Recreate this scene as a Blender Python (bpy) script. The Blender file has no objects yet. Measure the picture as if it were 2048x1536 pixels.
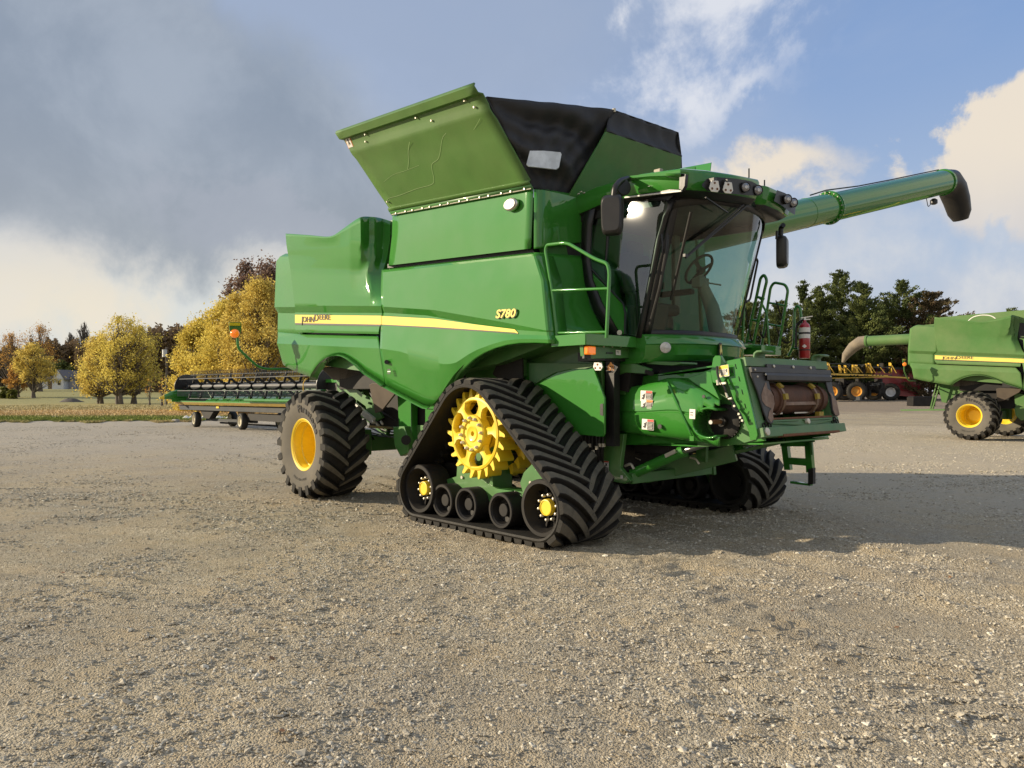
import bpy, math, random
import numpy as np
from mathutils import Vector, Matrix, Quaternion
R=math.radians
rnd=random.Random(7)
S=bpy.context.scene
COL=S.collection
# ---------------------------------------------------------------- camera frame
F_=1538.0; HOR=785.0; CH=1.6
n_=math.hypot(0.67,0.742); FX=0.67/n_; FD=-0.742/n_; LX=-FD; LD=FX
_d=F_*CH/(1100-HOR); _x=(1085-1024)/F_*_d
OX=_x+2.2*LX; OD=_d+2.2*LD
RIGHT=Vector((FX,LX,0)); DEEP=Vector((FD,LD,0))
CAM=Vector((-OX*FX-OD*FD,-OX*LX-OD*LD,CH))
def P(px,py,Y=None,X=None,Z=None,D=None):
    r=RIGHT*((px-1024)/F_)+DEEP+Vector((0,0,-(py-HOR)/F_))
    if D is not None: t=D
    elif Z is not None: t=(Z-CAM.z)/r.z
    elif Y is not None: t=(Y-CAM.y)/r.y
    else: t=(X-CAM.x)/r.x
    return CAM+r*t
def W(x,d,z=0.0):
    v=CAM+RIGHT*x+DEEP*d; v.z=z; return v
def V(*a): return Vector(a)
# ---------------------------------------------------------------- terrain height
def smooth(a,b,x):
    t=np.clip((x-a)/(b-a),0,1); return t*t*(3-2*t)
_rng=np.random.RandomState(3)
_lat=_rng.rand(256,256)
def vnoise(x,y):
    xi=np.floor(x).astype(int); yi=np.floor(y).astype(int); fx=x-xi; fy=y-yi
    fx=fx*fx*(3-2*fx); fy=fy*fy*(3-2*fy)
    a=_lat[xi%256,yi%256]; b=_lat[(xi+1)%256,yi%256]; c=_lat[xi%256,(yi+1)%256]; d=_lat[(xi+1)%256,(yi+1)%256]
    return (a*(1-fx)+b*fx)*(1-fy)+(c*(1-fx)+d*fx)*fy-0.5
def terrain(x,y):
    x=np.asarray(x,float); y=np.asarray(y,float)
    dx=x-CAM.x; dy=y-CAM.y
    r=dx*FX+dy*LX; d=dx*FD+dy*LD
    ratio=r/np.maximum(np.abs(d),1.0)
    left=1-smooth(-0.32,-0.1,ratio); right=smooth(0.15,0.4,ratio)
    dd=np.maximum(d,0)
    z=left*(smooth(110,230,dd)*3.2+smooth(200,500,dd)*7)
    z+=right*smooth(32,85,dd)*0.85
    near=1-smooth(40,90,np.hypot(dx,dy)); nf=1-smooth(9,22,np.hypot(dx,dy))
    z+=near*(0.034*vnoise(x*0.55+9,y*0.55)+0.020*vnoise(x*1.9,y*1.9+31)*(.3+.7*nf)+nf*(0.017*vnoise(x*5+3,y*5)+0.018*vnoise(x*13,y*13+7)+0.009*vnoise(x*29+3,y*29)))
    # tread prints pressed into the gravel by the tracks
    for (c0,sl,wd,amp,per) in PRINTS:
        q=(r-c0-sl*d+0.12*np.sin(d*0.6+c0)); fade=smooth(2.0,3.2,d)*(1-smooth(8.5,11,d)); rag=0.35+1.3*np.clip(vnoise(r*2.3+c0,d*2.3)+0.5,0,1)
        s_=d+0.35*np.abs(q)+0.10*vnoise(r*3,d*3+c0); w_=np.sin(s_*6.2832/per)
        z+=near*fade*amp*np.exp(-(q/wd)**4)*rag*(np.clip(w_,-0.3,1)-0.25)
    # wheel ruts left in the gravel
    for (a0,b0,c0,w,dep) in RUTS:
        q=(r*a0+d*b0-c0)+0.35*vnoise(r*0.35+c0,d*0.35)*1.0
        wob=0.5+0.5*np.sin((r*b0-d*a0)*14+c0*3)
        z+=near*(-dep*np.exp(-(q/w)**2)*(0.6+0.5*wob)+dep*0.6*np.exp(-((np.abs(q)-1.7*w)/(0.5*w))**2))
    return z
PRINTS=[(2.75,-0.16,0.36,0.021,0.22),(-0.9,-0.05,0.30,0.012,0.22),(0.75,0.10,0.28,0.014,0.25),(-3.4,0.12,0.4,0.012,0.3)]
RUTS=[(0.35,0.94,4.9,0.13,0.022),(0.30,0.95,6.9,0.16,0.022),(0.80,0.6,6.35,0.17,0.042),(0.12,0.99,10.2,0.22,0.03),(-0.1,0.99,13.8,0.25,0.03),(0.77,0.64,7.6,0.17,0.036),(0.2,0.98,8.2,0.2,0.02)]
def tz(v): return float(terrain(v.x,v.y))
# ---------------------------------------------------------------- materials
MATS={}
def srgb(r,g,b):
    f=lambda c:(c/12.92 if c<=0.04045 else ((c+0.055)/1.055)**2.4)
    return (f(r/255),f(g/255),f(b/255))
def mat(name,col,rough=0.5,metal=0.0,coat=0.0,var=0.12,scale=6.0,bump=0.0,bscale=40.0,dust=None,dustamt=0.0,trans=0.0,emit=None,coat_rough=0.06,spec=0.5,island=0.0,stretch=None):
    m=bpy.data.materials.new(name); m.use_nodes=True; nt=m.node_tree; N=nt.nodes; L=nt.links
    b=N['Principled BSDF']; tc=N.new('ShaderNodeTexCoord')
    src=tc.outputs['Object']
    if stretch:
        mp=N.new('ShaderNodeMapping'); mp.inputs['Scale'].default_value=stretch; L.new(src,mp.inputs[0]); src=mp.outputs[0]
    nz=N.new('ShaderNodeTexNoise'); nz.inputs['Scale'].default_value=scale; nz.inputs['Detail'].default_value=6
    L.new(src,nz.inputs['Vector'])
    mr=N.new('ShaderNodeMapRange'); mr.inputs[1].default_value=0.25; mr.inputs[2].default_value=0.75; mr.inputs[3].default_value=1-var; mr.inputs[4].default_value=1+var
    L.new(nz.outputs[0],mr.inputs[0])
    mul=N.new('ShaderNodeVectorMath'); mul.operation='SCALE'; mul.inputs[0].default_value=col[:3]; L.new(mr.outputs[0],mul.inputs['Scale'])
    out=mul.outputs[0]
    if island:
        g=N.new('ShaderNodeNewGeometry'); m2=N.new('ShaderNodeMapRange'); m2.inputs[3].default_value=1-island; m2.inputs[4].default_value=1+island
        L.new(g.outputs['Random Per Island'],m2.inputs[0]); s2=N.new('ShaderNodeVectorMath'); s2.operation='SCALE'; L.new(out,s2.inputs[0]); L.new(m2.outputs[0],s2.inputs['Scale']); out=s2.outputs[0]
    if dust:
        n2=N.new('ShaderNodeTexNoise'); n2.inputs['Scale'].default_value=scale*0.35; n2.inputs['Detail'].default_value=8; n2.inputs['Roughness'].default_value=0.65
        L.new(src,n2.inputs['Vector'])
        m3=N.new('ShaderNodeMapRange'); m3.inputs[1].default_value=0.38; m3.inputs[2].default_value=0.7; m3.inputs[3].default_value=dustamt*0.25; m3.inputs[4].default_value=dustamt
        L.new(n2.outputs[0],m3.inputs[0])
        mx=N.new('ShaderNodeMix'); mx.data_type='RGBA'; L.new(m3.outputs[0],mx.inputs[0]); L.new(out,mx.inputs[6]); mx.inputs[7].default_value=(*dust,1); out=mx.outputs[2]
    L.new(out,b.inputs['Base Color'])
    rr=N.new('ShaderNodeMapRange'); rr.inputs[3].default_value=max(0.02,rough*0.85); rr.inputs[4].default_value=min(1,rough*1.2+0.02); L.new(nz.outputs[0],rr.inputs[0]); L.new(rr.outputs[0],b.inputs['Roughness'])
    b.inputs['Metallic'].default_value=metal; b.inputs['Coat Weight'].default_value=coat; b.inputs['Coat Roughness'].default_value=coat_rough
    b.inputs['Specular IOR Level'].default_value=spec; b.inputs['Coat IOR'].default_value=1.58 if name=='green_paint' else 1.5
    if trans: b.inputs['Transmission Weight'].default_value=trans
    if emit: b.inputs['Emission Color'].default_value=(*emit[0],1); b.inputs['Emission Strength'].default_value=emit[1]
    if bump:
        n3=N.new('ShaderNodeTexNoise'); n3.inputs['Scale'].default_value=bscale; n3.inputs['Detail'].default_value=4; L.new(src,n3.inputs['Vector'])
        bp=N.new('ShaderNodeBump'); bp.inputs['Strength'].default_value=bump; bp.inputs['Distance'].default_value=0.01; L.new(n3.outputs[0],bp.inputs['Height']); L.new(bp.outputs[0],b.inputs['Normal'])
    MATS[name]=m; return m
DUST=srgb(168,150,120)
GREEN=(0.028,0.192,0.018)
M={}
M['green']=mat('green_paint',GREEN,0.55,coat=1.0,var=0.05,scale=2,dust=DUST,dustamt=0.035,bump=0.03,bscale=3,coat_rough=0.03,spec=0.12)
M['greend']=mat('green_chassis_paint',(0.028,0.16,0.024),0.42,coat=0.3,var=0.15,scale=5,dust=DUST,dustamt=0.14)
M['greenmatte']=mat('matte_olive_lid_paint',(0.05,0.145,0.016),0.5,coat=0.12,var=0.1,scale=3,dust=DUST,dustamt=0.10)  # exterior lid paint: dusty matte olive, darkened as the lid faces downward
M['greenold']=mat('dusty_faceplate_paint',(0.045,0.17,0.055),0.55,coat=0.08,var=0.15,scale=6,dust=DUST,dustamt=0.22)
M['greendusty']=mat('dust_covered_green_paint',(0.038,0.150,0.028),0.6,coat=0.08,var=0.08,scale=1.5,dust=srgb(128,136,96),dustamt=0.55,spec=0.25)
M['yellow']=mat('yellow_paint',(0.82,0.58,0.014),0.45,coat=0.35,var=0.06,scale=5,dust=DUST,dustamt=0.10)
M['decal']=mat('yellow_decal',(0.78,0.55,0.02),0.4,coat=0.5,var=0.02)
M['decaldusty']=mat('dusty_yellow_decal',(0.74,0.56,0.10),0.5,var=0.04)
M['rubber']=mat('dusty_rubber',(0.011,0.0107,0.010),0.66,var=0.2,scale=7,bump=0.25,bscale=50,dust=srgb(120,112,98),dustamt=0.10,spec=0.3)
M['sidewall']=mat('dusty_sidewall_rubber',(0.10,0.094,0.083),0.85,var=0.12,scale=5,bump=0.15,bscale=60,dust=srgb(140,130,112),dustamt=0.35,spec=0.2)
M['belt']=mat('track_belt_rubber',(0.010,0.0098,0.0095),0.62,var=0.2,scale=9,bump=0.3,bscale=45,dust=srgb(125,112,90),dustamt=0.07,spec=0.3)
M['lug']=mat('lug_side_rubber',(0.010,0.0095,0.009),0.7,var=0.25,scale=14,bump=0.3,bscale=60,dust=srgb(135,124,102),dustamt=0.06,spec=0.3)
M['black']=mat('black_plastic',(0.007,0.007,0.008),0.4,var=0.15,bump=0.05,dust=DUST,dustamt=0.03)
M['blackmetal']=mat('black_painted_metal',(0.010,0.010,0.011),0.55,var=0.2,dust=DUST,dustamt=0.045,spec=0.25)
M['grayplate']=mat('dark_grey_wear_plate',(0.024,0.026,0.030),0.5,var=0.2,scale=5,dust=DUST,dustamt=0.08,bump=0.1)
M['mirror']=mat('mirror_housing_plastic',(0.018,0.0165,0.016),0.36,var=0.1,bump=0.08,bscale=120)
M['brown']=mat('dusty_brown_plate',(0.075,0.058,0.045),0.6,var=0.12,dust=DUST,dustamt=0.1)
M['steel']=mat('bare_steel',(0.55,0.53,0.50),0.3,metal=1.0,var=0.15,scale=10)
M['bolt']=mat('zinc_bolts',(0.62,0.58,0.48),0.38,metal=0.4,var=0.1,dust=DUST,dustamt=0.2)
M['rust']=mat('rusty_steel',(0.17,0.065,0.028),0.75,metal=0.2,var=0.35,scale=12,bump=0.4,bscale=50,dust=srgb(120,90,60),dustamt=0.4)
M['drum']=mat('shaded_rusty_drum_steel',(0.10,0.045,0.028),0.75,metal=0.2,var=0.4,scale=9,bump=0.4,bscale=50,dust=srgb(110,85,60),dustamt=0.25)  # drum rust, with the shade of the feeder opening darkened into it
M['wornsteel']=mat('scraped_rusty_steel',(0.30,0.22,0.16),0.55,metal=0.45,var=0.4,scale=14,bump=0.2,dust=(0.13,0.05,0.02),dustamt=0.8)
M['tarp']=mat('black_tarp_fabric',(0.013,0.013,0.014),0.6,var=0.25,scale=5,bump=1.0,bscale=5,dust=(0.035,0.035,0.038),dustamt=0.35)
M['vinyl']=mat('clear_vinyl_window',(0.55,0.60,0.66),0.12,coat=0.8,var=0.35,scale=7,bump=0.4,bscale=10)
M['amber']=mat('amber_lens',(0.9,0.20,0.005),0.15,coat=1,var=0.15,scale=20,emit=((1,0.22,0.01),0.35))
M['red']=mat('red_enamel',(0.36,0.010,0.016),0.3,coat=0.6,var=0.08)
M['white']=mat('white_paint',(0.72,0.70,0.64),0.5,var=0.08,dust=DUST,dustamt=0.12)
M['label']=mat('white_label',(0.74,0.70,0.64),0.45,var=0.04)
M['labeld']=mat('printed_black',(0.02,0.018,0.018),0.5)
M['labelr']=mat('printed_red',(0.55,0.05,0.02),0.5)
M['labelo']=mat('printed_orange',(0.75,0.20,0.02),0.5)
M['cream']=mat('beige_cab_plastic',(0.34,0.30,0.23),0.6,var=0.08)
M['seat']=mat('brown_seat_fabric',(0.09,0.075,0.055),0.85,var=0.15)
M['lens']=mat('clear_lamp_lens',(0.50,0.48,0.44),0.12,metal=0.15,coat=1,var=0.25,scale=40)
M['lampglass']=mat('dark_lamp_glass',(0.20,0.20,0.21),0.10,metal=0.5,coat=1,var=0.4,scale=40)
M['lugtop']=mat('dust_worn_skylit_lug_tops',(0.075,0.070,0.060),0.8,var=0.3,scale=16,bump=0.35,bscale=60,dust=srgb(140,130,108),dustamt=0.35,spec=0.25)  # worn dusty tops, with the grey sky reflection painted into their colour
M['orangetag']=mat('orange_tag',(0.62,0.27,0.07),0.6)
M['gold']=mat('yellow_machine_paint',(0.60,0.38,0.04),0.5,coat=0.2,var=0.2,dust=DUST,dustamt=0.15)
M['maroon']=mat('maroon_cart_paint',(0.26,0.012,0.020),0.4,coat=0.3,var=0.12,dust=DUST,dustamt=0.08)
M['greysteel']=mat('grey_trailer_paint',(0.045,0.052,0.06),0.6,var=0.12,dust=DUST,dustamt=0.08,spec=0.2)
M['reelgrey']=mat('grey_reel_tines',(0.075,0.08,0.08),0.45,var=0.15)
M['creamrim']=mat('cream_rims',(0.68,0.62,0.45),0.5,var=0.08,dust=DUST,dustamt=0.15)
def glassmat(base=0.13,nm='tinted_cab_glass'):
    m=bpy.data.materials.new(nm); m.use_nodes=True; nt=m.node_tree; N=nt.nodes; L=nt.links; N.clear()
    o=N.new('ShaderNodeOutputMaterial'); mx=N.new('ShaderNodeMixShader'); t=N.new('ShaderNodeBsdfTransparent'); t.inputs[0].default_value=(0.50,0.66,0.60,1)
    g=N.new('ShaderNodeBsdfGlossy'); g.inputs['Roughness'].default_value=0.012; g.inputs[0].default_value=(1,1,1,1)
    nz=N.new('ShaderNodeTexNoise'); nz.inputs['Scale'].default_value=1.6; bp=N.new('ShaderNodeBump'); bp.inputs['Strength'].default_value=0.05; bp.inputs['Distance'].default_value=0.02
    L.new(nz.outputs[0],bp.inputs['Height'])
    fr0=N.new('ShaderNodeLayerWeight'); fr0.inputs[0].default_value=.5; L.new(bp.outputs[0],g.inputs['Normal']); fr=N.new('ShaderNodeMath'); fr.operation='POWER'; fr.inputs[1].default_value=4.0; L.new(fr0.outputs['Facing'],fr.inputs[0])
    ad=N.new('ShaderNodeMath'); ad.operation='MULTIPLY_ADD'; ad.inputs[1].default_value=0.85; ad.inputs[2].default_value=base
    L.new(fr.outputs[0],ad.inputs[0]); L.new(ad.outputs[0],mx.inputs[0]); L.new(t.outputs[0],mx.inputs[1]); L.new(g.outputs[0],mx.inputs[2]); L.new(mx.outputs[0],o.inputs[0])
    return m
M['glass']=glassmat(); M['glassf']=glassmat(0.05,'clear_windscreen_glass')
# ---------------------------------------------------------------- mesh builder
class MB:
    def __init__(s): s.v=[]; s.f=[]
    def add(s,vs,fs):
        o=len(s.v); s.v+= [tuple(p) for p in vs]; s.f+= [tuple(i+o for i in f) for f in fs]; return s
    def box(s,c,d,rot=None):
        c=Vector(c); h=[x/2 for x in d]
        vs=[Vector((sx*h[0],sy*h[1],sz*h[2])) for sx in(-1,1) for sy in(-1,1) for sz in(-1,1)]
        if rot is not None: vs=[rot@v for v in vs]
        return s.add([c+v for v in vs],[(0,1,3,2),(4,6,7,5),(0,4,5,1),(2,3,7,6),(0,2,6,4),(1,5,7,3)])
    def bar(s,a,b,w,h,up=(0,0,1)):
        a=Vector(a); b=Vector(b); d=(b-a); L=d.length; d.normalize(); up=Vector(up)
        side=d.cross(up)
        if side.length<1e-4: side=d.cross(Vector((0,1,0)))
        side.normalize(); u=side.cross(d)
        vs=[]
        for p in(a,b):
            for q in((-1,-1),(1,-1),(1,1),(-1,1)): vs.append(p+side*q[0]*w/2+u*q[1]*h/2)
        return s.add(vs,[(3,2,1,0),(4,5,6,7),(0,1,5,4),(1,2,6,5),(2,3,7,6),(3,0,4,7)])
    def prism(s,pts,ext):
        pts=[Vector(p) for p in pts]; ext=Vector(ext); n=len(pts)
        nr=Vector((0,0,0))
        for i in range(n): nr+=pts[i].cross(pts[(i+1)%n])
        if nr.dot(ext)>0: pts=pts[::-1]
        vs=pts+[p+ext for p in pts]
        fs=[tuple(range(n)),tuple(range(2*n-1,n-1,-1))]+[(i,i+n,(i+1)%n+n,(i+1)%n) for i in range(n)]
        return s.add(vs,fs)
    def cyl(s,a,b,r0,r1=None,seg=24,caps=True):
        a=Vector(a); b=Vector(b); r1=r0 if r1 is None else r1; d=(b-a).normalized()
        e=Vector((1,0,0)) if abs(d.x)<0.8 else Vector((0,0,1)); u=d.cross(e).normalized(); w=d.cross(u)
        vs=[]
        for p,r in((a,r0),(b,r1)):
            for i in range(seg):
                t=2*math.pi*i/seg; vs.append(p+(u*math.cos(t)+w*math.sin(t))*r)
        fs=[(i,(i+1)%seg,(i+1)%seg+seg,i+seg) for i in range(seg)]
        if caps: fs+=[tuple(range(seg-1,-1,-1)),tuple(range(seg,2*seg))]
        return s.add(vs,fs)
    def tube(s,pts,r,seg=10,fillet=0.0,closed=False):
        pts=[Vector(p) for p in pts]
        if fillet: pts=rounded(pts,fillet,closed)
        n=len(pts); vs=[]; prev=None
        for i in range(n):
            if closed: d=pts[(i+1)%n]-pts[i-1]
            else: d=pts[min(i+1,n-1)]-pts[max(i-1,0)]
            d.normalize()
            if prev is None:
                e=Vector((0,0,1)) if abs(d.z)<0.9 else Vector((1,0,0)); u=d.cross(e).normalized()
            else: u=(prev-d*prev.dot(d)).normalized()
            prev=u; w=d.cross(u)
            rr=r[i] if isinstance(r,(list,tuple)) else r
            for k in range(seg):
                t=2*math.pi*k/seg; vs.append(pts[i]+(u*math.cos(t)+w*math.sin(t))*rr)
        fs=[]
        m=n if closed else n-1
        for i in range(m):
            j=(i+1)%n
            for k in range(seg): fs.append((i*seg+k,i*seg+(k+1)%seg,j*seg+(k+1)%seg,j*seg+k))
        if not closed: fs+=[tuple(range(seg-1,-1,-1)),tuple(range((n-1)*seg,n*seg))]
        return s.add(vs,fs)
    def lathe(s,c,axis,prof,seg=64,caps=False):
        # prof: list of (axial, radius)
        c=Vector(c); d=Vector(axis).normalized(); e=Vector((0,0,1)) if abs(d.z)<0.8 else Vector((1,0,0)); u=d.cross(e).normalized(); w=d.cross(u)
        vs=[]; n=len(prof)
        for a,r in prof:
            for i in range(seg):
                t=2*math.pi*i/seg; vs.append(c+d*a+(u*math.cos(t)+w*math.sin(t))*r)
        fs=[]
        for j in range(n-1):
            for i in range(seg): fs.append((j*seg+i,j*seg+(i+1)%seg,(j+1)*seg+(i+1)%seg,(j+1)*seg+i))
        if caps: fs+=[tuple(range(seg-1,-1,-1)),tuple(range((n-1)*seg,n*seg))]
        return s.add(vs,fs)
    def grid(s,rows,flip=False,closeu=False):
        n=len(rows[0]); m=len(rows); vs=[p for r in rows for p in r]; fs=[]
        for j in range(m-1):
            for i in range(n if closeu else n-1):
                q=(j*n+i,j*n+(i+1)%n,(j+1)*n+(i+1)%n,(j+1)*n+i); fs.append(q[::-1] if flip else q)
        return s.add(vs,fs)
    def build(s,name,m,parent=None,smooth=35,bevel=0,solid=0,solid_off=0,seg=2,label=None,loc=None,subsurf=0):
        me=bpy.data.meshes.new(name); me.from_pydata(s.v,[],s.f); me.materials.append(m)
        me.validate(); me.update()
        if smooth:
            me.polygons.foreach_set('use_smooth',[True]*len(me.polygons)); me.set_sharp_from_angle(angle=R(smooth))
        o=bpy.data.objects.new(name,me); COL.objects.link(o)
        if parent is not None:
            o.parent=parent; o.matrix_parent_inverse=wm(parent).inverted()
        if solid:
            k=o.modifiers.new('solid','SOLIDIFY'); k.thickness=solid; k.offset=solid_off
        if bevel:
            k=o.modifiers.new('bev','BEVEL'); k.width=bevel; k.segments=seg; k.limit_method='ANGLE'; k.angle_limit=R(38)
        if label: o['label']=label
        return o
def into(mb,o,m):
    """append mb's faces to object o's mesh in material m (all meshes are stored in scene coordinates)"""
    me=o.data; nv=len(me.vertices); nf=len(me.polygons)
    vs=[v.co.copy() for v in me.vertices]+[Vector(v) for v in mb.v]; fs=[tuple(q.vertices) for q in me.polygons]+[tuple(i+nv for i in f) for f in mb.f]
    mi=[q.material_index for q in me.polygons]; mats=list(me.materials)
    if m not in mats: mats.append(m)
    k=mats.index(m); mi+=[k]*len(mb.f)
    me.clear_geometry(); me.from_pydata(vs,[],fs); me.materials.clear()
    for x in mats: me.materials.append(x)
    me.polygons.foreach_set('material_index',mi); me.polygons.foreach_set('use_smooth',[True]*len(me.polygons)); me.set_sharp_from_angle(angle=R(32)); me.update()
def split(mb):
    par=list(range(len(mb.v)))
    def fd(a):
        while par[a]!=a: par[a]=par[par[a]]; a=par[a]
        return a
    for f in mb.f:
        for i in f[1:]: par[fd(i)]=fd(f[0])
    out={}
    for f in mb.f: out.setdefault(fd(f[0]),[]).append(f)
    res=[]
    for fs in out.values():
        ids=sorted({i for f in fs for i in f}); mp={i:k for k,i in enumerate(ids)}; b=MB(); b.v=[mb.v[i] for i in ids]; b.f=[tuple(mp[i] for i in f) for f in fs]; res.append(b)
    return res
def wm(o):
    m=o.matrix_parent_inverse@o.matrix_basis if o.parent else o.matrix_basis
    return (wm(o.parent)@m) if o.parent else m.copy()
def rounded(pts,r,closed=False,k=5):
    out=[]; n=len(pts)
    for i,p in enumerate(pts):
        if not closed and i in(0,n-1): out.append(p); continue
        a=pts[i-1]-p; b=pts[(i+1)%n]-p; ra=min(r,a.length*.45,b.length*.45); a=p+a.normalized()*ra; b=p+b.normalized()*ra
        for j in range(k+1):
            t=j/k; out.append(a*(1-t)**2+p*2*t*(1-t)+b*t*t)
    return out
def empty(name,loc=(0,0,0),label=None,cat=None,group=None,parent=None):
    o=bpy.data.objects.new(name,None); COL.objects.link(o); o.location=loc; o.empty_display_size=0.2
    if parent is not None: o.parent=parent; o.location=Vector(loc); o.matrix_parent_inverse=wm(parent).inverted()
    if label: o['label']=label
    if cat: o['category']=cat
    if group: o['group']=group
    return o
def tag(o,label=None,cat=None,group=None,kind=None):
    for k,v in(('label',label),('category',cat),('group',group),('kind',kind)):
        if v: o[k]=v
    return o
def interp(pts,x):
    # piecewise-smooth interpolation of polyline (x, y)
    if x<=pts[0][0]: return pts[0][1]
    for (a,b),(c,d) in zip(pts,pts[1:]):
        if x<=c:
            t=(x-a)/(c-a) if c>a else 0; return b+(d-b)*t
    return pts[-1][1]
def catm(pts,n):
    # catmull-rom resample of 2/3-tuples
    out=[]; m=len(pts)
    P_=[Vector(p) for p in pts]
    for i in range(m-1):
        p0=P_[max(i-1,0)];p1=P_[i];p2=P_[i+1];p3=P_[min(i+2,m-1)]
        for j in range(n):
            t=j/n
            out.append(0.5*((2*p1)+(p2-p0)*t+(2*p0-5*p1+4*p2-p3)*t*t+(3*p1-p0-3*p2+p3)*t**3))
    out.append(P_[-1]); return out
def smoothpoly(pts,n=8):
    c=catm([(p[0],p[1],0) for p in pts],n); return [(q.x,q.y) for q in c]
def textmesh(txt,size,ext=0.002,italic=0.0,align='CENTER',space=1.0,bold=0.0):
    cu=bpy.data.curves.new('txt','FONT'); cu.body=txt; cu.size=size; cu.extrude=ext; cu.align_x=align; cu.align_y='CENTER'; cu.shear=italic; cu.space_character=space; cu.offset=bold
    cu.resolution_u=3
    o=bpy.data.objects.new('txt',cu); COL.objects.link(o)
    bpy.context.view_layer.update()
    me=bpy.data.meshes.new_from_object(o.evaluated_get(bpy.context.evaluated_depsgraph_get()))
    vs=[v.co.copy() for v in me.vertices]; fs=[tuple(p.vertices) for p in me.polygons]
    bpy.data.objects.remove(o); bpy.data.curves.remove(cu); bpy.data.meshes.remove(me)
    return vs,fs
def puttext(mb,txt,size,o,u,v,off=0.004,sx=1.0,**k):
    vs,fs=textmesh(txt,size,**k); o=Vector(o); u=Vector(u).normalized(); v=Vector(v); v=(v-u*v.dot(u)).normalized(); n=u.cross(v)
    mb.add([o+u*p.x*sx+v*p.y+n*(p.z+off) for p in vs],fs); return mb
# ================================================================ the big combine
def pl(poly,x): return interp(poly,x)
def loft(rows,n=36,sub=3,curve=False):
    """rows: list of (polyline px->py, Y or polyline px->Y). Returns rows of 3D points"""
    out=[]
    def rowpts(r,n):
        poly,Y=r; x0=poly[0][0]; x1=poly[-1][0]; pts=[]
        for i in range(n+1):
            x=x0+(x1-x0)*i/n; y=pl(poly,x); YY=Y if not isinstance(Y,list) else pl(Y,x)
            pts.append(P(x,y,Y=YY))
        return pts
    R_=[rowpts(r,n) for r in rows]
    for a,b in zip(R_,R_[1:]):
        for k in range(sub): out.append([p.lerp(q,k/sub) for p,q in zip(a,b)])
    out.append(R_[-1]); return out
def lip(poly,Y0,Y1,dz,n=60,inn=0.10):
    """flared lip along an arch edge"""
    x0=poly[0][0]; x1=poly[-1][0]; rows=[[],[],[]]
    for i in range(n+1):
        x=x0+(x1-x0)*i/n; y=pl(poly,x); p=P(x,y,Y=Y0)
        rows[0].append(p); q=p+V(0,Y1-Y0,-dz); rows[1].append(q); rows[2].append(q+V(0,inn,-0.004))
    return rows
cb=empty('combine_harvester',(-3,0,0),'large green combine harvester on yellow-hubbed tracks in the middle of the gravel yard','combine harvester')
G=M['green']
# --- front side panel
ARCH=[(771,769),(800,785),(830,801),(850,811),(860,813),(872,811),(882,804),(893,790),(905,771),(920,749),(935,733),(950,719),(968,707),(990,697),(1015,690),(1040,686.5),(1070,686),(1097,687)]
rows=[([(763,539),(1066,505)],-1.70),([(763,541),(1066,508)],-1.755),([(763,545),(1067,512)],-1.775),
 ([(762,580),(1082,560)],-1.80),([(763,613),(868,620),(1005,644),(1092,661)],-1.82),
 ([(764,625),(854,631),(950,648),(1040,660.5),(1093,664)],[(764,-1.755),(950,-1.765),(1093,-1.81)]),
 ([(762,650),(868,656),(950,663),(1036,669),(1094,671)],[(764,-1.765),(950,-1.775),(1094,-1.81)]),
 ([(760,697),(800,703),(841,716),(870,725),(885,728),(900,728),(912,725),(923,718),(938,708),(955,699),(985,688),(1010,681),(1040,678),(1070,678),(1096,679)],-1.83),
 (ARCH,[(771,-1.70),(860,-1.66),(893,-1.70),(935,-1.79),(990,-1.82),(1097,-1.82)])]
g=loft(rows,64,4)
g=[r+[r[-1]+V(.022,.012,0),r[-1]+V(.04,.05,0),r[-1]+V(.045,.28,0)] for r in g]
mb=MB().grid([[p+V(0,.25,0) for p in g[0]]]+g)
sp=mb.build('side_panel',G,cb,smooth=24,solid=.012,solid_off=1)
ar2=[a for a in ARCH if a[0]>=771]
MB().grid(lip(ar2[:5],-1.70,-1.75,.035)).grid(lip(ar2[5:],-1.70,-1.80,.012,inn=.16)).build('arch_lip',G,sp,smooth=60,solid=.008)
# stripe
def stripe(top,bot,Yt,Yb,m,name,parent,n=40,off=.004):
    x0=top[0][0]; x1=top[-1][0]; r=[[],[]]
    for i in range(n+1):
        x=x0+(x1-x0)*i/n; r[0].append(P(x,pl(top,x),Y=(pl(Yt,x) if isinstance(Yt,list) else Yt)-off)); r[1].append(P(x,pl(bot,x),Y=(pl(Yb,x) if isinstance(Yb,list) else Yb)-off))
    return MB().grid(r).build(name,m,parent,smooth=0)
Ys=[(764,-1.758),(950,-1.768),(1094,-1.81)]
stripe([(763,632),(868,637.5),(950,649),(1030,658.7),(1034,662),(1036,666)],[(763,649),(868,654),(950,659.5),(1030,665),(1036,667)],Ys,Ys,M['decal'],'stripe_decal',sp,off=.009)
stripe([(763,649),(868,654),(950,659.5),(1036,667)],[(763,652.5),(868,657.5),(950,662),(1036,668)],Ys,Ys,M['labeld'],'stripe_shadow_line',sp,off=.008)
mb=MB(); o=P(1011.4,628.4,Y=-1.835); puttext(mb,'S780',.132,o,(1,0,-.035),(0,0,1),off=.002,italic=.2,bold=.007,space=1.0,sx=1.3); mb.build('model_number_badge',M['labeld'],sp,smooth=0)
mb=MB(); o=P(1011,628,Y=-1.835); puttext(mb,'S780',.132,o,(1,0,-.035),(0,0,1),off=.006,italic=.2,bold=.0035,space=1.0,sx=1.3); mb.build('model_number_badge',M['decal'],sp,smooth=0)
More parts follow.
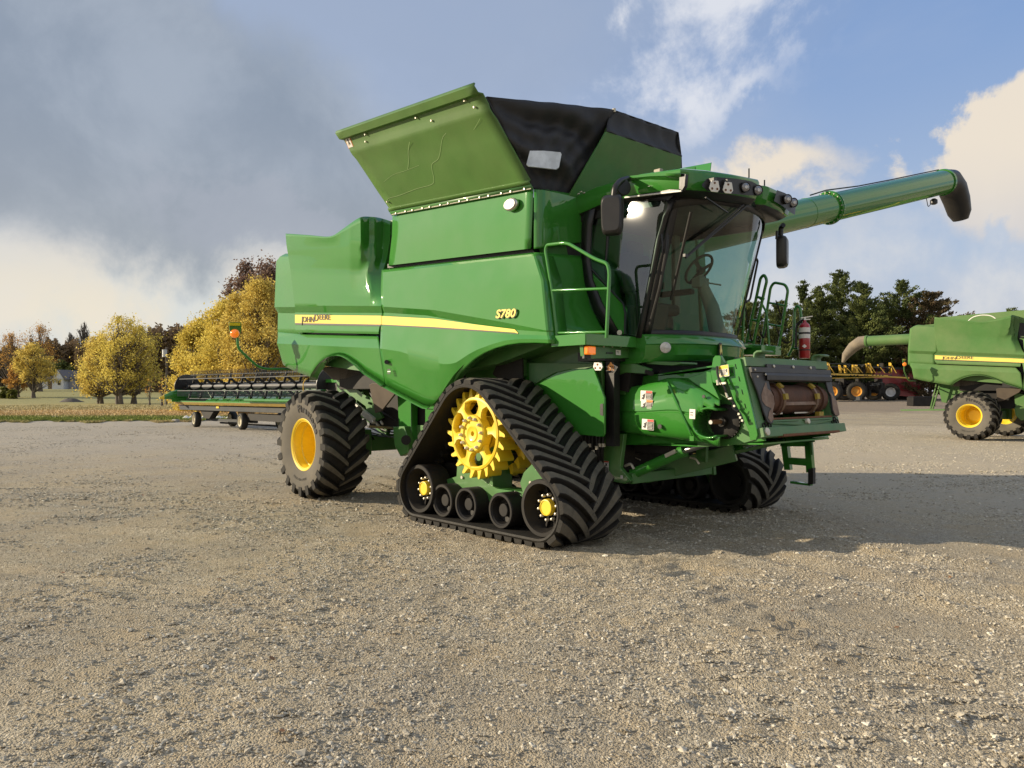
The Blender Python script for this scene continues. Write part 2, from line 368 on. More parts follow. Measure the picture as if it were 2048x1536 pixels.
# small round latch + plate
MB().cyl(P(773,724,Y=-1.76),P(773,724,Y=-1.83),.03).build('latch',M['black'],sp)
for yy,mm in((739,'labeld'),(743,'white'),(747,'labeld')):
    c=P(778,yy,Y=-1.81); MB().box(c,(.075,.004,.016)).build('small_label',M[mm],sp)
# --- rear door (shroud)
SH_TOP=[(571,467),(615,470),(645,473),(658,473),(668,470),(677,464),(695,451),(712,439),(720,435),(729,433),(742,433.5),(756,435),(768,438),(780,442)]
inY=lambda a,b,c:[(560,a),(700,a),(722,a+.03),(738,b-.06),(750,b),(765,c-.03),(782,c)]
rows=[(smoothpoly(SH_TOP,3),inY(-1.97,-1.72,-1.52)),
 ([(573,490),(780,480)],inY(-1.94,-1.70,-1.52)),
 ([(577,515),(774,515)],inY(-1.90,-1.72,-1.54)),
 ([(581,541),(766,541)],[(581,-1.87),(700,-1.86),(735,-1.80),(752,-1.70),(766,-1.62)]),
 ([(587,590),(764,590)],[(581,-1.84),(740,-1.84),(764,-1.74)]),
 ([(589.5,611),(762,612)],-1.83),([(590,625),(764,626)],-1.765),([(590,650),(759,652)],-1.765),([(591,660),(757,664)],-1.775),([(596,664.5),(757,668)],-1.765),([(597,665.5),(757,669)],-1.70)]
g=loft(rows,60,4)
g=[[r[0]+V(0.01,.30,0),r[0]+V(-.012,.02,0)]+r+[r[-1]+V(.0,.12,0)] for r in g]
sh=MB().grid(g).build('rear_side_door',G,cb,smooth=28,solid=.014,solid_off=1)
stripe([(590,629.5),(763,631.5)],[(590.5,646),(761,649)],-1.765,-1.765,M['decal'],'stripe_decal',sh,off=.006)
stripe([(590.5,646),(761,649)],[(590.5,649.5),(761,652.5)],-1.765,-1.765,M['labeld'],'stripe_shadow_line',sh,off=.006)
mb=MB(); a=P(603,640.5,Y=-1.775); b=P(660,642,Y=-1.775); c=(a+b)/2; L_=(b-a).length
puttext(mb,'J',.155,a+V(L_*.03,0,.0),(b-a),(0,0,1),off=.004,sx=1.35)
puttext(mb,'OHN',.128,a+V(L_*.25,0,-.008),(b-a),(0,0,1),off=.004,sx=1.38)
puttext(mb,'D',.155,a+V(L_*.535,0,.0),(b-a),(0,0,1),off=.004,sx=1.35)
puttext(mb,'EERE',.128,a+V(L_*.825,0,-.008),(b-a),(0,0,1),off=.004,sx=1.38)
mb.build('brand_lettering',M['labeld'],sh,smooth=0)
# --- rear quarter body
rows=[([(571,507),(600,507)],-1.66),([(560,513),(600,513)],-1.72),([(552.5,523),(600,523)],-1.735),([(549,614),(600,614)],-1.735),([(556,626),(600,627)],-1.66),([(555,671),(600,671)],-1.67)]
g=loft(rows,8,3); g=[[r[0]+V(-.10,1.2,0),r[0]+V(-.09,.08,0),r[0]+V(-.04,.02,0)]+r for r in g]
mb=MB().grid(g)
BB=[(566,729),(572,734),(589,742),(610,750),(626,756),(630,745),(640,730),(648,721),(657,714),(668,709),(680,707),(690,709),(700,714),(715,725),(735,744),(757,758),(771,769)]
rows=[([(556,664),(600,668),(757,671)],-1.67),([(556,672),(600,672),(757,674)],-1.69),([(554,687),(760,697)],-1.755),(BB,[(566,-1.66),(640,-1.72),(771,-1.70)])]
g=loft(rows,60,4); g=[[r[0]+V(-.10,1.2,0),r[0]+V(-.09,.08,0),r[0]+V(-.04,.02,0)]+r for r in g]
rb=mb.grid(g).build('rear_quarter_panel',G,cb,smooth=26,solid=.012,solid_off=1)
MB().grid(lip(BB[4:],-1.71,-1.78,.03,inn=.14)).build('arch_lip',G,rb,smooth=60,solid=.008)
# dark gaps behind panels
MB().box(P(677,668,Y=-1.60),(3.2,.12,.10)).build('door_slot',M['black'],cb)
MB().prism([P(x,y,Y=-1.52) for x,y in((744,470),(800,470),(800,770),(744,760))],(0,.05,0)).build('panel_gap',M['black'],cb)
# --- upper tank side
rows=[([(785,430),(1066,377)],-1.66),([(785,431),(1066,378)],-1.68),([(784,470),(1064,430)],-1.69),([(777,531),(1061,497)],-1.68),([(777,532),(1061,498)],-1.60)]
ts=MB().grid(loft(rows,20,3)).build('grain_tank_side',G,cb,smooth=26,solid=.012,solid_off=1)
# front of the tank, round corner
def corner_rows(L,Rr,n=14,bul=.06):
    out=[]
    for (a,b) in zip(L,Rr):
        row=[]
        for i in range(n+1):
            t=i/n; p=a.lerp(b,t); k=math.sin(min(t/.18,1)*math.pi/2)
            p=p+V(bul*k*(1-.6*t),0,0); row.append(p)
        out.append(row)
    return out
L=[P(1068,y0,Y=-1.67) for y0 in(377,379,430,494,498)]; L[0]=L[0]+V(-.02,.02,0)
Rr=[P(1166,392,X=-.66),P(1171,402,X=-.64),P(1168,440,X=-.64),P(1162,484,X=-.64),P(1161,488,X=-.68)]
tf=MB().grid([[p for p in r]+[r[-1]+V(-.2,.02,0)] for r in corner_rows(L,Rr)]).build('grain_tank_front',G,cb,smooth=40,solid=.01,solid_off=1)
L=[P(x,y,Y=-1.72) for x,y in((1069,505),(1073,512),(1084,560),(1095,610),(1101,650),(1105,688))]
Rr=[P(x,y,Y=-.98) for x,y in((1160,512),(1164,520),(1168,560),(1178,610),(1198,650),(1226,688))]
fc=MB().grid([r+[r[-1]+V(-.25,.05,0)] for r in corner_rows(L,Rr,bul=.03)]).build('front_corner_cover',G,cb,smooth=45,solid=.01,solid_off=1)
MB().prism([P(x,y,Y=-1.60) for x,y in((775,536),(775,528),(1062,494),(1070,506),(1062,510))],(0,.06,0)).build('tank_gap',M['black'],cb)
MB().prism([P(1062,494,Y=-1.6),P(1068,512,Y=-1.6),P(1160,520,Y=-.95),P(1160,486,Y=-.95)],(-.05,.02,0)).build('tank_gap',M['black'],cb)
# main hull filling the inside (structure of the machine)
X0=-6.7
hull=MB()
hull.prism([V(-6.75,-1.50,2.25),V(-6.75,-1.50,4.0),V(-3.55,-1.50,4.1),V(-.72,-1.50,3.85),V(-.62,-1.5,2.15),V(-1.5,-1.5,1.95),V(-3.4,-1.5,1.8),V(-5.9,-1.5,2.05)],(0,3.0,0))
hull.build('hull',M['greend'],cb)
# far side body (seen from other viewpoints)
far=MB()
far.prism([V(x,1.55,z) for x,z in((-7.0,2.2),(-7.0,4.1),(-3.6,4.15),(-.72,3.9),(-.6,2.15),(-1.6,2.1),(-2.3,1.75),(-2.7,1.45),(-3.9,1.7),(-4.6,2.15),(-5.9,2.1))],(0,.18,0))
far.build('left_side_panel',G,cb,bevel=.02)
# --- tank lids
hBL=V(-3.55,-1.69,0); BL=P(785,424,Y=-1.69); BR=P(1067,370,Y=-1.69); TL=P(678,262,Y=-2.32); TR=P(955,165,Y=-2.32)
def lidpt(u,v,n=0):
    a=BL.lerp(BR,u); b=TL.lerp(TR,u); p=a.lerp(b,v)
    nr=(BR-BL).cross(TL-BL).normalized()
    if nr.y>0: nr=-nr
    return p+nr*n
rows=[]
for v,nn in((.02,.03),(.045,.03),(.05,0),(.25,0),(.5,.0),(.66,.002),(.72,.016),(.76,.016),(.80,0),(.90,0),(.925,.055),(.985,.06),(1.0,.035)):
    rows.append([lidpt(u,v,nn+.015*math.sin(u*math.pi)*math.sin(v*math.pi)) for u in[i/16 for i in range(17)]])
lid=MB().grid(rows).build('tank_lid',M['greenmatte'],cb,smooth=25,solid=.018,solid_off=1)
h=MB()
for v0,v1,nn in((-.03,.02,.035),): h.grid([[lidpt(0,v0,nn),lidpt(1,v0,nn)],[lidpt(0,v1,nn),lidpt(1,v1,nn)]])
h.build('hinge_strip',M['greend'],lid,solid=.02)
b=MB(); b.cyl(lidpt(.005,-.02,.045),lidpt(.995,-.02,.045),.006,seg=6)  # thin rod added only to join the row of hinge bolts
for i in range(14):
    u=.05+.90*i/13+(.012 if i%2 else 0); p=lidpt(u,-.012,.05); b.cyl(p+V(0,.03,0),p+V(0,-.012,0),.010,seg=8)
b.build('hinge_bolts',M['bolt'],lid)
b=MB()
for u,v in((.19,.87),(.58,.87),(.16,.80),(.66,.80),(.9,.88),(.93,.80),(.03,.12)): p=lidpt(u,v,.0); MB().cyl(p,p+V(0,-.05,-.01),.012,seg=8).build('lid_stud',M['bolt'],lid)
s_=MB(); nr=V(0,0,0); SCR=mat('scratched_paint',(0.20,0.30,0.12),.6)
def scratch(pts,w=.006):
    for a,b2 in zip(pts,pts[1:]):
        pass
    N0=(lidpt(.5,.5,1)-lidpt(.5,.5,0)); off=lambda a:.021+.017*math.sin(a[0]*math.pi)*math.sin(a[1]*math.pi)+(.018 if .66<a[1]<.8 else 0)
    pp=catm([tuple(lidpt(*a,off(a))) for a in pts],4); rows=[[],[]]
    for i,p in enumerate(pp):
        d=(pp[min(i+1,len(pp)-1)]-pp[max(i-1,0)]).normalized(); sd=d.cross(N0).normalized()*w/2; rows[0].append(p-sd); rows[1].append(p+sd)
    MB().grid(rows).build('scratch',SCR,lid,smooth=0)
scratch([(.02,.03),(.02,.12),(.05,.16),(.15,.17),(.30,.20),(.42,.21),(.46,.26),(.50,.40),(.56,.44),(.60,.50),(.66,.62),(.70,.66)])
scratch([(.33,.42),(.37,.50),(.41,.60),(.46,.68)],.008)
scratch([(.10,.35),(.2,.40),(.3,.41),(.42,.43)],.004)
scratch([(.86,.62),(.93,.70)],.004)
scratch([(.90,.90),(.97,.905),(.99,.92)],.012)

def decalbox(mbs,o,u,v,w,h,kind,parent):
    """warning label: pictogram half + text half"""
    o=Vector(o);u=Vector(u).normalized();v=Vector(v);v=(v-u*v.dot(u)).normalized();n=u.cross(v)
    def rect(mb,cx,cy,ww,hh,off): 
        mb.add([o+u*(cx-ww/2)+v*(cy-hh/2)+n*off,o+u*(cx+ww/2)+v*(cy-hh/2)+n*off,o+u*(cx+ww/2)+v*(cy+hh/2)+n*off,o+u*(cx-ww/2)+v*(cy+hh/2)+n*off],[(0,1,2,3)])
    A=MB();B=MB();C=MB()
    rect(A,0,0,w,h,.004)
    if kind in('danger','warn'):
        rect(C,w*.22,h*.38,w*.52,h*.2,.0065); rect(B,w*.22,-h*.1,w*.5,h*.72,.006)
        for k in range(5): rect(A,w*.22,h*.16-k*h*.125,w*(.42-.04*(k%3)),h*.035,.009)
        # pictogram
        B.add([o+u*(w*a)+v*(h*b_)+n*.006 for a,b_ in((-.42,-.25),(-.2,-.38),(-.12,-.1),(-.08,.28),(-.2,.15),(-.34,.08),(-.26,-.08))],[tuple(range(7))])
    elif kind=='tall':
        rect(C,0,h*.44,w*.96,h*.1,.0065); rect(B,0,-h*.25,w*.9,h*.46,.006)
        for k in range(6): rect(A,0,-h*.08-k*h*.065,w*.7,h*.018,.009)
        B.add([o+u*(w*a)+v*(h*b_)+n*.006 for a,b_ in((-.35,.05),(-.1,.2),(-.3,.36),(.0,.28),(.3,.36),(.12,.18),(.34,.04),(.02,.12))],[tuple(range(8))])
    elif kind=='caution':
        rect(C,0,h*.02,w*.92,h*.92,.0055); rect(A,-w*.0,-h*.1,w*.8,h*.55,.0065)
        for k in range(5): rect(B,-w*.1+(k%2)*w*.05,h*.1-k*h*.1,w*(.5+.06*(k%2)),h*.05,.008)
        rect(B,w*.28,0,w*.1,h*.3,.0085)
    elif kind=='plain':
        for k in range(2): rect(B,-w*.1,h*.15-k*h*.25,w*.5,h*.08,.006)
    lab=A.build('warning_label' if kind!='plain' else 'paper_label',M['label'],parent,smooth=0)
    if B.v: into(B,lab,M['labeld'])
    if C.v: into(C,lab,M['labelr'] if kind in('danger','tall') else (M['labelo'] if kind=='warn' else M['decal']))
    return lab
o=lidpt(.03,.86,.02); nrm=(lidpt(.5,.5,1)-lidpt(.5,.5,0)); uu=(lidpt(1,.86)-lidpt(0,.86)).normalized(); vv=-uu.cross(nrm)
if vv.z<0: vv=-vv
_l=MB(); q=[o+uu*a*.07+vv*b_*.09 for a,b_ in((-1,-1),(1,-1),(1,1),(-1,1))]; _l.add(q,[(0,1,2,3)]); lb=_l.build('warning_label',M['labelo'],lid,smooth=0)
MB().add([p+nrm.normalized()*.004 for p in[o+uu*a*.058+vv*b_*.075 for a,b_ in((-1,-1),(1,-1),(1,1),(-1,1))]],[(0,1,2,3)]).build('label_face',M['label'],lb,smooth=0)
MB().add([o+nrm.normalized()*.007+uu*a*.04+vv*b_*.05 for a,b_ in((-.6,-1),(.2,-.4),(.8,-.9),(.3,.2),(.5,.8),(-.3,.9),(-.1,.1))],[tuple(range(7))]).build('label_print',M['labeld'],lb,smooth=0)
# front flap
fBL=P(1138,392,X=-.62); fTL=P(1213,263,X=-.33); fTR=P(1363,313,X=-.33); fBR=V(-.62,1.0,3.92)
fl=MB().prism([fBL,fTL,fTR,fBR],(-.025,0,0.005)).build('front_tank_flap',M['greend'],cb,smooth=0,bevel=.004)  # darker chassis paint stands in for the shade on the flap
b=MB()
for x,y in((1155,388),(1160,384),(1166,386),(1171,389),(1261,338),(1266,330),(1268,325)): p=P(x,y,X=-.5); b.cyl(p+V(.0,0,0),p+V(.03,0,0),.008,seg=8)
into(b,fl,M['bolt'])
# tarp hood
a0=lidpt(1,.86,-.02); top=[a0,P(1100,210,X=-1.1),P(1228,220,X=-.42),P(1357,265,X=-.42)]
def ppt(px,py,p0,n):
    r=P(px,py,D=1)-CAM; t=(p0-CAM).dot(n)/r.dot(n); return CAM+r*t
bl=P(1066,378,Y=-1.62); br=P(1145,400,X=-.68)
tlp=a0; trp=P(1228,220,X=-.42)
N1=28; rows=[]
for j in range(N1+1):
    v=j/N1; row=[]
    for i in range(N1+1):
        u=i/N1; p=bl.lerp(br,u).lerp(tlp.lerp(trp,u),v)
        d=(.06*math.sin(v*9+u*2.5)+.035*math.sin(v*21+u*9+math.sin(u*7)*1.5)+.02*math.sin(u*31-v*17))*math.sin(math.pi*min(v,1)*.9)*(.4+.6*math.sin(math.pi*u))
        sag=-.10*math.sin(math.pi*u)*v**4
        row.append(p+V(-.75,.65,0)*(d*1.5-.10*math.sin(math.pi*u)*math.sin(math.pi*v))+V(0,0,sag*0))
    rows.append(row)
tp=MB().grid(rows)
rows=[]
for j in range(9):
    v=j/8; rows.append([fTL.lerp(fTR,i/20).lerp(P(1228,220,X=-.42).lerp(P(1357,265,X=-.42),i/20),v)+V(-.05*math.sin(v*math.pi)+.012*math.sin(i*1.3+v*4),0,0) for i in range(21)])
tp.grid(rows)
c3=P(1357,265,X=-.42); rr=P(1364,345,X=-.5)
tp.add([c3,fTR,rr,V(-1.6,1.7,4.0),V(-2.2,1.4,5.0)],[(0,1,2,3,4)])
tp.add([a0,trp,c3,V(-2.2,1.4,5.0),V(-3.4,-1.4,5.0)],[(0,1,2,3,4)])
tp.add([a0,V(-3.4,-1.4,5.0),V(-3.5,-1.6,4.1),bl],[(0,1,2,3)])
tarp=tp.build('tank_tarp',M['tarp'],cb,smooth=50,solid=.008)
pn=(trp-bl).cross(tlp-br).normalized()
cen=(bl+br+tlp+trp)/4+V(.20,-.17,0)
wq=[ppt(x,y,cen,pn) for x,y in((1060,303),(1088,303),(1121,306),(1123,310),(1118,336),(1112,340),(1058,334),(1053,330))]
MB().prism(wq,V(.02,-.02,0)).build('tarp_window',M['vinyl'],tarp,smooth=0)
MB().cyl(P(1228,217,X=-.42),P(1229,224,X=-.42),.02).build('hoop_cap',M['bolt'],tarp)
# far lid glimpse
q0=P(1340,346,Y=1.9); q1=P(1402,348,Y=2.0); q2=P(1422,326,Y=2.35); q3=P(1335,340,Y=2.35)
h0=V(-3.5,1.70,4.08); h1=V(-.72,1.70,3.93); q3=V(-3.85,q2.y,q2.z+.18)
fl2=MB().prism([h0,h1,q2,q3],(0,.018,.012)).build('tank_lid',M['green'],cb,smooth=0)
MB().bar(h1.lerp(h0,.12)+V(0,-.03,.05),q2.lerp(q3,.12)+V(0,-.03,-.03),.14,.04).build('lid_rib',M['green'],fl2)
# side work lamp on tank
c=P(1026,410,Y=-1.70)
mb=MB()
pr=[]
for i in range(24):
    t=2*math.pi*i/24; pr.append((math.cos(t),math.sin(t)))
lp=MB().prism([c+V(a*.115,0,b_*.075) for a,b_ in pr],(0,-.05,0)).build('side_work_lamp',M['steel'],cb,bevel=.015)
mb=MB().prism([c+V(a*.10,-.051,b_*.062) for a,b_ in pr],(0,-.012,0)).build('lens',M['lens'],lp,bevel=.01)
# ================================================================ tracks
def hullpath(circs,N):
    pts=[]
    for (x,z,r) in circs:
        for i in range(180): t=2*math.pi*i/180; pts.append((x+r*math.cos(t),z+r*math.sin(t)))
    pts=sorted(set(pts))
    def cross(o,a,b): return (a[0]-o[0])*(b[1]-o[1])-(a[1]-o[1])*(b[0]-o[0])
    lo=[]
    for p in pts:
        while len(lo)>1 and cross(lo[-2],lo[-1],p)<=0: lo.pop()
        lo.append(p)
    up=[]
    for p in reversed(pts):
        while len(up)>1 and cross(up[-2],up[-1],p)<=0: up.pop()
        up.append(p)
    h=lo[:-1]+up[:-1]; h=h[::-1]  # clockwise in x,z : top -> front -> bottom
    L=[0]
    for i in range(len(h)): a=h[i]; b=h[(i+1)%len(h)]; L.append(L[-1]+math.hypot(b[0]-a[0],b[1]-a[1]))
    T=L[-1]
    def at(s):
        s=s%T; lo_,hi=0,len(L)-1
        while hi-lo_>1:
            m=(lo_+hi)//2
            if L[m]<=s: lo_=m
            else: hi=m
        a=h[lo_%len(h)]; b=h[(lo_+1)%len(h)]; d=L[lo_+1]-L[lo_]; t=(s-L[lo_])/d if d else 0
        return a[0]+(b[0]-a[0])*t,a[1]+(b[1]-a[1])*t
    def frame(s):
        x,z=at(s); x0,z0=at(s-.03); x1,z1=at(s+.03); tx,tz=x1-x0,z1-z0; l=math.hypot(tx,tz); tx/=l; tz/=l
        return x,z,tx,tz,-tz,tx  # outward normal for clockwise path (top->front): rotate left
    return T,frame
SPX,SPZ=-1.28,1.125; IDL=((-.10,.405),(-2.27,.405)); ROL=((-1.83,.30),(-1.38,.30),(-.77,.30))
def ring_with_holes(mb,c,yf,yb,n,r0,r1,hw):
    pass
def lugs(lg,o):
    top=MB(); sd=MB(); top.v=lg.v; sd.v=lg.v
    for f in lg.f:
        (top.f if len(f)==4 and sum(1 for i in f if i in lg.top)==4 else sd.f).append(f)
    # keep shared vertices: append once, two materials
    n0=len(o.data.polygons); m=MB(); m.v=lg.v; m.f=sd.f+top.f; into(m,o,M['lug']); me=o.data
    me.materials.append(M['lugtop']); k=len(me.materials)-1
    for i in range(n0+len(sd.f),len(me.polygons)): me.polygons[i].material_index=k
def track_unit(side,parent):
    yo=-2.20*side*1.0; yi=-1.29*side
    if side<0: yo,yi=2.2,1.29
    sg=-1 if side>0 else 1   # outward Y direction
    W_=abs(yo-yi)
    root=empty('track_unit',(SPX,(yo+yi)/2,0),parent=parent)
    circ=[(SPX,SPZ,.535),(IDL[0][0],IDL[0][1],.305),(IDL[1][0],IDL[1][1],.305)]
    T,fr=hullpath(circ,400)
    N=220; th=.045
    belt=MB(); rows=[]
    for k in range(N):
        x,z,tx,tz,nx,nz=fr(T*k/N)
        q=lambda y,h:V(x+nx*h,y,z+nz*h)
        rows.append([q(yo,0),q(yo+sg*.004,th*.5),q(yo-sg*.012,th),q(yi+sg*.012,th),q(yi,th*.5),q(yi,0)])
    rows.append(rows[0]); belt.grid(rows,closeu=True)
    bo=belt.build('rubber_belt',M['belt'],root,smooth=40)
    # drive lugs on the inside, centre
    dl=MB(); npch=46
    for k in range(npch):
        x,z,tx,tz,nx,nz=fr(T*(k+.5)/npch); c=V(x-nx*.03,(yo+yi)/2,z-nz*.03); rot=Matrix(((tx,0,nx),(0,1,0),(tz,0,nz)))
        dl.box(c,(.06,.10,.07),rot)
    into(dl,bo,M['belt'])
    # tread lugs
    lg=MB(); lg.top=set(); NL=44; pitch=T/NL
    for k in range(NL):
        for half in(0,1):
            s0=k*pitch+(pitch*.5 if half else 0); ns=9; rows=[]
            for i in range(ns+1):
                u=i/ns   # 0 at edge, 1 past centre
                y=(yo+(yi-yo)*(u*.54)) if half==0 else (yi+(yo-yi)*(u*.54))
                s=s0+.30*u**1.25
                wd=.074*(1.0+.35*(1-u)**2) if u<.9 else .06
                hh=.066 if u>.02 else .045
                ring=[]
                for ds,h in((-wd/2-.012,th-.004),(-wd/2,th+hh*.9),(-wd/2+.008,th+hh),(wd/2-.008,th+hh),(wd/2,th+hh*.9),(wd/2+.014,th-.004)):
                    x,z,tx,tz,nx,nz=fr(s+ds); ring.append(V(x+nx*h,y,z+nz*h))
                rows.append(ring)
            o=len(lg.v); lg.top.update(o+a*6+b_ for a in range(len(rows)) for b_ in (2,3)); lg.grid(rows); lg.f.append(tuple(o+i for i in range(6))); m=len(lg.v); lg.f.append(tuple(m-1-i for i in range(6)))
    lugs(lg,bo)
    # drive wheel: outer + inner plate, 6 spokes, paddles across
    dw=MB(); yf=yo-sg*.17; yb=yi+sg*.17
    c=V(SPX,0,SPZ)
    ph0=R(8)
    for yy,dy in((yf,-sg),(yb,sg)):
        base=V(SPX,yy,SPZ)
        dw.lathe(base,(0,sg,0) if yy==yf else (0,-sg,0),[(-.05,.378),(0,.374),(.02,.383),(.028,.395),(.02,.420),(-.01,.430),(-.12,.430)],seg=72)
        a=(0,sg,0) if yy==yf else (0,-sg,0)
        dw.lathe(base,a,[(-.05,.02),(.045,.03),(.05,.075),(.055,.085),(.045,.10),(.045,.145),(.06,.155),(.062,.20),(.05,.215),(0,.225),(-.05,.225)],seg=48)
        ns=6
        for i in range(ns):
            t=ph0+2*math.pi*i/ns; rows=[]
            A=Vector(a)
            for r,hw in((.20,.085),(.235,.055),(.28,.044),(.325,.050),(.365,.095),(.395,.13)):
                ring=[]
                for wz,ax in((-1,-.045),(-1,.005),(-.75,.028),(-.2,.022),(.2,.022),(.75,.028),(1,.005),(1,-.045)):
                    d=V(math.cos(t),0,math.sin(t)); e=V(-math.sin(t),0,math.cos(t))
                    ww=hw*wz; rr=r*math.cos(ww/r) if r>.34 else r; 
                    if r>.34: p=V(math.cos(t+ww/r),0,math.sin(t+ww/r))*r
                    else: p=d*r+e*ww
                    ring.append(base+p+A*ax)
                rows.append(ring)
            dw.grid(rows,closeu=True)
    yc=(yf+yb)/2
    dw.cyl(V(SPX,yf-sg*.1,SPZ),V(SPX,yb+sg*.1,SPZ),.20,seg=32)
    dwo=dw.build('drive_wheel',M['yellow'],root,smooth=40)
    pd=MB()
    for k in range(22):
        t=2*math.pi*k/22+.05
        for y0,y1 in((yf+sg*.01,yf-sg*.20),(yb-sg*.01,yb+sg*.20)):
            rows=[]
            for yy,sc in((y0,.92),((y0*.85+y1*.15),1.0),(y1,1.0)):
                ring=[]
                for r,w in((.415,.050),(.435,.036),(.47,.026),(.500,.024),(.518,.015),(.524,.0),(.518,-.015),(.500,-.024),(.47,-.026),(.435,-.036),(.415,-.050)):
                    bend=.03*(max(0,r-.42)/.10)**1.2
                    tt=t-bend/.5; p=V(math.cos(tt)*r-math.sin(tt)*w*sc,0,math.sin(tt)*r+math.cos(tt)*w*sc); ring.append(V(SPX+p.x,yy,SPZ+p.z))
                rows.append(ring)
            o=len(pd.v); pd.grid(rows,closeu=True); nn=len(ring); pd.f.append(tuple(range(o,o+nn))); pd.f.append(tuple(range(o+3*nn-1,o+2*nn-1,-1)))
    into(pd,dwo,M['yellow'])
    bl_=MB()
    for i in range(12):
        t=2*math.pi*i/12+.1; p=V(SPX+.182*math.cos(t),yf+sg*.055,SPZ+.182*math.sin(t)); bl_.lathe(p,(0,sg,0),[(0,.021),(.018,.021),(.024,.018),(.026,.016),(.040,.014),(.045,.006),(.045,.0001)],seg=12)
    into(bl_,dwo,M['bolt'])
    # idlers
    for (ix,iz),rr in((IDL[0],.30),(IDL[1],.30)):
        w=MB()
        for y0,y1 in((yo-sg*.07,yo-sg*.36),(yi+sg*.07,yi+sg*.36)):
            A=(0,sg if y0==yo-sg*.07 else -sg,0); Ln=.29
            w.lathe(V(ix,y0,iz),A,[(-Ln,.12),(-Ln,.245),(-Ln,.295),(-Ln+.01,.30),(-.01,.30),(0,.292),(.0,.255),(-.02,.245),(-.16,.232),(-.19,.21),(-.20,.12),(-.20,.02)],seg=56)
        w.cyl(V(ix,yo-sg*.25,iz),V(ix,yi+sg*.25,iz),.09)
        wo=w.build('idler_wheel',M['blackmetal'],root,smooth=35)
        sp_=MB()
        for i in range(10):
            t=2*math.pi*i/10; sp_.bar(V(ix+.10*math.cos(t),yo-sg*.235,iz+.10*math.sin(t)),V(ix+.235*math.cos(t),yo-sg*.24,iz+.235*math.sin(t)),.02,.05,up=(0,1,0))
        into(sp_,wo,M['blackmetal'])
        cp=MB().lathe(V(ix,yo-sg*.20,iz),(0,sg,0),[(0,.088),(.05,.088),(.060,.084),(.063,.074),(.056,.070),(.056,.0001)],seg=32).build('hub_cap',M['yellow'],wo,smooth=35)
        bb=MB()
        for i in range(10):
            t=2*math.pi*i/10+.2; p=V(ix+.132*math.cos(t),yo-sg*.20,iz+.132*math.sin(t)); bb.lathe(p,(0,sg,0),[(0,.017),(.026,.017),(.032,.015),(.044,.012),(.048,.0001)],seg=10)
        into(bb,wo,M['bolt'])
    for (ix,iz) in ROL:
        w=MB()
        for y0 in(yo-sg*.10,yi+sg*.10):
            A=(0,sg if y0==yo-sg*.10 else -sg,0); Ln=.26
            w.lathe(V(ix,y0,iz),A,[(-Ln,.05),(-Ln,.19),(-Ln+.01,.198),(-.01,.198),(0,.19),(0,.165),(-.012,.158),(-.02,.150),(-.11,.135),(-.12,.075),(-.05,.072),(-.045,.065),(-.045,.0001)],seg=44)
        w.cyl(V(ix,yo-sg*.3,iz),V(ix,yi+sg*.3,iz),.05)
        w.build('mid_roller',M['blackmetal'],root,smooth=35)
    # undercarriage frame (green)
    ym=(yo+yi)/2; f=MB()
    def plate(pts,y0,y1): f.prism([V(x,y0,z) for x,z in pts],(0,y1-y0,0))
    yp=yo-sg*.30
    plate([(-1.72,.86),(-1.60,.80),(-1.42,.60),(-1.05,.50),(-.80,.50),(-.62,.46),(-.50,.42),(-.50,.34),(-2.05,.34),(-2.1,.50),(-1.80,.58),(-1.78,.78)],yp,yp+ -sg*.05)
    plate([(-.42,.86),(-.33,.80),(-.25,.5),(-.30,.36),(-.55,.36),(-.66,.60),(-.60,.72)],yp,yp-sg*.05)
    f.box(V(-1.2,ym,.42),(1.9,.24,.16)); f.box(V(-1.28,ym,.72),(.30,.30,.5))
    f.cyl(V(-1.5,yp+sg*.01,.70),V(-1.5,yp-sg*.4,.70),.06)
    fo_=f.build('undercarriage_frame',M['greend'],root)
    b=MB()
    for x,z in((-1.70,.80),(-1.62,.66),(-1.50,.75),(-1.68,.58),(-.38,.78),(-.48,.62),(-.40,.50)): b.cyl(V(x,yp,z),V(x,yp+sg*.02,z),.02,seg=8)
    into(b,fo_,M['bolt'])
    return root
for sd_ in(1,-1): track_unit(sd_,cb)
MB().cyl(V(SPX,-1.5,SPZ),V(SPX,1.5,SPZ),.17).build('front_axle',M['greend'],cb)
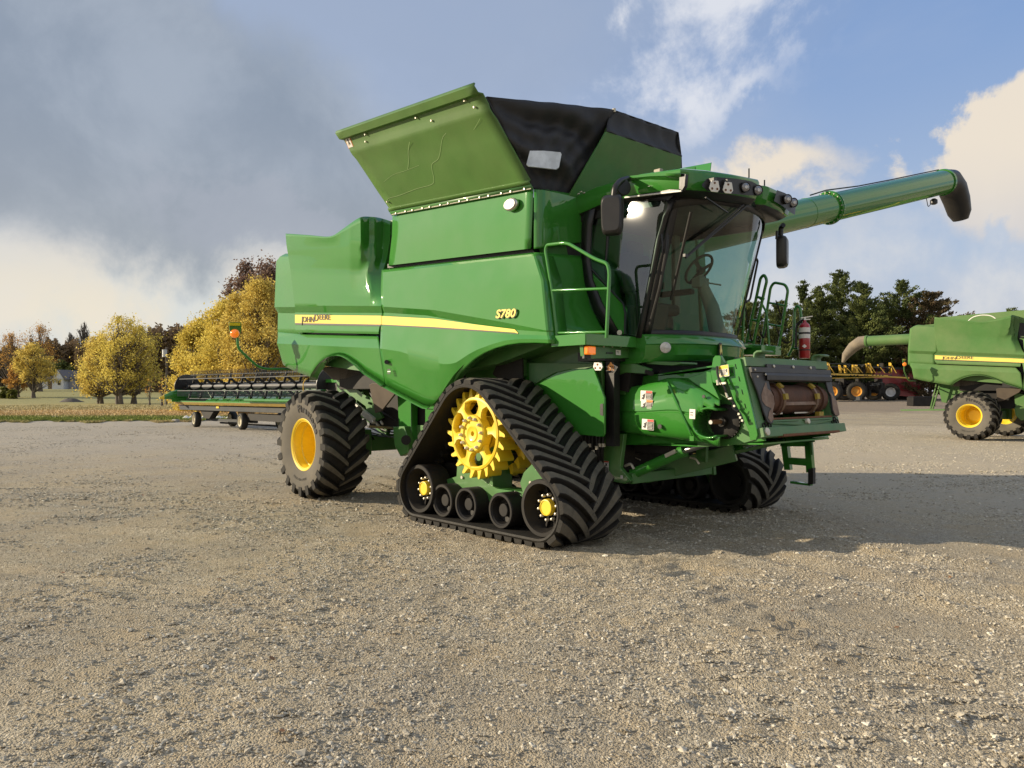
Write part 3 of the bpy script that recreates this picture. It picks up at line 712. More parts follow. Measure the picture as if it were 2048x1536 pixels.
# ================================================================ rear wheels
def tyre_profile(ro,ri,w):
    h=w/2
    return [(-h*.82,ri-.02),(-h*.85,ri+.0),(-h*.88,ri+.03),(-h*.955,ri+(ro-ri)*.28),(-h*.985,ri+(ro-ri)*.55),(-h*.97,ri+(ro-ri)*.68),(-h*.92,ri+(ro-ri)*.76),(-h*.80,ri+(ro-ri)*.82),(-h*.4,ri+(ro-ri)*.85),(0,ri+(ro-ri)*.86)]
def ag_wheel(c,ro,ri,w,sg,parent,nl=20,rim='yellow',text=True,side='sidewall',deep=.54):
    c=Vector(c); root=empty('rear_wheel',c,parent=parent)
    pr=tyre_profile(ro,ri,w); full=pr+[(-a,r) for a,r in pr[:-1][::-1]]
    # tread part vs sidewalls in two meshes
    ty=MB().lathe(c,(0,1,0),full[5:-5],seg=96).build('tyre',M['rubber'],root,smooth=40)
    MB().lathe(c,(0,1,0),full[:6],seg=96).lathe(c,(0,1,0),full[-6:],seg=96).build('sidewall',M[side],ty,smooth=50)
    def prof_r(y):
        a=abs(y)/(w/2); return interp([(0,ri+(ro-ri)*.86),(.4,ri+(ro-ri)*.85),(.80,ri+(ro-ri)*.82),(.92,ri+(ro-ri)*.76),(.97,ri+(ro-ri)*.68),(1.0,ri+(ro-ri)*.60)],a)
    lg=MB(); lg.top=set()
    for k in range(nl):
        for hf in(-1,1):
            t0=2*math.pi*(k+(.5 if hf>0 else 0))/nl; rows=[]; ns=10
            for i in range(ns+1):
                u=i/ns
                y=hf*(w/2)*(1.0-1.04*u) if u>.0 else hf*(w/2)*1.0
                t=t0-.34*u**1.2*(20/nl)**.5
                rb=prof_r(y)-.012; rt=ro-.045*max(0,abs(y)/(w/2)-.80)/.2
                wd=(.105 if 0<u<.95 else .08)*(1.35-.45*u)*(ro/.82)*(.85)
                ring=[]
                for dw_,rr in((-.62,rb),(-.5,rt-.006),(-.4,rt),(.4,rt),(.5,rt-.006),(.68,rb)):
                    tt=t+dw_*wd/ro; ring.append(c+V(math.cos(tt)*rr,y,math.sin(tt)*rr))
                rows.append(ring)
            o=len(lg.v); lg.top.update(o+a*6+b_ for a in range(len(rows)) for b_ in (2,3)); lg.grid(rows); lg.f.append(tuple(o+i for i in range(6))); m=len(lg.v); lg.f.append(tuple(m-1-i for i in range(6)))
    lugs(lg,ty)
    # rim
    h=w/2*.80
    o_=MB().lathe(c,(0,sg,0),[(h-.0,ri-.035),(h+.005,ri+.012),(h+.02,ri+.016),(h+.026,ri+.004),(h+.012,ri-.02),(h-.05,ri-.045),(h-.12,ri-.05),(h-.13,ri-.065),(h-deep,ri-.07),(h-deep-.02,ri-.09),(h-deep-.03,.16),(h-deep,.15),(h-deep+.01,.14),(h-deep+.01,.0001)],seg=72)
    o_.lathe(c,(0,sg,0),[(-h,ri-.03),(-h-.02,ri+.01),(-h-.02,ri-.02),(-h+.1,.18),(-h+.1,.0001)],seg=48)
    ro_=o_.build('rim',M[rim],root,smooth=40)
    b=MB()
    for i in range(10):
        t=2*math.pi*i/10; p=c+V(.14*math.cos(t),sg*(h-deep+.01),.14*math.sin(t)); b.cyl(p,p+V(0,sg*.025,0),.014,seg=8)
    into(b,ro_,M['bolt'])
    if text:
        def wrap(txt,rad,t0,size,flip,mm,sp=1.0,bold=0.0):
            vs,fs=textmesh(txt,size,ext=.0015,align='CENTER',space=sp,bold=bold); out=[]
            for p in vs:
                rr=rad+(p.y if not flip else -p.y); tt=t0+(-p.x/rad if not flip else p.x/rad)
                # seen from outside (-Y side): angle measured clockwise from +Z towards +X
                a=tt
                ax=interp([(ri,.85),(ri+.03,.88),(ri+(ro-ri)*.28,.955),(ri+(ro-ri)*.55,.985),(ri+(ro-ri)*.70,.98)],rr)*w/2+.009+p.z
                out.append(c+V(-math.sin(a)*rr,sg*ax,math.cos(a)*rr))
            into(MB().add(out,fs),ty,M[mm])
        wrap('Firestone',ri+(ro-ri)*.36,R(-30),.145,False,'labeld',1.32,.007)
        wrap('MAXI TRACTION',ri+(ro-ri)*.32,R(178),.05,True,'black',1.1)
    return root
WX=-5.10
ag_wheel((WX,-1.93,.815),.815,.385,.74,-1,cb)
ag_wheel((WX,1.93,.815),.815,.385,.74,1,cb,text=False)
ax=MB(); ax.box(V(WX,0,.80),(.30,2.6,.26)); ax.box(V(WX+.1,-1.35,.82),(.3,.3,.4)); ax.box(V(WX+.1,1.35,.82),(.3,.3,.4)); ax.build('rear_axle',M['greend'],cb,bevel=.02)
# ================================================================ under-body
ch=MB()
ch.bar(V(-5.4,-.95,1.95),V(-2.4,-.95,1.0),.10,.22); ch.bar(V(-5.4,.95,1.95),V(-2.4,.95,1.0),.10,.22)
ch.bar(V(-6.3,-.8,1.5),V(-5.0,-.8,.95),.08,.16)
ch.box(V(-2.9,0,1.0),(1.9,1.9,.5)); ch.box(V(-3.6,-1.1,.95),(.5,.1,.35))
ch.box(V(-1.2,0,1.5),(1.4,2.3,.7)); ch.prism([V(-5.6,-.9,2.2),V(-6.6,-.9,2.2),V(-6.4,-.9,1.25),V(-5.9,-.9,1.15)],(0,1.8,0))
ch.build('chassis',M['greend'],cb,bevel=.01)
dk=MB(); dk.box(V(-3.8,0,1.5),(2.6,2.2,.9)); dk.box(V(-2.6,0,.72),(2.1,2.0,.16)); dk.box(V(-3.5,-.2,.66),(.12,.8,.05)); dk.box(V(-.9,0,1.1),(1.0,2.0,.8)); dk.box(V(-4.9,0,1.9),(1.6,2.6,.5))
dk.build('underbody',M['blackmetal'],cb,bevel=.01)
# posts
po=MB().prism([P(x,y,Y=-1.25) for x,y in((794,782),(822,800),(822,858),(828,905),(812,908),(800,880),(797,845))],(0,.12,0))
po.prism([P(x,y,Y=-1.2) for x,y in((850,815),(878,812),(878,870),(850,870))],(0,.1,0)).build('frame_post',G,cb,bevel=.008)
pl_=MB().prism([P(x,y,Y=-1.25) for x,y in((797,853),(820,852),(828,880),(828,905),(812,912),(800,890))],(0,-.10,0)).build('hinge_bracket',M['greend'],cb,bevel=.01)
MB().cyl(P(812,880,Y=-1.42),P(812,880,Y=-1.2),.07).build('hydraulic_coupler',M['blackmetal'],cb)
# brown deflector
MB().prism([P(738,770,Y=-1.45),P(744,766,Y=-1.45),P(792,768,Y=-1.45),P(792,785,Y=-1.4),P(763,822,Y=-1.35),P(750,826,Y=-1.35)],(0,.03,0)).build('chaff_deflector',M['brown'],cb,bevel=.006)
MB().prism([P(640,735,Y=-1.3),P(700,730,Y=-1.3),P(725,748,Y=-1.3),P(690,760,Y=-1.3),P(665,760,Y=-1.3)],(0,.6,0)).build('chopper_housing',M['brown'],cb,bevel=.02)
# steel diagonal ladder bars + clutter
bars=MB(); bars.bar(P(690,795,Y=-1.2),P(748,842,Y=-1.2),.05,.10); bars.build('frame_rail',M['white'],cb,bevel=.004)
bars=MB(); bars.bar(P(740,853,Y=-1.25),P(795,857,Y=-1.25),.04,.035); bars.build('tie_rod',M['steel'],cb)
b2=MB()
b2.bar(P(690,770,Y=-1.15),P(745,810,Y=-1.15),.05,.16); b2.prism([P(x,y,Y=-1.18) for x,y in((725,790),(742,795),(765,835),(755,842),(738,838))],(0,.04,0))
for x,y in((712,776),(725,786),(738,806),(733,795)): b2.cyl(P(x,y,Y=-1.22),P(x,y,Y=-1.15),.02)
b2.build('side_bracket',M['greend'],cb,bevel=.004)
hs=MB()
rr_=random.Random(5)
for k in range(12):
    a=P(rr_.uniform(690,760),rr_.uniform(760,845),Y=-1.05+rr_.uniform(-.1,.3)); b=P(rr_.uniform(745,800),rr_.uniform(830,880),Y=-1.1+rr_.uniform(-.1,.3)); m=(a+b)/2+V(0,-.05,-.12)
    hs.tube([a,m,b],.012,seg=6,fillet=.3)
for k in range(7):
    x=1165+k*7; hs.tube([P(x,870,Y=-1.0),P(x+rr_.uniform(-3,3),905,Y=-1.0),P(x+rr_.uniform(-8,8),945,Y=-.95)],.016,seg=6,fillet=.1)
[q_.build('hydraulic_hose',M['black'],cb) for q_ in split(hs)]
fe=MB()
for k in range(7):
    x=1165+k*7; y=880+rr_.uniform(0,22); fe.cyl(P(x,y,Y=-1.02),P(x+.5,y+7,Y=-1.02),.021,seg=8)
for x,y in((745,840),(752,845),(757,850),(762,843)): fe.cyl(P(x,y,Y=-1.2),P(x+3,y+5,Y=-1.25),.018,seg=8)
[q_.build('hose_fitting',M['bolt'],cb) for q_ in split(fe)]
# front fender plate behind the track
fp=MB().prism([P(x,y,Y=-1.22) for x,y in((1040,727),(1184,727),(1209,796),(1209,868),(1205,874),(1120,866),(1060,800))],(0,.03,0)).build('fender_plate',G,cb,bevel=.008)
MB().prism([P(x,y,Y=-1.245) for x,y in((1058,726),(1184,728),(1186,733),(1170,737),(1140,738),(1110,745),(1085,758),(1058,775))],(0,.02,0)).build('fender_band',M['greenold'],fp)
MB().prism([P(x,y,Y=-1.26) for x,y in((1200,808),(1206,807),(1206,832),(1200,830))],(0,.01,0)).build('fender_slot',M['black'],fp)
MB().prism([P(x,y,Y=-1.35) for x,y in((1000,715),(1045,690),(1045,760),(1015,775),(985,748))],(0,.02,0)).build('mesh_guard',M['blackmetal'],cb)
MB().prism([P(x,y,Y=-1.5) for x,y in((900,700),(1200,690),(1200,725),(1045,728),(1045,800),(1000,780),(940,790),(900,800))],(0,.04,0)).build('inner_wheel_panel',M['greend'],cb) if False else None
ip=MB().prism([V(-2.6,-1.12,1.5),V(-.15,-1.12,1.5),V(-.15,-1.12,2.15),V(-2.6,-1.12,2.2)],(0,.05,0)); ip.box(P(1047,712,Y=-1.25),(.05,.06,.5)); ip.build('inner_wheel_panel',M['greend'],cb,bevel=.004)
# beacon arm
XB=-7.1
pts=[P(590,738,X=XB),P(520,738,X=XB),P(476,697,X=XB),P(475,676,X=XB)]
arm=MB().tube(pts,.022,seg=10,fillet=.15).build('warning_light_arm',G,cb)
u_=(P(481,650,X=XB)-P(457,650,X=XB)); 
sg_=MB().prism([P(x,y,X=XB) for x,y in((457,644),(482,645),(482,660),(479,672),(474,676),(466,676),(459,664))],(.02,0,0)).build('warning_light_bracket',M['greend'],arm,bevel=.003)
MB().prism([P(x,y,X=XB+.03) for x,y in((458,645),(481,646),(480.5,651.5),(458,651))],(.004,0,0)).build('reflector',M['decal'],arm)
MB().lathe(P(469.5,667,X=XB+.02),(1,-.4,0),[(0,.075),(.02,.075),(.06,.055),(.075,.03),(.08,.0001)],seg=28).build('amber_light',M['amber'],arm,smooth=60)
# ================================================================ feeder house
K=lambda x,y,Y:P(x,y,Y=Y)
# core box
fh=MB(); 
fh.prism([V(-.35,-.70,1.0),V(-.35,-.70,1.75),V(.9,-.70,1.82),V(1.38,-.70,1.95),V(1.62,-.70,1.12),V(.9,-.70,1.02)],(0,.02,0))
fh.prism([V(-.35,.68,1.0),V(-.35,.68,1.75),V(.9,.68,1.82),V(1.38,.68,1.95),V(1.62,.68,1.12),V(.9,.68,1.02)],(0,.02,0))
fh.prism([V(-.35,-.70,1.72),V(1.36,-.70,1.90),V(1.36,.70,1.90),V(-.35,.70,1.72)],(0,0,.02))
fh.prism([V(-.35,-.70,1.0),V(1.60,-.70,1.10),V(1.60,.70,1.10),V(-.35,.70,1.0)],(0,0,-.02))
fo=fh.build('feeder_house',M['green'],cb,bevel=.004)
MB().prism([V(.3,-.68,1.05),V(.3,-.68,1.85),V(.3,.68,1.85),V(.3,.68,1.05)],(.02,0,0)).build('feeder_throat',M['blackmetal'],fo)
# side shield: moulded cover
def shield():
    Yb=-.80; Yt=-.98
    # rows across height: outline param by x px: top and bottom polyline, with bulge
    top=[(1214,800),(1218,790),(1228,782),(1250,775),(1290,769),(1335,757),(1352,756),(1385,766),(1420,786),(1436,797)]
    bot=[(1214,848),(1222,857),(1240,864),(1270,868),(1320,874),(1380,880),(1410,886),(1430,892),(1436,893)]
    rows=[]; NX=60
    for j,(v,off) in enumerate(((-.0,.24),(0,.15),(.02,.10),(.06,.075),(.15,.055),(.3,.025),(.44,.004),(.52,0),(.54,.014),(.56,.014),(.58,0),(.7,.004),(.8,.015),(.9,.04),(.96,.07),(1,.12),(1.0,.2))):
        row=[]
        for i in range(NX+1):
            x=1214+(1440-1214)*i/NX; yt=interp(top,x); yb=interp(bot,x)
            Y=interp([(1214,Yb),(1222,Yb-.07),(1240,Yb-.08),(1256,Yb-.16),(1262,Yt),(1340,Yt),(1360,Yt),(1440,Yt+.02)],x)
            y=yt+(yb-yt)*v
            row.append(P(x,y,Y=Y+off))
        rows.append(row)
    return rows
srows=shield()
# cut-out for the hub: drop faces right of the scalloped edge
sm=MB(); n=len(srows[0]); vs=[p for r in srows for p in r]; sm.v=[tuple(p) for p in vs]
def proj(p):
    d=(p-CAM); dd=d.dot(DEEP); return 1024+F_*d.dot(RIGHT)/dd, HOR-F_*(p.z-CAM.z)/dd
for j in range(len(srows)-1):
    for i in range(n-1):
        c=(srows[j][i]+srows[j+1][i+1])/2; x,y=proj(c)
        cut=False
        if x>1386:
            # circle centre (1418,846) radius 28 and everything right of it between
            if (x-1416)**2+(y-846)**2<30**2: cut=True
            if x>1412 and 814<y<876: cut=True
            if x>1436 and y<815: cut=False
        if not cut: sm.f.append((j*n+i,j*n+i+1,(j+1)*n+i+1,(j+1)*n+i))
so_=sm.build('feeder_side_shield',G,cb,smooth=42,solid=.008)
# scallop rim
rim_pts=[]
for k in range(17):
    t=R(60+ k*240/16); rim_pts.append(P(1416+32*math.cos(t),846-30*math.sin(t),Y=-.965))
rows=[rim_pts,[p+V(0,.03,0) for p in rim_pts],[p+V(0,.26,0) for p in rim_pts]]
MB().grid(rows).build('shield_scallop',G,so_,smooth=50,solid=.02)
MB().tube([P(1334,760,Y=-.88),P(1336,768,Y=-.93),P(1352,803,Y=-.985),P(1378,860,Y=-.985),P(1385,876,Y=-.955)],.014,seg=8).build('shield_strap',G,so_)
MB().box(P(1385,877,Y=-1.0),(.05,.03,.05)).build('strap_catch',G,so_)
c=P(1320,853,Y=-.985); MB().cyl(c,c+V(0,-.008,0),.026).build('drain_hole',M['black'],so_)
c=P(1408,793,Y=-.935); MB().cyl(c,c+V(0,-.01,0),.018).build('drain_hole',M['black'],so_)
U=V(1,0,-.04)
decalbox(None,P(1293,792,Y=-.965),U,V(0,0,1),.16,.115,'danger',so_)
decalbox(None,P(1294,810,Y=-.975),U,V(0,0,1),.16,.115,'warn',so_)
decalbox(None,P(1296,849,Y=-.99),U,V(0,0,1),.16,.115,'danger',so_)
decalbox(None,P(1216,814,Y=-.885),U,V(0,0,1),.07,.075,'plain',so_)
decalbox(None,P(1385,828,Y=-.975),U,V(0,0,1),.07,.10,'plain',so_)
# drive hub behind scallop
hb=MB(); c=P(1452,843,Y=-.72)
hb.lathe(c,(0,-1,0),[(0,.17),(.03,.17),(.035,.16),(.035,.05),(.09,.05),(.09,.04),(.1,.03),(.1,.0001)],seg=40)
for i in range(30):
    t=2*math.pi*i/30; hb.box(c+V(.17*math.cos(t),-.015,.17*math.sin(t)),(.02,.03,.02),Matrix.Rotation(-t,3,'Y'))
hb.build('drive_sprocket',M['blackmetal'],cb,smooth=30)
MB().cyl(c+V(0,-.09,0),c+V(-.0,-.27,0),.022).build('drive_shaft',M['rust'],cb)
MB().cyl(c+V(0,-.27,0),c+V(0,-.28,0),.021).build('shaft_end',M['steel'],cb)
# faceplate frame
TLp=P(1482,719,Y=-.86); TRp=V(TLp.x,.86,TLp.z); BLp=P(1513,874,Y=-.86); BRp=V(BLp.x,.90,BLp.z)
fdir=(BLp-TLp).normalized(); fn=V(0,1,0).cross(fdir); 
if fn.x<0: fn=-fn
fH=(BLp-TLp).length
def fp_(y,s,o=0): return V(TLp.x,y,TLp.z)+fdir*(s*fH)+fn*o
fr_=MB()
def fbox(y0,y1,s0,s1,o0,o1,mb):
    q=[fp_(y0,s0,o0),fp_(y1,s0,o0),fp_(y1,s1,o0),fp_(y0,s1,o0)]; mb.prism(q,fn*(o1-o0))
fbox(-.86,.86,-.02,.10,-.05,.05,fr_)          # top beam
fbox(-.86,-.72,.10,1.0,-.05,.03,fr_); fbox(.74,.86,.10,1.0,-.05,.03,fr_)
fbox(-.86,.88,.80,.90,-.02,.035,fr_)
fbox(-.86,.90,.90,1.02,-.05,.085,fr_)
ff=fr_.build('faceplate',M['greenold'],cb,bevel=.008)
k=MB(); 
def hook(y0,y1):
    rows=[]
    for s,o in((.03,.052),(-.05,.058),(-.085,.07),(-.10,.10),(-.09,.15),(-.07,.17)): rows.append([fp_(y0,s,o-.05),fp_(y1,s,o-.05)])
    k.grid(rows)
hook(-.62,-.42); hook(.60,.80)
[q_.build('lift_hook',M['greenold'],ff,smooth=50,solid=.02) for q_ in split(k)]
# lower diagonal ribs
k=MB(); fbox(-.62,-.05,.81,.83,.035,.05,k); fbox(.05,.70,.81,.83,.035,.05,k)
k.bar(fp_(-.60,.84,.04),fp_(.15,.895,.05),.02,.02); k.bar(fp_(.15,.895,.05),fp_(.70,.84,.04),.02,.02)
into(k,ff,M['greenold'])
k=MB(); fbox(-.60,.72,.775,.80,-.02,.04,k); k.build('rusty_sill',M['rust'],ff)
k=MB(); fbox(-.5,.72,1.0,1.03,.02,.092,k); k.build('rusty_lower_lip',M['rust'],ff)
for yy in(-.70,.76):
    k=MB()
    for dy,ds in((-.055,.87),(0,.835),(.05,.87)):
        k.lathe(fp_(yy+dy,ds,.04),fn,[(0,.030),(.012,.030),(.012,.022),(.0,.022)],seg=20)
    into(k,ff,M['blackmetal'])
k=MB()
k.lathe(fp_(.12,.845,.04),fn,[(0,.035),(.03,.03),(.035,.0001)],seg=16); k.lathe(fp_(-.80,.955,.086),fn,[(0,.04),(.015,.04),(.02,.0001)],seg=20)
into(k,ff,M['bolt'])
ip_=MB().prism([P(x,y,Y=-.72) for x,y in((1440,760),(1462,770),(1478,820),(1502,862),(1508,880),(1480,888),(1440,893),(1395,893),(1395,820),(1430,800))],(0,.03,0)).build('feeder_side_wall',M['greend'],cb)
# black top guard + wear plates
g_=MB(); fbox(-.52,.52,.07,.13,.05,.075,g_); fbox(-.84,.84,.12,.19,.05,.085,g_)
rows=[]
for s,o in((.19,.085),(.23,.10),(.29,.09),(.30,.05)): rows.append([fp_(-.60,s,o),fp_(.80,s,o)])
g_.grid(rows)
gg=g_.build('black_top_guard',M['grayplate'],ff,smooth=30,bevel=.008)
b=MB()
for y in(-.40,0,.38): 
    p=fp_(y,.10,.075); b.cyl(p,p+fn*.015,.018,seg=8)
for y,s in((-.80,.16),(-.78,.25),(-.62,.22),(.78,.22)): p=fp_(y,s,.09); b.cyl(p,p+fn*.012,.012,seg=8)
into(b,gg,M['bolt'])
def wear(side):
    ys=lambda a:a if side<0 else -a
    sh_=[(-.84,.14),(-.56,.14),(-.53,.22),(-.53,.40),(-.50,.50),(-.52,.60),(-.585,.70),(-.60,.78),(-.60,.84),(-.66,.86),(-.71,.83),(-.745,.70),(-.78,.45),(-.84,.22)] if side<0 else [(.84,.14),(.72,.14),(.70,.22),(.71,.42),(.745,.50),(.73,.62),(.715,.70),(.74,.78),(.80,.80),(.86,.78),(.86,.60),(.84,.40),(.84,.22)]
    mb=MB().prism([fp_(y,s,.05) for y,s in sh_],fn*.018)
    return mb.build('wear_plate',M['grayplate'],ff,bevel=.006)
wear(-1); wear(1)
# scraped bare patches on the wear plates (worn metal has its own outline)
def patch(pts): MB().add([fp_(y,s,.072) for y,s in pts],[tuple(range(len(pts)))]).build('scraped_patch',M['wornsteel'],ff,smooth=0)
patch([(-.60,.31),(-.595,.40),(-.535,.44),(-.502,.50),(-.52,.60),(-.585,.70),(-.60,.80),(-.66,.84),(-.70,.78),(-.655,.70),(-.60,.66),(-.70,.62),(-.745,.56),(-.74,.48),(-.68,.40)])
patch([(.712,.44),(.745,.50),(.73,.62),(.715,.70),(.74,.78),(.80,.79),(.85,.76),(.85,.58),(.80,.52),(.77,.46)])
# drum and inside
dr=MB(); c0=fp_(-.46,.50,-.10); c1=fp_(.70,.50,-.10)
dr.cyl(c0,c1,.155,seg=40); dr.cyl(c0+V(0,.10,0),c0+V(0,.14,0),.175,seg=40); dr.cyl(c1-V(0,.14,0),c1-V(0,.10,0),.175,seg=40)
dro=dr.build('feeder_drum',M['drum'],cb,smooth=40)
st=MB(); A_=(fn*1+V(0,0,-.1)).normalized()
st.bar(c0+V(.165,.16,-.04),c1+V(.165,-.26,-.04),.035,.012,up=fn)
for y in(-.30,.40): st.lathe(V(c0.x,y,c0.z),(0,1,0),[(-.02,.158),(-.02,.185),(.02,.185),(.02,.158)],seg=28)
st.build('conveyor_slats',M['wornsteel'],dro)
yb=MB()
for y in(-.30,.38):
    for t in(10,50): p=V(c0.x+.19*math.cos(R(t)),y,c0.z+.19*math.sin(R(t))); yb.box(p,(.03,.06,.06),Matrix.Rotation(-R(t),3,'Y'))
yb.box(V(c0.x+.15,.50,c0.z-.16),(.05,.10,.05)); into(yb,dro,mat('grimy_yellow',(.35,.25,.03),.6))
MB().bar(fp_(-.46,.70,-.05),fp_(-.20,.70,-.05),.03,.015).build('conveyor_slat',M['steel'],dro); MB().bar(fp_(.05,.70,-.05),fp_(.5,.70,-.05),.03,.015).build('conveyor_slat',M['steel'],dro)
MB().prism([fp_(-.72,.10,-.06),fp_(.72,.10,-.06),fp_(.72,.80,-.06),fp_(-.72,.80,-.06)],-fn*.9).build('feeder_interior',M['blackmetal'],cb) if False else None
# side plate (sunlit, with slots)
sp_pts=[(1452,742),(1494,735),(1546,878),(1538,884),(1530,884),(1500,866),(1450,775)]
sidep=MB().prism([P(x,y,Y=-.885) for x,y in((1451,722),(1480,716.5),(1512,853),(1515,870),(1512,880),(1500,880),(1497,862),(1492,850),(1466,796),(1456,766),(1449,748))],(0,.03,0)).build('faceplate_side_plate',G,cb,bevel=.005)
sl_=MB()
for x,y in((1470,732),(1477,757),(1483,783),(1489,811),(1496,838)):
    p=P(x,y-4,Y=-.888); q=P(x+2.5,y+6,Y=-.888); sl_.bar(p,q,.008,.006)
into(sl_,sidep,M['black'])
p=P(1463,739,Y=-.889); into(MB().bar(p,P(1465,746,Y=-.889),.02,.006),sidep,M['black'])
MB().prism([P(x,y,Y=-.90) for x,y in((1426,716),(1430,711),(1440,711),(1453,735),(1456,748),(1445,770),(1425,765),(1421,745))],(0,.05,0)).build('faceplate_ear',G,sidep,bevel=.006)
decalbox(None,P(1448,742,Y=-.925),V(1,0,.12),V(0,0,1),.115,.115,'caution',sidep)
MB().prism([P(x,y,Y=-.87) for x,y in((1375,756),(1400,748),(1414,742),(1422,745),(1426,770),(1440,800),(1420,786),(1386,765))],(0,.06,0)).build('feeder_top_bracket',G,cb,bevel=.006)
hs=MB(); hs.tube([P(1434,733,Y=-.95),P(1435,750,Y=-.97),P(1441,765,Y=-.97),P(1450,775,Y=-.97),P(1455,795,Y=-.95),P(1470,808,Y=-.93),P(1470,818,Y=-.93),P(1480,826,Y=-.93),P(1487,845,Y=-.93)],.012,seg=8,fillet=.05)
hs.tube([P(1466,805,Y=-.94),P(1464,815,Y=-.96),P(1473,823,Y=-.96),P(1482,818,Y=-.94)],.006,seg=6,fillet=.04)
[q_.build('hydraulic_hose',M['black'],cb) for q_ in split(hs)]
fe=MB(); fe.bar(P(1434,768,Y=-.97),P(1452,766,Y=-.97),.02,.02); fe.cyl(P(1434,760,Y=-.98),P(1437,770,Y=-.98),.014,seg=8); fe.cyl(P(1452,785,Y=-.96),P(1455,795,Y=-.96),.012,seg=8); fe.cyl(P(1457,798,Y=-.95),P(1464,797,Y=-.95),.012,seg=8)
for x,y in((1469,812),(1478,828),(1481,835),(1485,841)): fe.box(P(x,y,Y=-.945),(.02,.02,.02))
[q_.build('hose_fitting',M['bolt'],cb) for q_ in split(fe)]
# lift cylinders + front support post
def cylinder(y):
    a=P(1265,948,Y=-.70); b=P(1368,902,Y=-.62); c=P(1432,882,Y=-.60); dy=y+.62
    for p in(a,b,c): p.y+=dy
    o=MB().cyl(a,b,.062,seg=24).cyl(b-(b-a).normalized()*.05,b+(b-a).normalized()*.01,.07,seg=24).build('lift_cylinder',M['green'],cb,smooth=40)
    MB().cyl(b,c+(c-b)*.25,.032,seg=20).build('piston_rod',M['steel'],o)
cylinder(-.62); cylinder(.60)
fs=MB(); fs.prism([P(x,y,Y=-.90) for x,y in((1210,870),(1248,868),(1240,935),(1256,955),(1262,962),(1250,968),(1200,958),(1195,930),(1200,912))],(0,.06,0))
fs.bar(V(-.05,-.8,.62),V(-.05,.8,.62),.16,.12); fs.prism([V(-.2,.80,1.2),V(.0,.80,1.2),V(.05,.80,.55),V(-.25,.80,.55)],(0,.06,0))
fso=fs.build('axle_support',M['greend'],cb,bevel=.006)
decalbox(None,P(1213,934,Y=-.905),V(1,0,0),V(0,0,1),.075,.14,'tall',fso)
decalbox(None,P(1244,954,Y=-.905),V(1,0,0),V(0,0,1),.035,.035,'plain',fso)
cs=MB(); cs.bar(P(1290,950,Y=-.1),P(1470,905,Y=.35),.12,.2); cs.bar(P(1470,905,Y=.35),P(1560,885,Y=.5),.04,.04); cs.prism([P(x,y,Y=-.1) for x,y in((1392,888),(1413,888),(1411,925),(1392,922))],(0,.05,0))
cs.build('lockout_bar',M['greend'],cb,bevel=.006)
cl=MB(); cl.tube([P(1250,932,Y=-.75),P(1262,927,Y=-.75),P(1268,938,Y=-.75)],.016,seg=8,fillet=.05); cl.bar(P(1332,912,Y=-.7),P(1352,902,Y=-.7),.04,.04)
cl.tube([P(1380,915,Y=-.4),P(1392,918,Y=-.4),P(1398,928,Y=-.4)],.012,seg=6,fillet=.05); cl.bar(P(1268,914,Y=-.4),P(1281,920,Y=-.4),.01,.01)
[q_.build('hose_fitting',M['bolt'],cb) for q_ in split(cl)]
uc=MB(); uc.box(V(-.6,0,.9),(.7,1.5,.55)); uc.box(V(.1,.0,.95),(.5,1.1,.12)); uc.bar(P(1290,885,Y=-.3),P(1400,892,Y=-.3),.05,.05); uc.prism([P(x,y,Y=-.2) for x,y in((1250,885),(1290,888),(1292,940),(1255,940))],(0,.04,0)); uc.build('transmission_case',M['blackmetal'],cb,bevel=.02)
# small floating bits behind platform: arm with roller etc
bk=MB(); bk.prism([P(x,y,Y=-.95) for x,y in((1236,730),(1256,722),(1300,738),(1296,748),(1250,745),(1232,752))],(0,.05,0)); bk.prism([P(x,y,Y=-.85) for x,y in((1292,722),(1362,724),(1362,728),(1345,731),(1292,728))],(0,.3,0))
bk.prism([P(x,y,Y=-.9) for x,y in((1222,750),(1252,745),(1250,790),(1222,785))],(0,.05,0)); bk.build('control_bracket',M['greend'],cb,bevel=.004)
MB().bar(P(1292,743,Y=-.98),P(1305,748,Y=-.98),.04,.04).build('foot_pad',M['rubber'],cb)
MB().bar(V(-.35,-.78,1.85),V(.1,-.78,1.75),.3,.3).build('header_valve_block',M['blackmetal'],cb)
# ================================================================ cab
Zb=2.22; Zt=3.66
def wx(y,z):
    """windscreen X at given lateral and height"""
    t=(z-Zb)/(Zt-Zb); a=y/.92
    return .26+.40*t + (.33-.03*t)*(1-abs(a)**2.4)
gl=MB(); rows=[]
for j in range(13):
    z=Zb+(Zt+.06-Zb)*j/12; rows.append([V(wx(y,z),y,z) for y in[-.92+1.84*i/36 for i in range(37)]])
cabr=MB().grid(rows).build('windscreen',M['glassf'],cb,smooth=60)
# glass seal border
seal=MB()
zs=[Zb+(Zt-Zb)*k/14 for k in range(15)]
for yy in(-.92,.92):
    rws=[[V(wx(yy,z)+.012,yy,z),V(wx(yy*.93,z)+.012,yy*.93,z)] for z in zs]
    seal.grid(rws)
seal.grid([[V(wx(y,Zb)+.008,y,Zb-.02),V(wx(y,Zb+.07)+.008,y,Zb+.07)] for y in[-.92+1.84*i/36 for i in range(37)]])
seal.grid([[V(wx(y,Zt)+.008,y,Zt-.03-.08*abs(y/.92)**4),V(wx(y,Zt)+.008,y,Zt+.10)] for y in[-.92+1.84*i/36 for i in range(37)]])
seal.build('windscreen_seal',M['black'],cb,smooth=60,solid=.006)
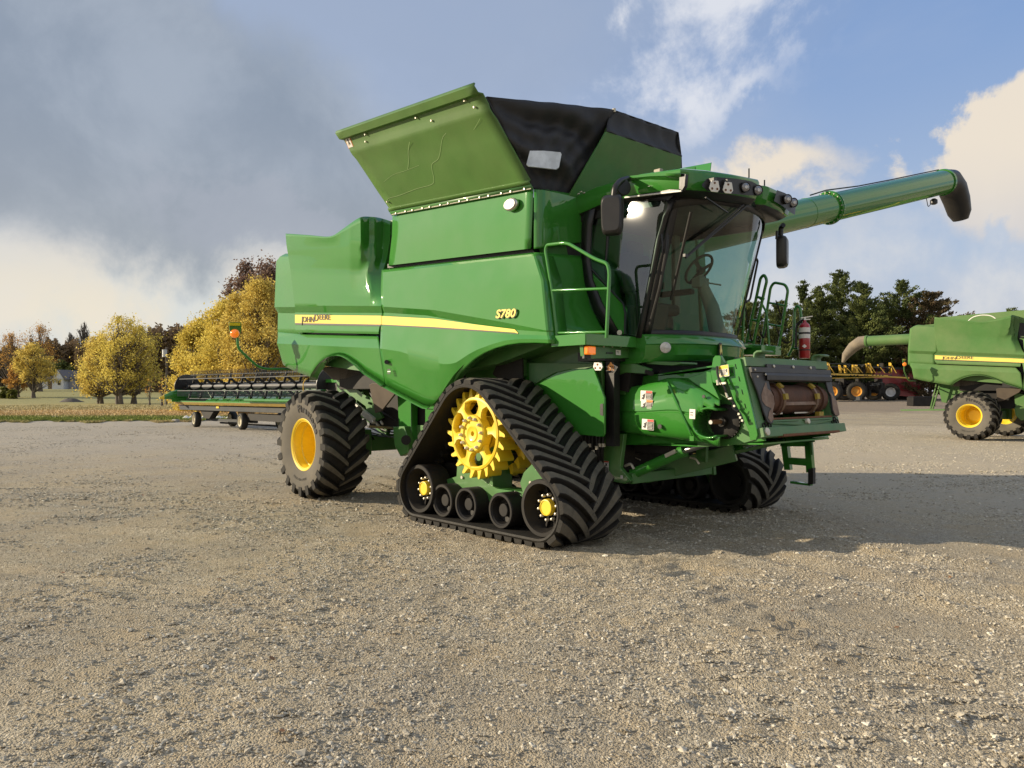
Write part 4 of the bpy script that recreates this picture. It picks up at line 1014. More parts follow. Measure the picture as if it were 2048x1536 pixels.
# A pillar (black), side glass & door frame on the right side
ap=lambda x,y,Y=-.95:P(x,y,Y=Y)
pil=MB()
def strip3(a,b,w0,w1):  # a,b lists of 3D
    pil.grid([a,b])
pl1=[P(x,y,Y=-.945) for x,y in((1350,400),(1338,425),(1325,470),(1313,530),(1300,590),(1290,640),(1284,676))]
pl2=[P(x,y,Y=-.945) for x,y in((1331,402),(1322,440),(1309,485),(1298,550),(1288,600),(1279,640),(1272,676))]
pil.grid([pl1,pl2]); 
pilo=pil.build('door_pillar',M['black'],cb,smooth=60,solid=.05)
sg1=[(1190,398),(1331,402),(1322,440),(1309,485),(1298,550),(1288,600),(1279,640),(1272,672),(1250,668),(1251,626),(1247,607),(1178,532),(1178,460)]
GN=V(-.04,-.997,.055).normalized(); GP=P(1262,425,Y=-.972)
side=MB(); side.v=[tuple(ppt(x,y,GP,GN)) for x,y in sg1]; side.f=[tuple(range(len(sg1)))]
side.build('side_window',M['glass'],cb,smooth=0)
fr=MB(); loop=[P(x,y,Y=-.965) for x,y in sg1]; fr.tube(loop,.016,seg=6,closed=True)
fr.tube([P(x,y,Y=-.97) for x,y in((1228,402),(1216,470),(1212,540),(1217,590))],.02,seg=6)
fr.build('side_window_frame',M['black'],cb)
# rear dark gap strip + green quarter panel with reflections
MB().grid([[P(x,y,Y=-.98) for x,y in((1176,398),(1165,450),(1164,520),(1172,575),(1190,625),(1224,672))],[P(x,y,Y=-.98) for x,y in((1196,398),(1184,450),(1180,520),(1186,560),(1204,605),(1242,672))]]).build('door_gap_seal',M['black'],cb,smooth=60,solid=.03)
qp=MB().prism([P(x,y,Y=-.97) for x,y in((1176,540),(1246,606),(1252,618),(1249,668),(1240,670),(1204,607),(1186,562))],(0,.03,0)).build('cab_quarter_panel',G,cb,bevel=.006)
MB().cyl(P(1239,665,Y=-1.0),P(1239,665,Y=-.96),.028).build('grease_cap',M['bolt'],qp)
# far side window & rear wall & floor
fsd=MB(); fsd.v=[tuple(v) for v in(V(-.75,.95,2.3),V(.24,.92,2.25),V(.66,.92,3.7),V(-.75,.97,3.75))]; fsd.f=[(0,1,2,3)]; fsd.build('side_window',M['glass'],cb,smooth=0)
ff_=MB(); ff_.tube([V(-.75,.96,2.25),V(.26,.93,2.22),V(.68,.93,3.70),V(-.75,.97,3.8)],.025,seg=6,closed=True); ff_.build('side_window_frame',M['black'],cb)
cw=MB(); cw.box(V(-.72,.25,2.75),(.06,1.35,1.1)); cw.box(V(-.80,-.4,3.0),(.05,1.1,1.6)); cw.box(V(-.28,0,2.16),(.95,1.75,.08)); cw.box(V(-.5,.75,3.2),(.06,.12,1.1))
[q_.build('cab_trim_panel',M['cream'],cb,bevel=.01) for q_ in split(cw)]
MB().box(V(-.74,.1,3.35),(.03,1.2,.5)).build('rear_window',M['glass'],cb,smooth=0)
# roof
rf=MB()
# underside slab (black) and green cap, plan outline (x,y)
plan=[(-.95,-1.02),(-.3,-1.06),(.35,-1.08),(.86,-1.05),(1.02,-.8),(1.12,-.45),(1.17,-.05),(1.14,.02),(1.02,.10),(.98,.24),(1.10,.30),(1.10,.60),(1.02,.95),(.86,1.05),(.35,1.08),(-.3,1.06),(-.95,1.02)]
def rz(x,y): return 3.86+.10*(1-((x-.1)/1.1)**2)+.06*(1-abs(y)/1.1)
def scaled(s,dz,dx=0): return [V(.05+(x-.05)*s+dx,y*s,rz(x,y)+dz) for x,y in plan]
rows=[scaled(.88,-.25),scaled(.92,-.23),scaled(.955,-.20),scaled(.97,-.185),scaled(1.0,-.03),scaled(.99,.0),scaled(.95,.02),scaled(.6,.06)]
m1=MB().grid(rows[2:],closeu=True); m1.f.append(tuple(range(len(m1.v)-len(plan),len(m1.v)))); 
roof=m1.build('cab_roof',G,cb,smooth=35,bevel=.006)
m2=MB().grid(rows[:3],closeu=True); m2.f.append(tuple(reversed(range(len(plan))))); m2.build('roof_underside',M['black'],roof,smooth=35)
hd=MB(); hd.prism([V(-.9,-.96,3.62),V(.60,-.96,3.60),V(.80,-.95,3.78),V(-.9,-.98,3.80)],(0,.05,0)); hd.prism([V(-.9,.96,3.62),V(.60,.96,3.60),V(.80,.95,3.78),V(-.9,.98,3.80)],(0,-.05,0))
hd.prism([V(-.9,-.95,3.74),V(.75,-.95,3.74),V(1.0,0,3.74),V(.75,.95,3.74),V(-.9,.95,3.74)],(0,0,.05)); hd.build('cab_header',M['black'],roof,bevel=.01)
# visor wing (green) on the right and grey trim beneath it
vw=MB(); vt=[P(x,y,Y=-1.12) for x,y in((1251,356),(1262,352),(1300,348),(1330,347),(1361,346))]; vb=[P(x,y,Y=-.90) for x,y in((1256,364),(1268,372),(1305,377),(1335,378),(1360,377))]
vw.grid([[p+V(0,.15,.01) for p in vt],vt,[p+V(0,.004,-.02) for p in vt],[p+V(0,.02,-.01) for p in vb],vb,[p+V(0,.2,0) for p in vb]]); vw.build('visor_wing',G,roof,smooth=30,solid=.008)
MB().prism([P(x,y,Y=-1.02) for x,y in((1252,390),(1262,377),(1300,376),(1358,379),(1363,383),(1300,390),(1252,398))],(0,.06,0)).build('rain_gutter',M['mirror'],roof,bevel=.004)
MB().bar(P(1250,395,Y=-1.03),P(1363,382,Y=-1.03),.02,.014).build('gutter_edge',M['white'],roof)
MB().prism([P(x,y,Y=-1.09) for x,y in((1359,347),(1371,348),(1369,372),(1364,380),(1358,378))],(0,.05,0)).build('visor_joint',M['black'],roof)
def lamp(px,py,X,kind):
    c=P(px,py,X=X); ax_=V(1,-.45,-.1).normalized() 
    if kind=='round':
        o=MB().lathe(c-ax_*.06,ax_,[(-.02,.02),(0,.052),(.05,.057),(.062,.056),(.062,.048)],seg=28).build('roof_light',M['black'],roof,smooth=50)
        MB().lathe(c+ax_*-.004,ax_,[(0,.048),(.006,.040),(.010,.025),(.011,.0001)],seg=28).build('lamp_lens',M['lampglass'],o,smooth=60); MB().cyl(c+ax_*.007,c+ax_*.010,.018,seg=16).build('lamp_bulb',M['lens'],o)
    else:
        e=ax_.cross(V(0,0,1)).normalized()*-1; up=V(0,0,1)
        o=MB().prism([c+e*a+up*b for a,b in((-.035,.055),(.045,.055),(.062,-.03),(.035,-.062),(-.035,-.062),(-.062,-.03))],ax_*.012).build('light_bracket',M['white'],roof,bevel=.003)
        b=MB()
        for a,z in((0,.03),(-.03,-.03),(.03,-.03)): p=c+e*a+up*z+ax_*.012; b.cyl(p,p+ax_*.006,.012,seg=12)
        into(b,o,M['rust'])
        MB().box(c+up*.065-ax_*.02,(.06,.06,.03)).build('bracket_clip',M['black'],o)
# dark recess band for the lights on the near pod
rows=[[],[]]
for i in range(13):
    t=i/12; x,y=1404+(1522-1404)*t, 0
    yt=interp([(1404,368),(1412,358),(1430,354),(1470,357),(1505,363),(1520,372),(1523,380)],x); yb=interp([(1404,372),(1412,381),(1440,386),(1480,389),(1508,391),(1520,390),(1523,384)],x)
    X=interp([(1404,1.045),(1460,1.15),(1523,1.215)],x)
    rows[0].append(P(x,yt,X=X)); rows[1].append(P(x,yb,X=X))
MB().grid(rows).build('light_recess',M['black'],roof,smooth=60)
lamp(1428,372,1.12,'plate'); lamp(1455,375,1.17,'plate'); lamp(1492,374,1.21,'round'); lamp(1517,380,1.23,'round')
rows=[[P(x,y,X=X) for x,y,X in((1554,380,1.14),(1570,386,1.13),(1585,396,1.1),(1592,404,1.06))],[P(x,y,X=X) for x,y,X in((1548,402,1.14),(1565,412,1.13),(1580,424,1.1),(1590,430,1.06))]]
MB().grid(rows).build('light_recess',M['black'],roof,smooth=60)
lamp(1576,398,1.18,'round'); lamp(1588,405,1.13,'round')
an=MB(); an.cyl(P(1498,358,X=.8),P(1498,337,X=.8),.008,seg=6); an.cyl(P(1529,375,X=.8),P(1529,360,X=.8),.008,seg=6)
an.tube([P(1528,378,X=.9),P(1536,375,X=.9),P(1546,380,X=.9),P(1548,388,X=.9)],.008,seg=6,fillet=.03); [q_.build('antenna',M['black'],roof) for q_ in split(an)]
bc=MB(); bc.box(P(1317,343,Y=-.9),(.09,.06,.05)); bc.build('roof_beacon',M['cream'],roof,bevel=.01)
# near mirror on arm
mr_=MB().tube([P(1256,358,Y=-1.12),P(1240,362,Y=-1.3),P(1230,375,Y=-1.42),P(1228,392,Y=-1.42)],.034,seg=12,fillet=.12)
mro=mr_.build('mirror_arm',M['black'],cb,smooth=60)
cc=P(1243,377,Y=-1.22); MB().cyl(cc+V(-.03,0,0),cc+V(.06,-.03,0),.09,seg=24).build('mirror_pivot',M['black'],mro,bevel=.01)
def mirror(c,w,h,d,ang,parent,name='wing_mirror'):
    rot=Matrix.Rotation(ang,3,'Z'); mb=MB(); rows=[]
    for s,o in((.80,-d*.5),(.93,-d*.38),(1,-d*.1),(1,d*.35),(.96,d*.5),(.9,d*.5)):
        row=[]
        for k in range(32):
            t=2*math.pi*k/32; ct,st=math.cos(t),math.sin(t); p_=5
            x=abs(ct)**(2/p_)*(1 if ct>=0 else -1); z=abs(st)**(2/p_)*(1 if st>=0 else -1)
            row.append(Vector(c)+rot@V(x*w/2*s*(1+.05*z),o,z*h/2*s))
        rows.append(row)
    mb.grid(rows,closeu=True); n=32; mb.f.append(tuple(range(n))); mb.f.append(tuple(range(len(mb.v)-1,len(mb.v)-n-1,-1)))
    return mb.build(name,M['mirror'],parent,smooth=50)
mirror(P(1224,430,Y=-1.42),.235,.43,.11,R(25),mro)
mr2=MB().tube([V(.9,.98,3.62),P(1562,455,X=.85),P(1561,475,X=.85)],.03,seg=10,fillet=.05).build('mirror_arm',M['black'],cb)
mirror(P(1565,504,X=.85),.26,.385,.12,R(112),mr2)
MB().tube([P(1554,462,X=.85),P(1553,478,X=.85)],.015,seg=6).build('mirror_cable',M['black'],mr2)
# wipers
wp=MB()
wf=lambda x,y,X=1.0:P(x,y,X=X)
wp.bar(P(1382,424,X=.98),P(1342,600,X=.62),.025,.02); wp.bar(P(1497,408,X=1.02),P(1371,516,X=.84),.016,.016); wp.bar(P(1488,408,X=1.02),P(1374,511,X=.84),.012,.012); wp.bar(P(1497,408,X=1.02),P(1510,398,X=1.0),.02,.02)
wp.bar(P(1411,395,X=1.02),P(1455,425,X=1.02),.018,.014); wp.box(P(1371,511,X=.86),(.03,.05,.03))
[q_.build('windscreen_wiper',M['black'],cb) for q_ in split(wp)]
gr=MB(); gr.tube([P(1335,470,Y=-.99),P(1333,500,Y=-1.0),P(1320,575,Y=-1.0),P(1300,650,Y=-.98)],.018,seg=8,fillet=.05)
gr.tube([P(1323,468,Y=-1.0),P(1326,500,Y=-1.02),P(1311,560,Y=-1.02),P(1303,600,Y=-1.0)],.012,seg=6,fillet=.05)
gr.tube([P(1509,515,X=.5),P(1516,520,X=.5),P(1500,600,X=.4),P(1492,604,X=.4)],.014,seg=8,fillet=.05); [q_.build('grab_handle',M['black'],cb) for q_ in split(gr)]
# interior: seat, wheel, column, armrest
st=MB(); st.box(V(-.35,.05,2.62),(.5,.52,.14)); st.box(V(-.58,.05,3.0),(.13,.50,.72),Matrix.Rotation(R(-8),3,'Y')); st.box(V(-.62,.05,3.42),(.1,.28,.2)); st.box(V(-.35,.05,2.4),(.4,.4,.3))
seat=st.build('operator_seat',M['seat'],cb,bevel=.05,seg=3)
a=MB(); a.box(V(-.22,-.32,2.86),(.6,.12,.09)); a.box(V(-.25,.42,2.86),(.5,.09,.07)); [q_.build('armrest',M['seat'],seat,bevel=.02) for q_ in split(a)]
co_=P(1398,545,X=.20); 
sc=MB(); sc.tube([V(.45,co_.y+.06,2.2),V(.36,co_.y+.03,2.62),V(co_.x,co_.y,co_.z-.05)],[.10,.085,.055],seg=12); sco=sc.build('steering_column',M['cream'],cb)
axs=V(-.75,0,.65).normalized(); sw=MB(); e1=V(0,1,0); e2=axs.cross(e1); ctr=co_+V(0,0,.04)
sw.tube([ctr+(e1*math.cos(2*math.pi*k/28)+e2*math.sin(2*math.pi*k/28))*.20 for k in range(28)],.017,seg=8,closed=True)
for t in(90,210,330): sw.bar(ctr-axs*.03,ctr+(e1*math.cos(R(t))+e2*math.sin(R(t)))*.2,.045,.015,up=axs)
sw.cyl(ctr-axs*.06,ctr+axs*.0,.045); sw.build('steering_wheel',M['seat'],sco)
MB().box(co_+V(.02,0,-.13),(.12,.20,.12)).bar(co_+V(.05,.1,-.12),co_+V(.05,.40,-.12),.02,.02).build('control_pod',M['cream'],sco,bevel=.02)
mo=MB(); mo.box(P(1312,540,Y=-.55),(.04,.16,.24)); mo.box(P(1300,425,Y=-.5),(.05,.05,.1)); mo.box(V(-.1,-.35,2.95),(.15,.12,.16)); [q_.build('control_monitor',M['black'],cb,bevel=.01) for q_ in split(mo)]
MB().box(P(1307,520,Y=-.62),(.02,.10,.22)).build('corner_post_display',M['cream'],cb)
MB().box(V(-.2,-.45,2.4),(.7,.35,.45)).build('side_console',M['seat'],cb,bevel=.03)
# green fascia below the windscreen
rows=[]
for s,z,o in((0,2.235,-.06),(.03,2.235,.02),(.1,2.21,.07),(.35,2.14,.11),(.36,2.13,.09),(.7,2.02,.07),(.95,1.96,.0),(1,1.95,-.08)):
    row=[]
    for i in range(41):
        y=-.95+1.9*i/40; a=y/.95; x=.27+.34*(1-abs(a)**2.6)*(1.0)+o*(1-.3*abs(a)**6)
        row.append(V(x,y,z-.03*(abs(a)**4)*s))
    row=[row[0]+V(-.5,0,0)]+row+[row[-1]+V(-.5,0,0)]
    rows.append(row)
fa=MB().grid(rows).build('cab_front_fascia',G,cb,smooth=35,solid=.01)
c=P(1320,702,Y=-.93); 
def on_fascia(y): a=y/.95; return .27+.34*(1-abs(a)**2.6)+.08
yy=-.80; c=V(on_fascia(yy)+.01,yy,2.09); nn=V(.75,-.65,0).normalized()
MB().lathe(c,nn,[(0,.058),(.015,.06),(.02,.045),(.024,.0001)],seg=28).build('fascia_light',M['lens'],fa)
c=P(1440,699,X=.715); uu=V(-.25,1,0).normalized()
bd=MB().prism([c+uu*a+V(0,0,b) for a,b in((-.05,-.075),(.05,-.075),(.05,.06),(.03,.075),(-.03,.075),(-.05,.06))],V(.012,0,0)).build('badge',M['labeld'],fa,bevel=.003)
MB().prism([c+uu*a+V(.013,0,b) for a,b in((-.042,-.02),(-.03,.02),(-.035,.055),(-.01,.03),(.015,.06),(.012,.02),(.035,-.01),(.03,-.065),(.012,-.03),(-.012,-.03),(-.03,-.065))],V(.004,0,0)).build('badge_emblem',M['decal'],bd)
# hidden cab base
MB().box(V(-.25,0,2.0),(.9,1.7,.4)).build('cab_base',M['blackmetal'],cb)
# ================================================================ right hand platform and rail
Yr=-1.72
pf=MB(); A=P(1104,675,Y=-1.74); B=P(1172,674,Y=-1.74); C_=P(1281,679,Y=-.86)
pf.prism([V(A.x,-1.74,2.20),V(B.x,-1.74,2.20),V(C_.x,-.9,2.20),V(A.x,-.9,2.20)],(0,0,-.03))
for a,b in((V(A.x,-1.745,2.155),V(B.x,-1.745,2.155)),(V(B.x,-1.745,2.155),V(C_.x+.02,-.86,2.155))): pf.bar(a,b,.012,.12)
po_=pf.build('side_platform',G,cb,bevel=.004)
rl=MB(); rr=lambda x,y:P(x,y,Y=Yr)
rl.tube([rr(1114,672),rr(1104,580),rr(1091,500),rr(1094,490),rr(1134,485),rr(1190,518),rr(1215,527),rr(1219,545),rr(1213,676)],.019,seg=12,fillet=.09)
rl.tube([rr(1103,581),rr(1216,577)],.015,seg=10); rl.tube([rr(1112,666),rr(1213,664)],.015,seg=10)
rl.build('side_handrail',G,cb,smooth=60)
lb=MB(); lb.prism([P(x,y,X=.10) for x,y in((1166,690),(1280,688),(1278,716),(1178,717),(1168,712))],(-.05,0,0))
lbo=lb.build('light_bracket',M['greend'],cb,bevel=.004)
MB().box(P(1180,701,X=.13),(.06,.13,.09)).build('turn_signal',M['amber'],lbo,bevel=.012)
MB().box(P(1173,704,X=.09),(.04,.10,.15)).build('signal_base',M['black'],lbo,bevel=.006)
decalbox(None,P(1236,705,X=.105),V(0,1,0),V(0,0,1),.085,.055,'plain',lbo)
b=MB()
for x in(1207,1224,1241): p=P(x,693,X=.10); b.cyl(p,p+V(.012,0,0),.012,seg=8)
into(b,lbo,M['bolt'])
MB().bar(P(1213,706,X=.105),P(1226,706,X=.105),.01,.014).build('slot',M['black'],lbo)
MB().prism([P(x,y,Y=-1.5) for x,y in((1188,725),(1202,725),(1205,734),(1201,741),(1190,741),(1186,734))],(0,.012,0)).build('light_bracket_plate',M['white'],lbo,bevel=.002)
b=MB()
for x,y in((1195,729),(1190.5,736),(1200,736)): p=P(x,y,Y=-1.5); b.cyl(p,p+V(0,-.004,0),.012,seg=10)
into(b,lbo,M['rust'])
MB().prism([P(x,y,Y=-1.45) for x,y in((1214,741),(1215,732),(1219,728),(1221,724),(1224,728),(1228,732),(1229,741)) ],(0,.006,0)).build('hanging_tag',M['orangetag'],cb,smooth=0)
MB().prism([P(x,y,Y=-1.40) for x,y in((1226,729),(1235,734),(1228,746),(1222,741)) ],(0,.006,0)).build('hanging_tag',M['label'],cb,smooth=0)
mb=MB(); puttext(mb,'276L',.075,P(1221.5,737.5,Y=-1.46),(1,0,0),(0,0,1),off=.0); mb.build('tag_print',M['labeld'],cb,smooth=0)
MB().box(V(-.15,-1.1,2.0),(.4,.4,.10)).bar(V(-.05,-1.05,1.95),V(-.05,-1.05,1.0),.12,.10).build('platform_support',M['black'],cb)
# ================================================================ left platform, rails and ladder
lr=MB(); q=lambda x,y,Y=1.6:P(x,y,Y=Y)
lr.tube([q(1489,705),q(1521,556),q(1528,549),q(1534,560),q(1529,580),q(1503,705)],.02,seg=10,fillet=.10)
lr.tube([q(1520,715,1.9),q(1541,575,1.9),q(1548,565,1.9),q(1570,569,1.9),q(1576,580,1.9),q(1555,712,1.9)],.019,seg=10,fillet=.10)
lr.tube([q(1577,712,2.0),q(1588,690,2.0),q(1589,620,2.0),q(1594,611,2.0),q(1600,616,2.0),q(1604,650,2.0)],.018,seg=10,fillet=.08)
lr.tube([q(1525,610,1.8),q(1533,625,1.8),q(1540,712,1.8)],.016,seg=8,fillet=.05); lr.tube([q(1489,610,1.4),q(1484,700,1.4)],.018,seg=8)
lr.tube([q(1519,595),q(1526,600)],.02,seg=8)
for a,b in(((1540,606),(1572,612)),((1533,648),(1566,654))): lr.tube([q(*a,1.9),q(*b,1.9)],.015,seg=8)
for a,b in(((1515,594),(1528,598)),((1505,640),(1519,643)),((1494,682),(1508,685)),((1477,655),(1489,655))): lr.tube([q(*a),q(*b)],.018,seg=8)
lr.tube([q(1588,668,2.0),q(1596,668,2.0)],.014,seg=8); lr.tube([q(1585,697,2.0),q(1596,697,2.0)],.014,seg=8)
lro=lr.build('access_handrail',M['green'],cb,smooth=60)
# chains: links
def chain(a,b,sag,name='safety_chain'):
    mb=MB(); n=22
    for i in range(n):
        t=(i+.5)/n; p=a.lerp(b,t)+V(0,0,-sag*4*t*(1-t)); t2=t+.01; p2=a.lerp(b,t2)+V(0,0,-sag*4*t2*(1-t2)); d=(p2-p).normalized()
        s=d.cross(V(0,1,0) if i%2 else V(1,0,0)).normalized()
        mb.tube([p+d*.022*math.cos(k*math.pi/4)+s*.011*math.sin(k*math.pi/4) for k in range(8)],.0035,seg=4,closed=True)
    mb.build(name,M['blackmetal'],lro,smooth=0)
chain(q(1552,602,1.85),q(1571,651,1.95),.02); chain(q(1551,650,1.85),q(1583,680,2.0),.12); chain(q(1518,640),q(1534,650,1.8),.2); chain(q(1491,617,1.4),q(1505,685),.05)
pt=MB(); pt.box(V(-.45,1.35,2.2),(1.5,.75,.05)); pt.box(V(.25,1.55,2.15),(.35,.5,.12)); pt.build('left_platform',M['green'],cb,bevel=.006)
ld=MB(); Yl=1.95
for pts in (((1560,878),(1620,878),(1620,893),(1560,893)),((1560,878),(1572,878),(1580,940),(1568,940)),((1608,878),(1620,878),(1625,945),(1612,945)),((1572,915),(1614,918),(1614,932),(1572,928)),((1580,962),(1620,968),(1620,972),(1580,967))):
    ld.prism([P(x,y,Y=Yl) for x,y in pts],(0,.08,0))
ld.prism([P(x,y,Y=1.6) for x,y in((1556,870),(1620,875),(1620,880),(1556,884))],(0,.5,0))
ldo=ld.build('access_ladder',M['green'],cb,bevel=.004)
MB().prism([P(x,y,Y=Yl-.01) for x,y in((1616,938),(1626,936),(1626,968),(1616,970))],(0,.07,0)).build('ladder_step_boot',M['black'],ldo)
MB().bar(P(1607,880,Y=1.9),P(1629,882,Y=1.9),.03,.03).bar(P(1622,882,Y=1.9),P(1624,910,Y=1.9),.03,.03).build('ladder_latch',M['greend'],ldo)
# ================================================================ unloading auger
a0=V(-1.1,1.84,3.85); a1=V(-.24,9.7,5.97); ad=(a1-a0).normalized()
af=a0+(a1-a0)*.466
au=MB().cyl(a0-ad*.6,a1,.25,seg=48); 
auo=au.build('unloading_auger',G,cb,smooth=40)
fl_=MB().lathe(af,ad,[(-.04,.25),(-.04,.285),(-.02,.29),(-.018,.275),(.0,.275),(.002,.295),(.03,.285),(.03,.25)],seg=48); fl_.lathe(a1-ad*.08,ad,[(-.03,.25),(-.03,.27),(.04,.27),(.04,.25)],seg=48); fl_.lathe(af-ad*.75,ad,[(-.004,.25),(-.004,.254),(.004,.254),(.004,.25)],seg=48)
fl_.build('auger_flange',G,auo,smooth=30)
b=MB(); e=ad.cross(V(0,0,1)).normalized(); f=e.cross(ad)
for i in range(20):
    t=2*math.pi*i/20; p=af+(e*math.cos(t)+f*math.sin(t))*.27; b.cyl(p-ad*.05,p+ad*.05,.012,seg=6)
into(b,auo,M['bolt'])
MB().tube([af+f*.28-ad*.5,af+f*.31,af+f*.27+ad*1.0+e*.02,af+f*.265+ad*2.2,a1+f*.27-ad*.2],.013,seg=6).build('auger_cable',M['black'],auo)
# spout boot
bp=[a1-ad*.02,a1+ad*.16+V(0,0,-.02),a1+ad*.36+V(0,0,-.18),a1+ad*.55+V(0,0,-.45),a1+ad*.68+V(0,0,-.72),a1+ad*.74+V(0,0,-.88)]
bt=MB().tube(bp,[.26,.275,.275,.255,.225,.15],seg=28); bto=bt.build('auger_spout',M['black'],auo,smooth=60,subsurf=0)
c=a1-ad*.55-f*.28; MB().lathe(c,V(0,0,-1),[(0,.03),(.03,.07),(.10,.07),(.12,.04),(.12,.001)],seg=16).build('auger_light',M['black'],auo)
MB().tube([a1-ad*.85-f*.25,a1-ad*.83-f*.42,a1-ad*.72-f*.38],.008,seg=5,fillet=.05).build('auger_light_wire',M['black'],auo)
MB().lathe(a0-ad*.3,ad,[(-.3,.30),(.25,.32),(.3,.28)],seg=32).cyl(a0-ad*.45+V(0,0,-1.4),a0-ad*.45,.26,seg=32).build('auger_elbow',G,auo,smooth=40)
# ================================================================ fire extinguisher (hangs on the left rail)
ec=P(1609,680,Y=1.95)
ex=empty('fire_extinguisher',ec+V(0,0,-.24),'red fire extinguisher with white label hanging at the front left corner of the large combine','fire extinguisher')
MB().lathe(ec,(0,0,1),[(-.24,.0001),(-.24,.060),(-.22,.070),(.17,.070),(.20,.062),(.225,.035),(.235,.022),(.26,.02)],seg=28).build('cylinder_body',M['red'],ex,smooth=50)
lbx=MB(); 
def band(z0,z1,mm,nm,r=.0712):
    MB().lathe(ec,(0,0,1),[(z0,r),(z1,r)],seg=28).build(nm,M[mm],ex,smooth=60)
band(.02,.16,'label','paper_label'); band(.075,.10,'labeld','label_print',.0716); band(-.14,-.125,'labeld','mounting_strap',.074)
dcn=(CAM-ec); dcn.z=0; dcn.normalize(); ee=dcn.cross(V(0,0,1)); 
MB().add([ec+dcn*.0735+V(0,0,-.06),ec+dcn*.068+ee*.03+V(0,0,-.085),ec+dcn*.0735+V(0,0,-.11),ec+dcn*.068-ee*.03+V(0,0,-.085)],[(0,1,2,3)]).build('label_diamond',M['label'],ex,smooth=0)
MB().cyl(ec+V(0,0,.25),ec+V(0,0,.29),.018).bar(ec+V(-.04,-.02,.29),ec+V(.08,.06,.31),.02,.012).bar(ec+V(-.04,-.02,.27),ec+V(.06,.04,.27),.02,.012).build('valve_handle',M['steel'],ex)
MB().tube([ec+V(-.01,-.02,.27),ec-ee*-.10+V(0,0,.20),ec-ee*-.105+V(0,0,-.1)],.014,seg=8,fillet=.06).build('hose',M['black'],ex)
# ================================================================ ground, gravel, grass
def axis_(n,first,far):
    # symmetric, spacing grows away from the centre
    k=math.asinh(far/first)/1.0
    t=np.linspace(-1,1,n); a=9.2
    return far*np.sinh(a*t)/np.sinh(a)
gx=axis_(520,0.02,2500)
gc=W(1.0,7.0); 
u=gx
A_,B_=np.meshgrid(u,u,indexing='ij')
XX=gc.x+A_*FX+B_*FD; YY=gc.y+A_*LX+B_*LD
ZZ=terrain(XX,YY)
n=len(u)
verts=np.stack([XX,YY,ZZ],-1).reshape(-1,3)
i=np.arange(n-1); I,J=np.meshgrid(i,i,indexing='ij'); a=(I*n+J).ravel(); faces=np.stack([a,a+n,a+n+1,a+1],-1)
def npmesh(name,verts,faces,m,smooth=True):
    me=bpy.data.meshes.new(name); k=faces.shape[1]
    me.vertices.add(len(verts)); me.vertices.foreach_set('co',np.ascontiguousarray(verts,dtype=np.float32).ravel())
    me.loops.add(faces.size); me.loops.foreach_set('vertex_index',np.ascontiguousarray(faces,dtype=np.int32).ravel())
    me.polygons.add(len(faces)); me.polygons.foreach_set('loop_start',np.arange(0,faces.size,k,dtype=np.int32)); me.polygons.foreach_set('loop_total',np.full(len(faces),k,dtype=np.int32))
    me.update(calc_edges=True); me.materials.append(m)
    if smooth: me.polygons.foreach_set('use_smooth',[True]*len(faces))
    me.validate()
    o=bpy.data.objects.new(name,me); COL.objects.link(o); return o
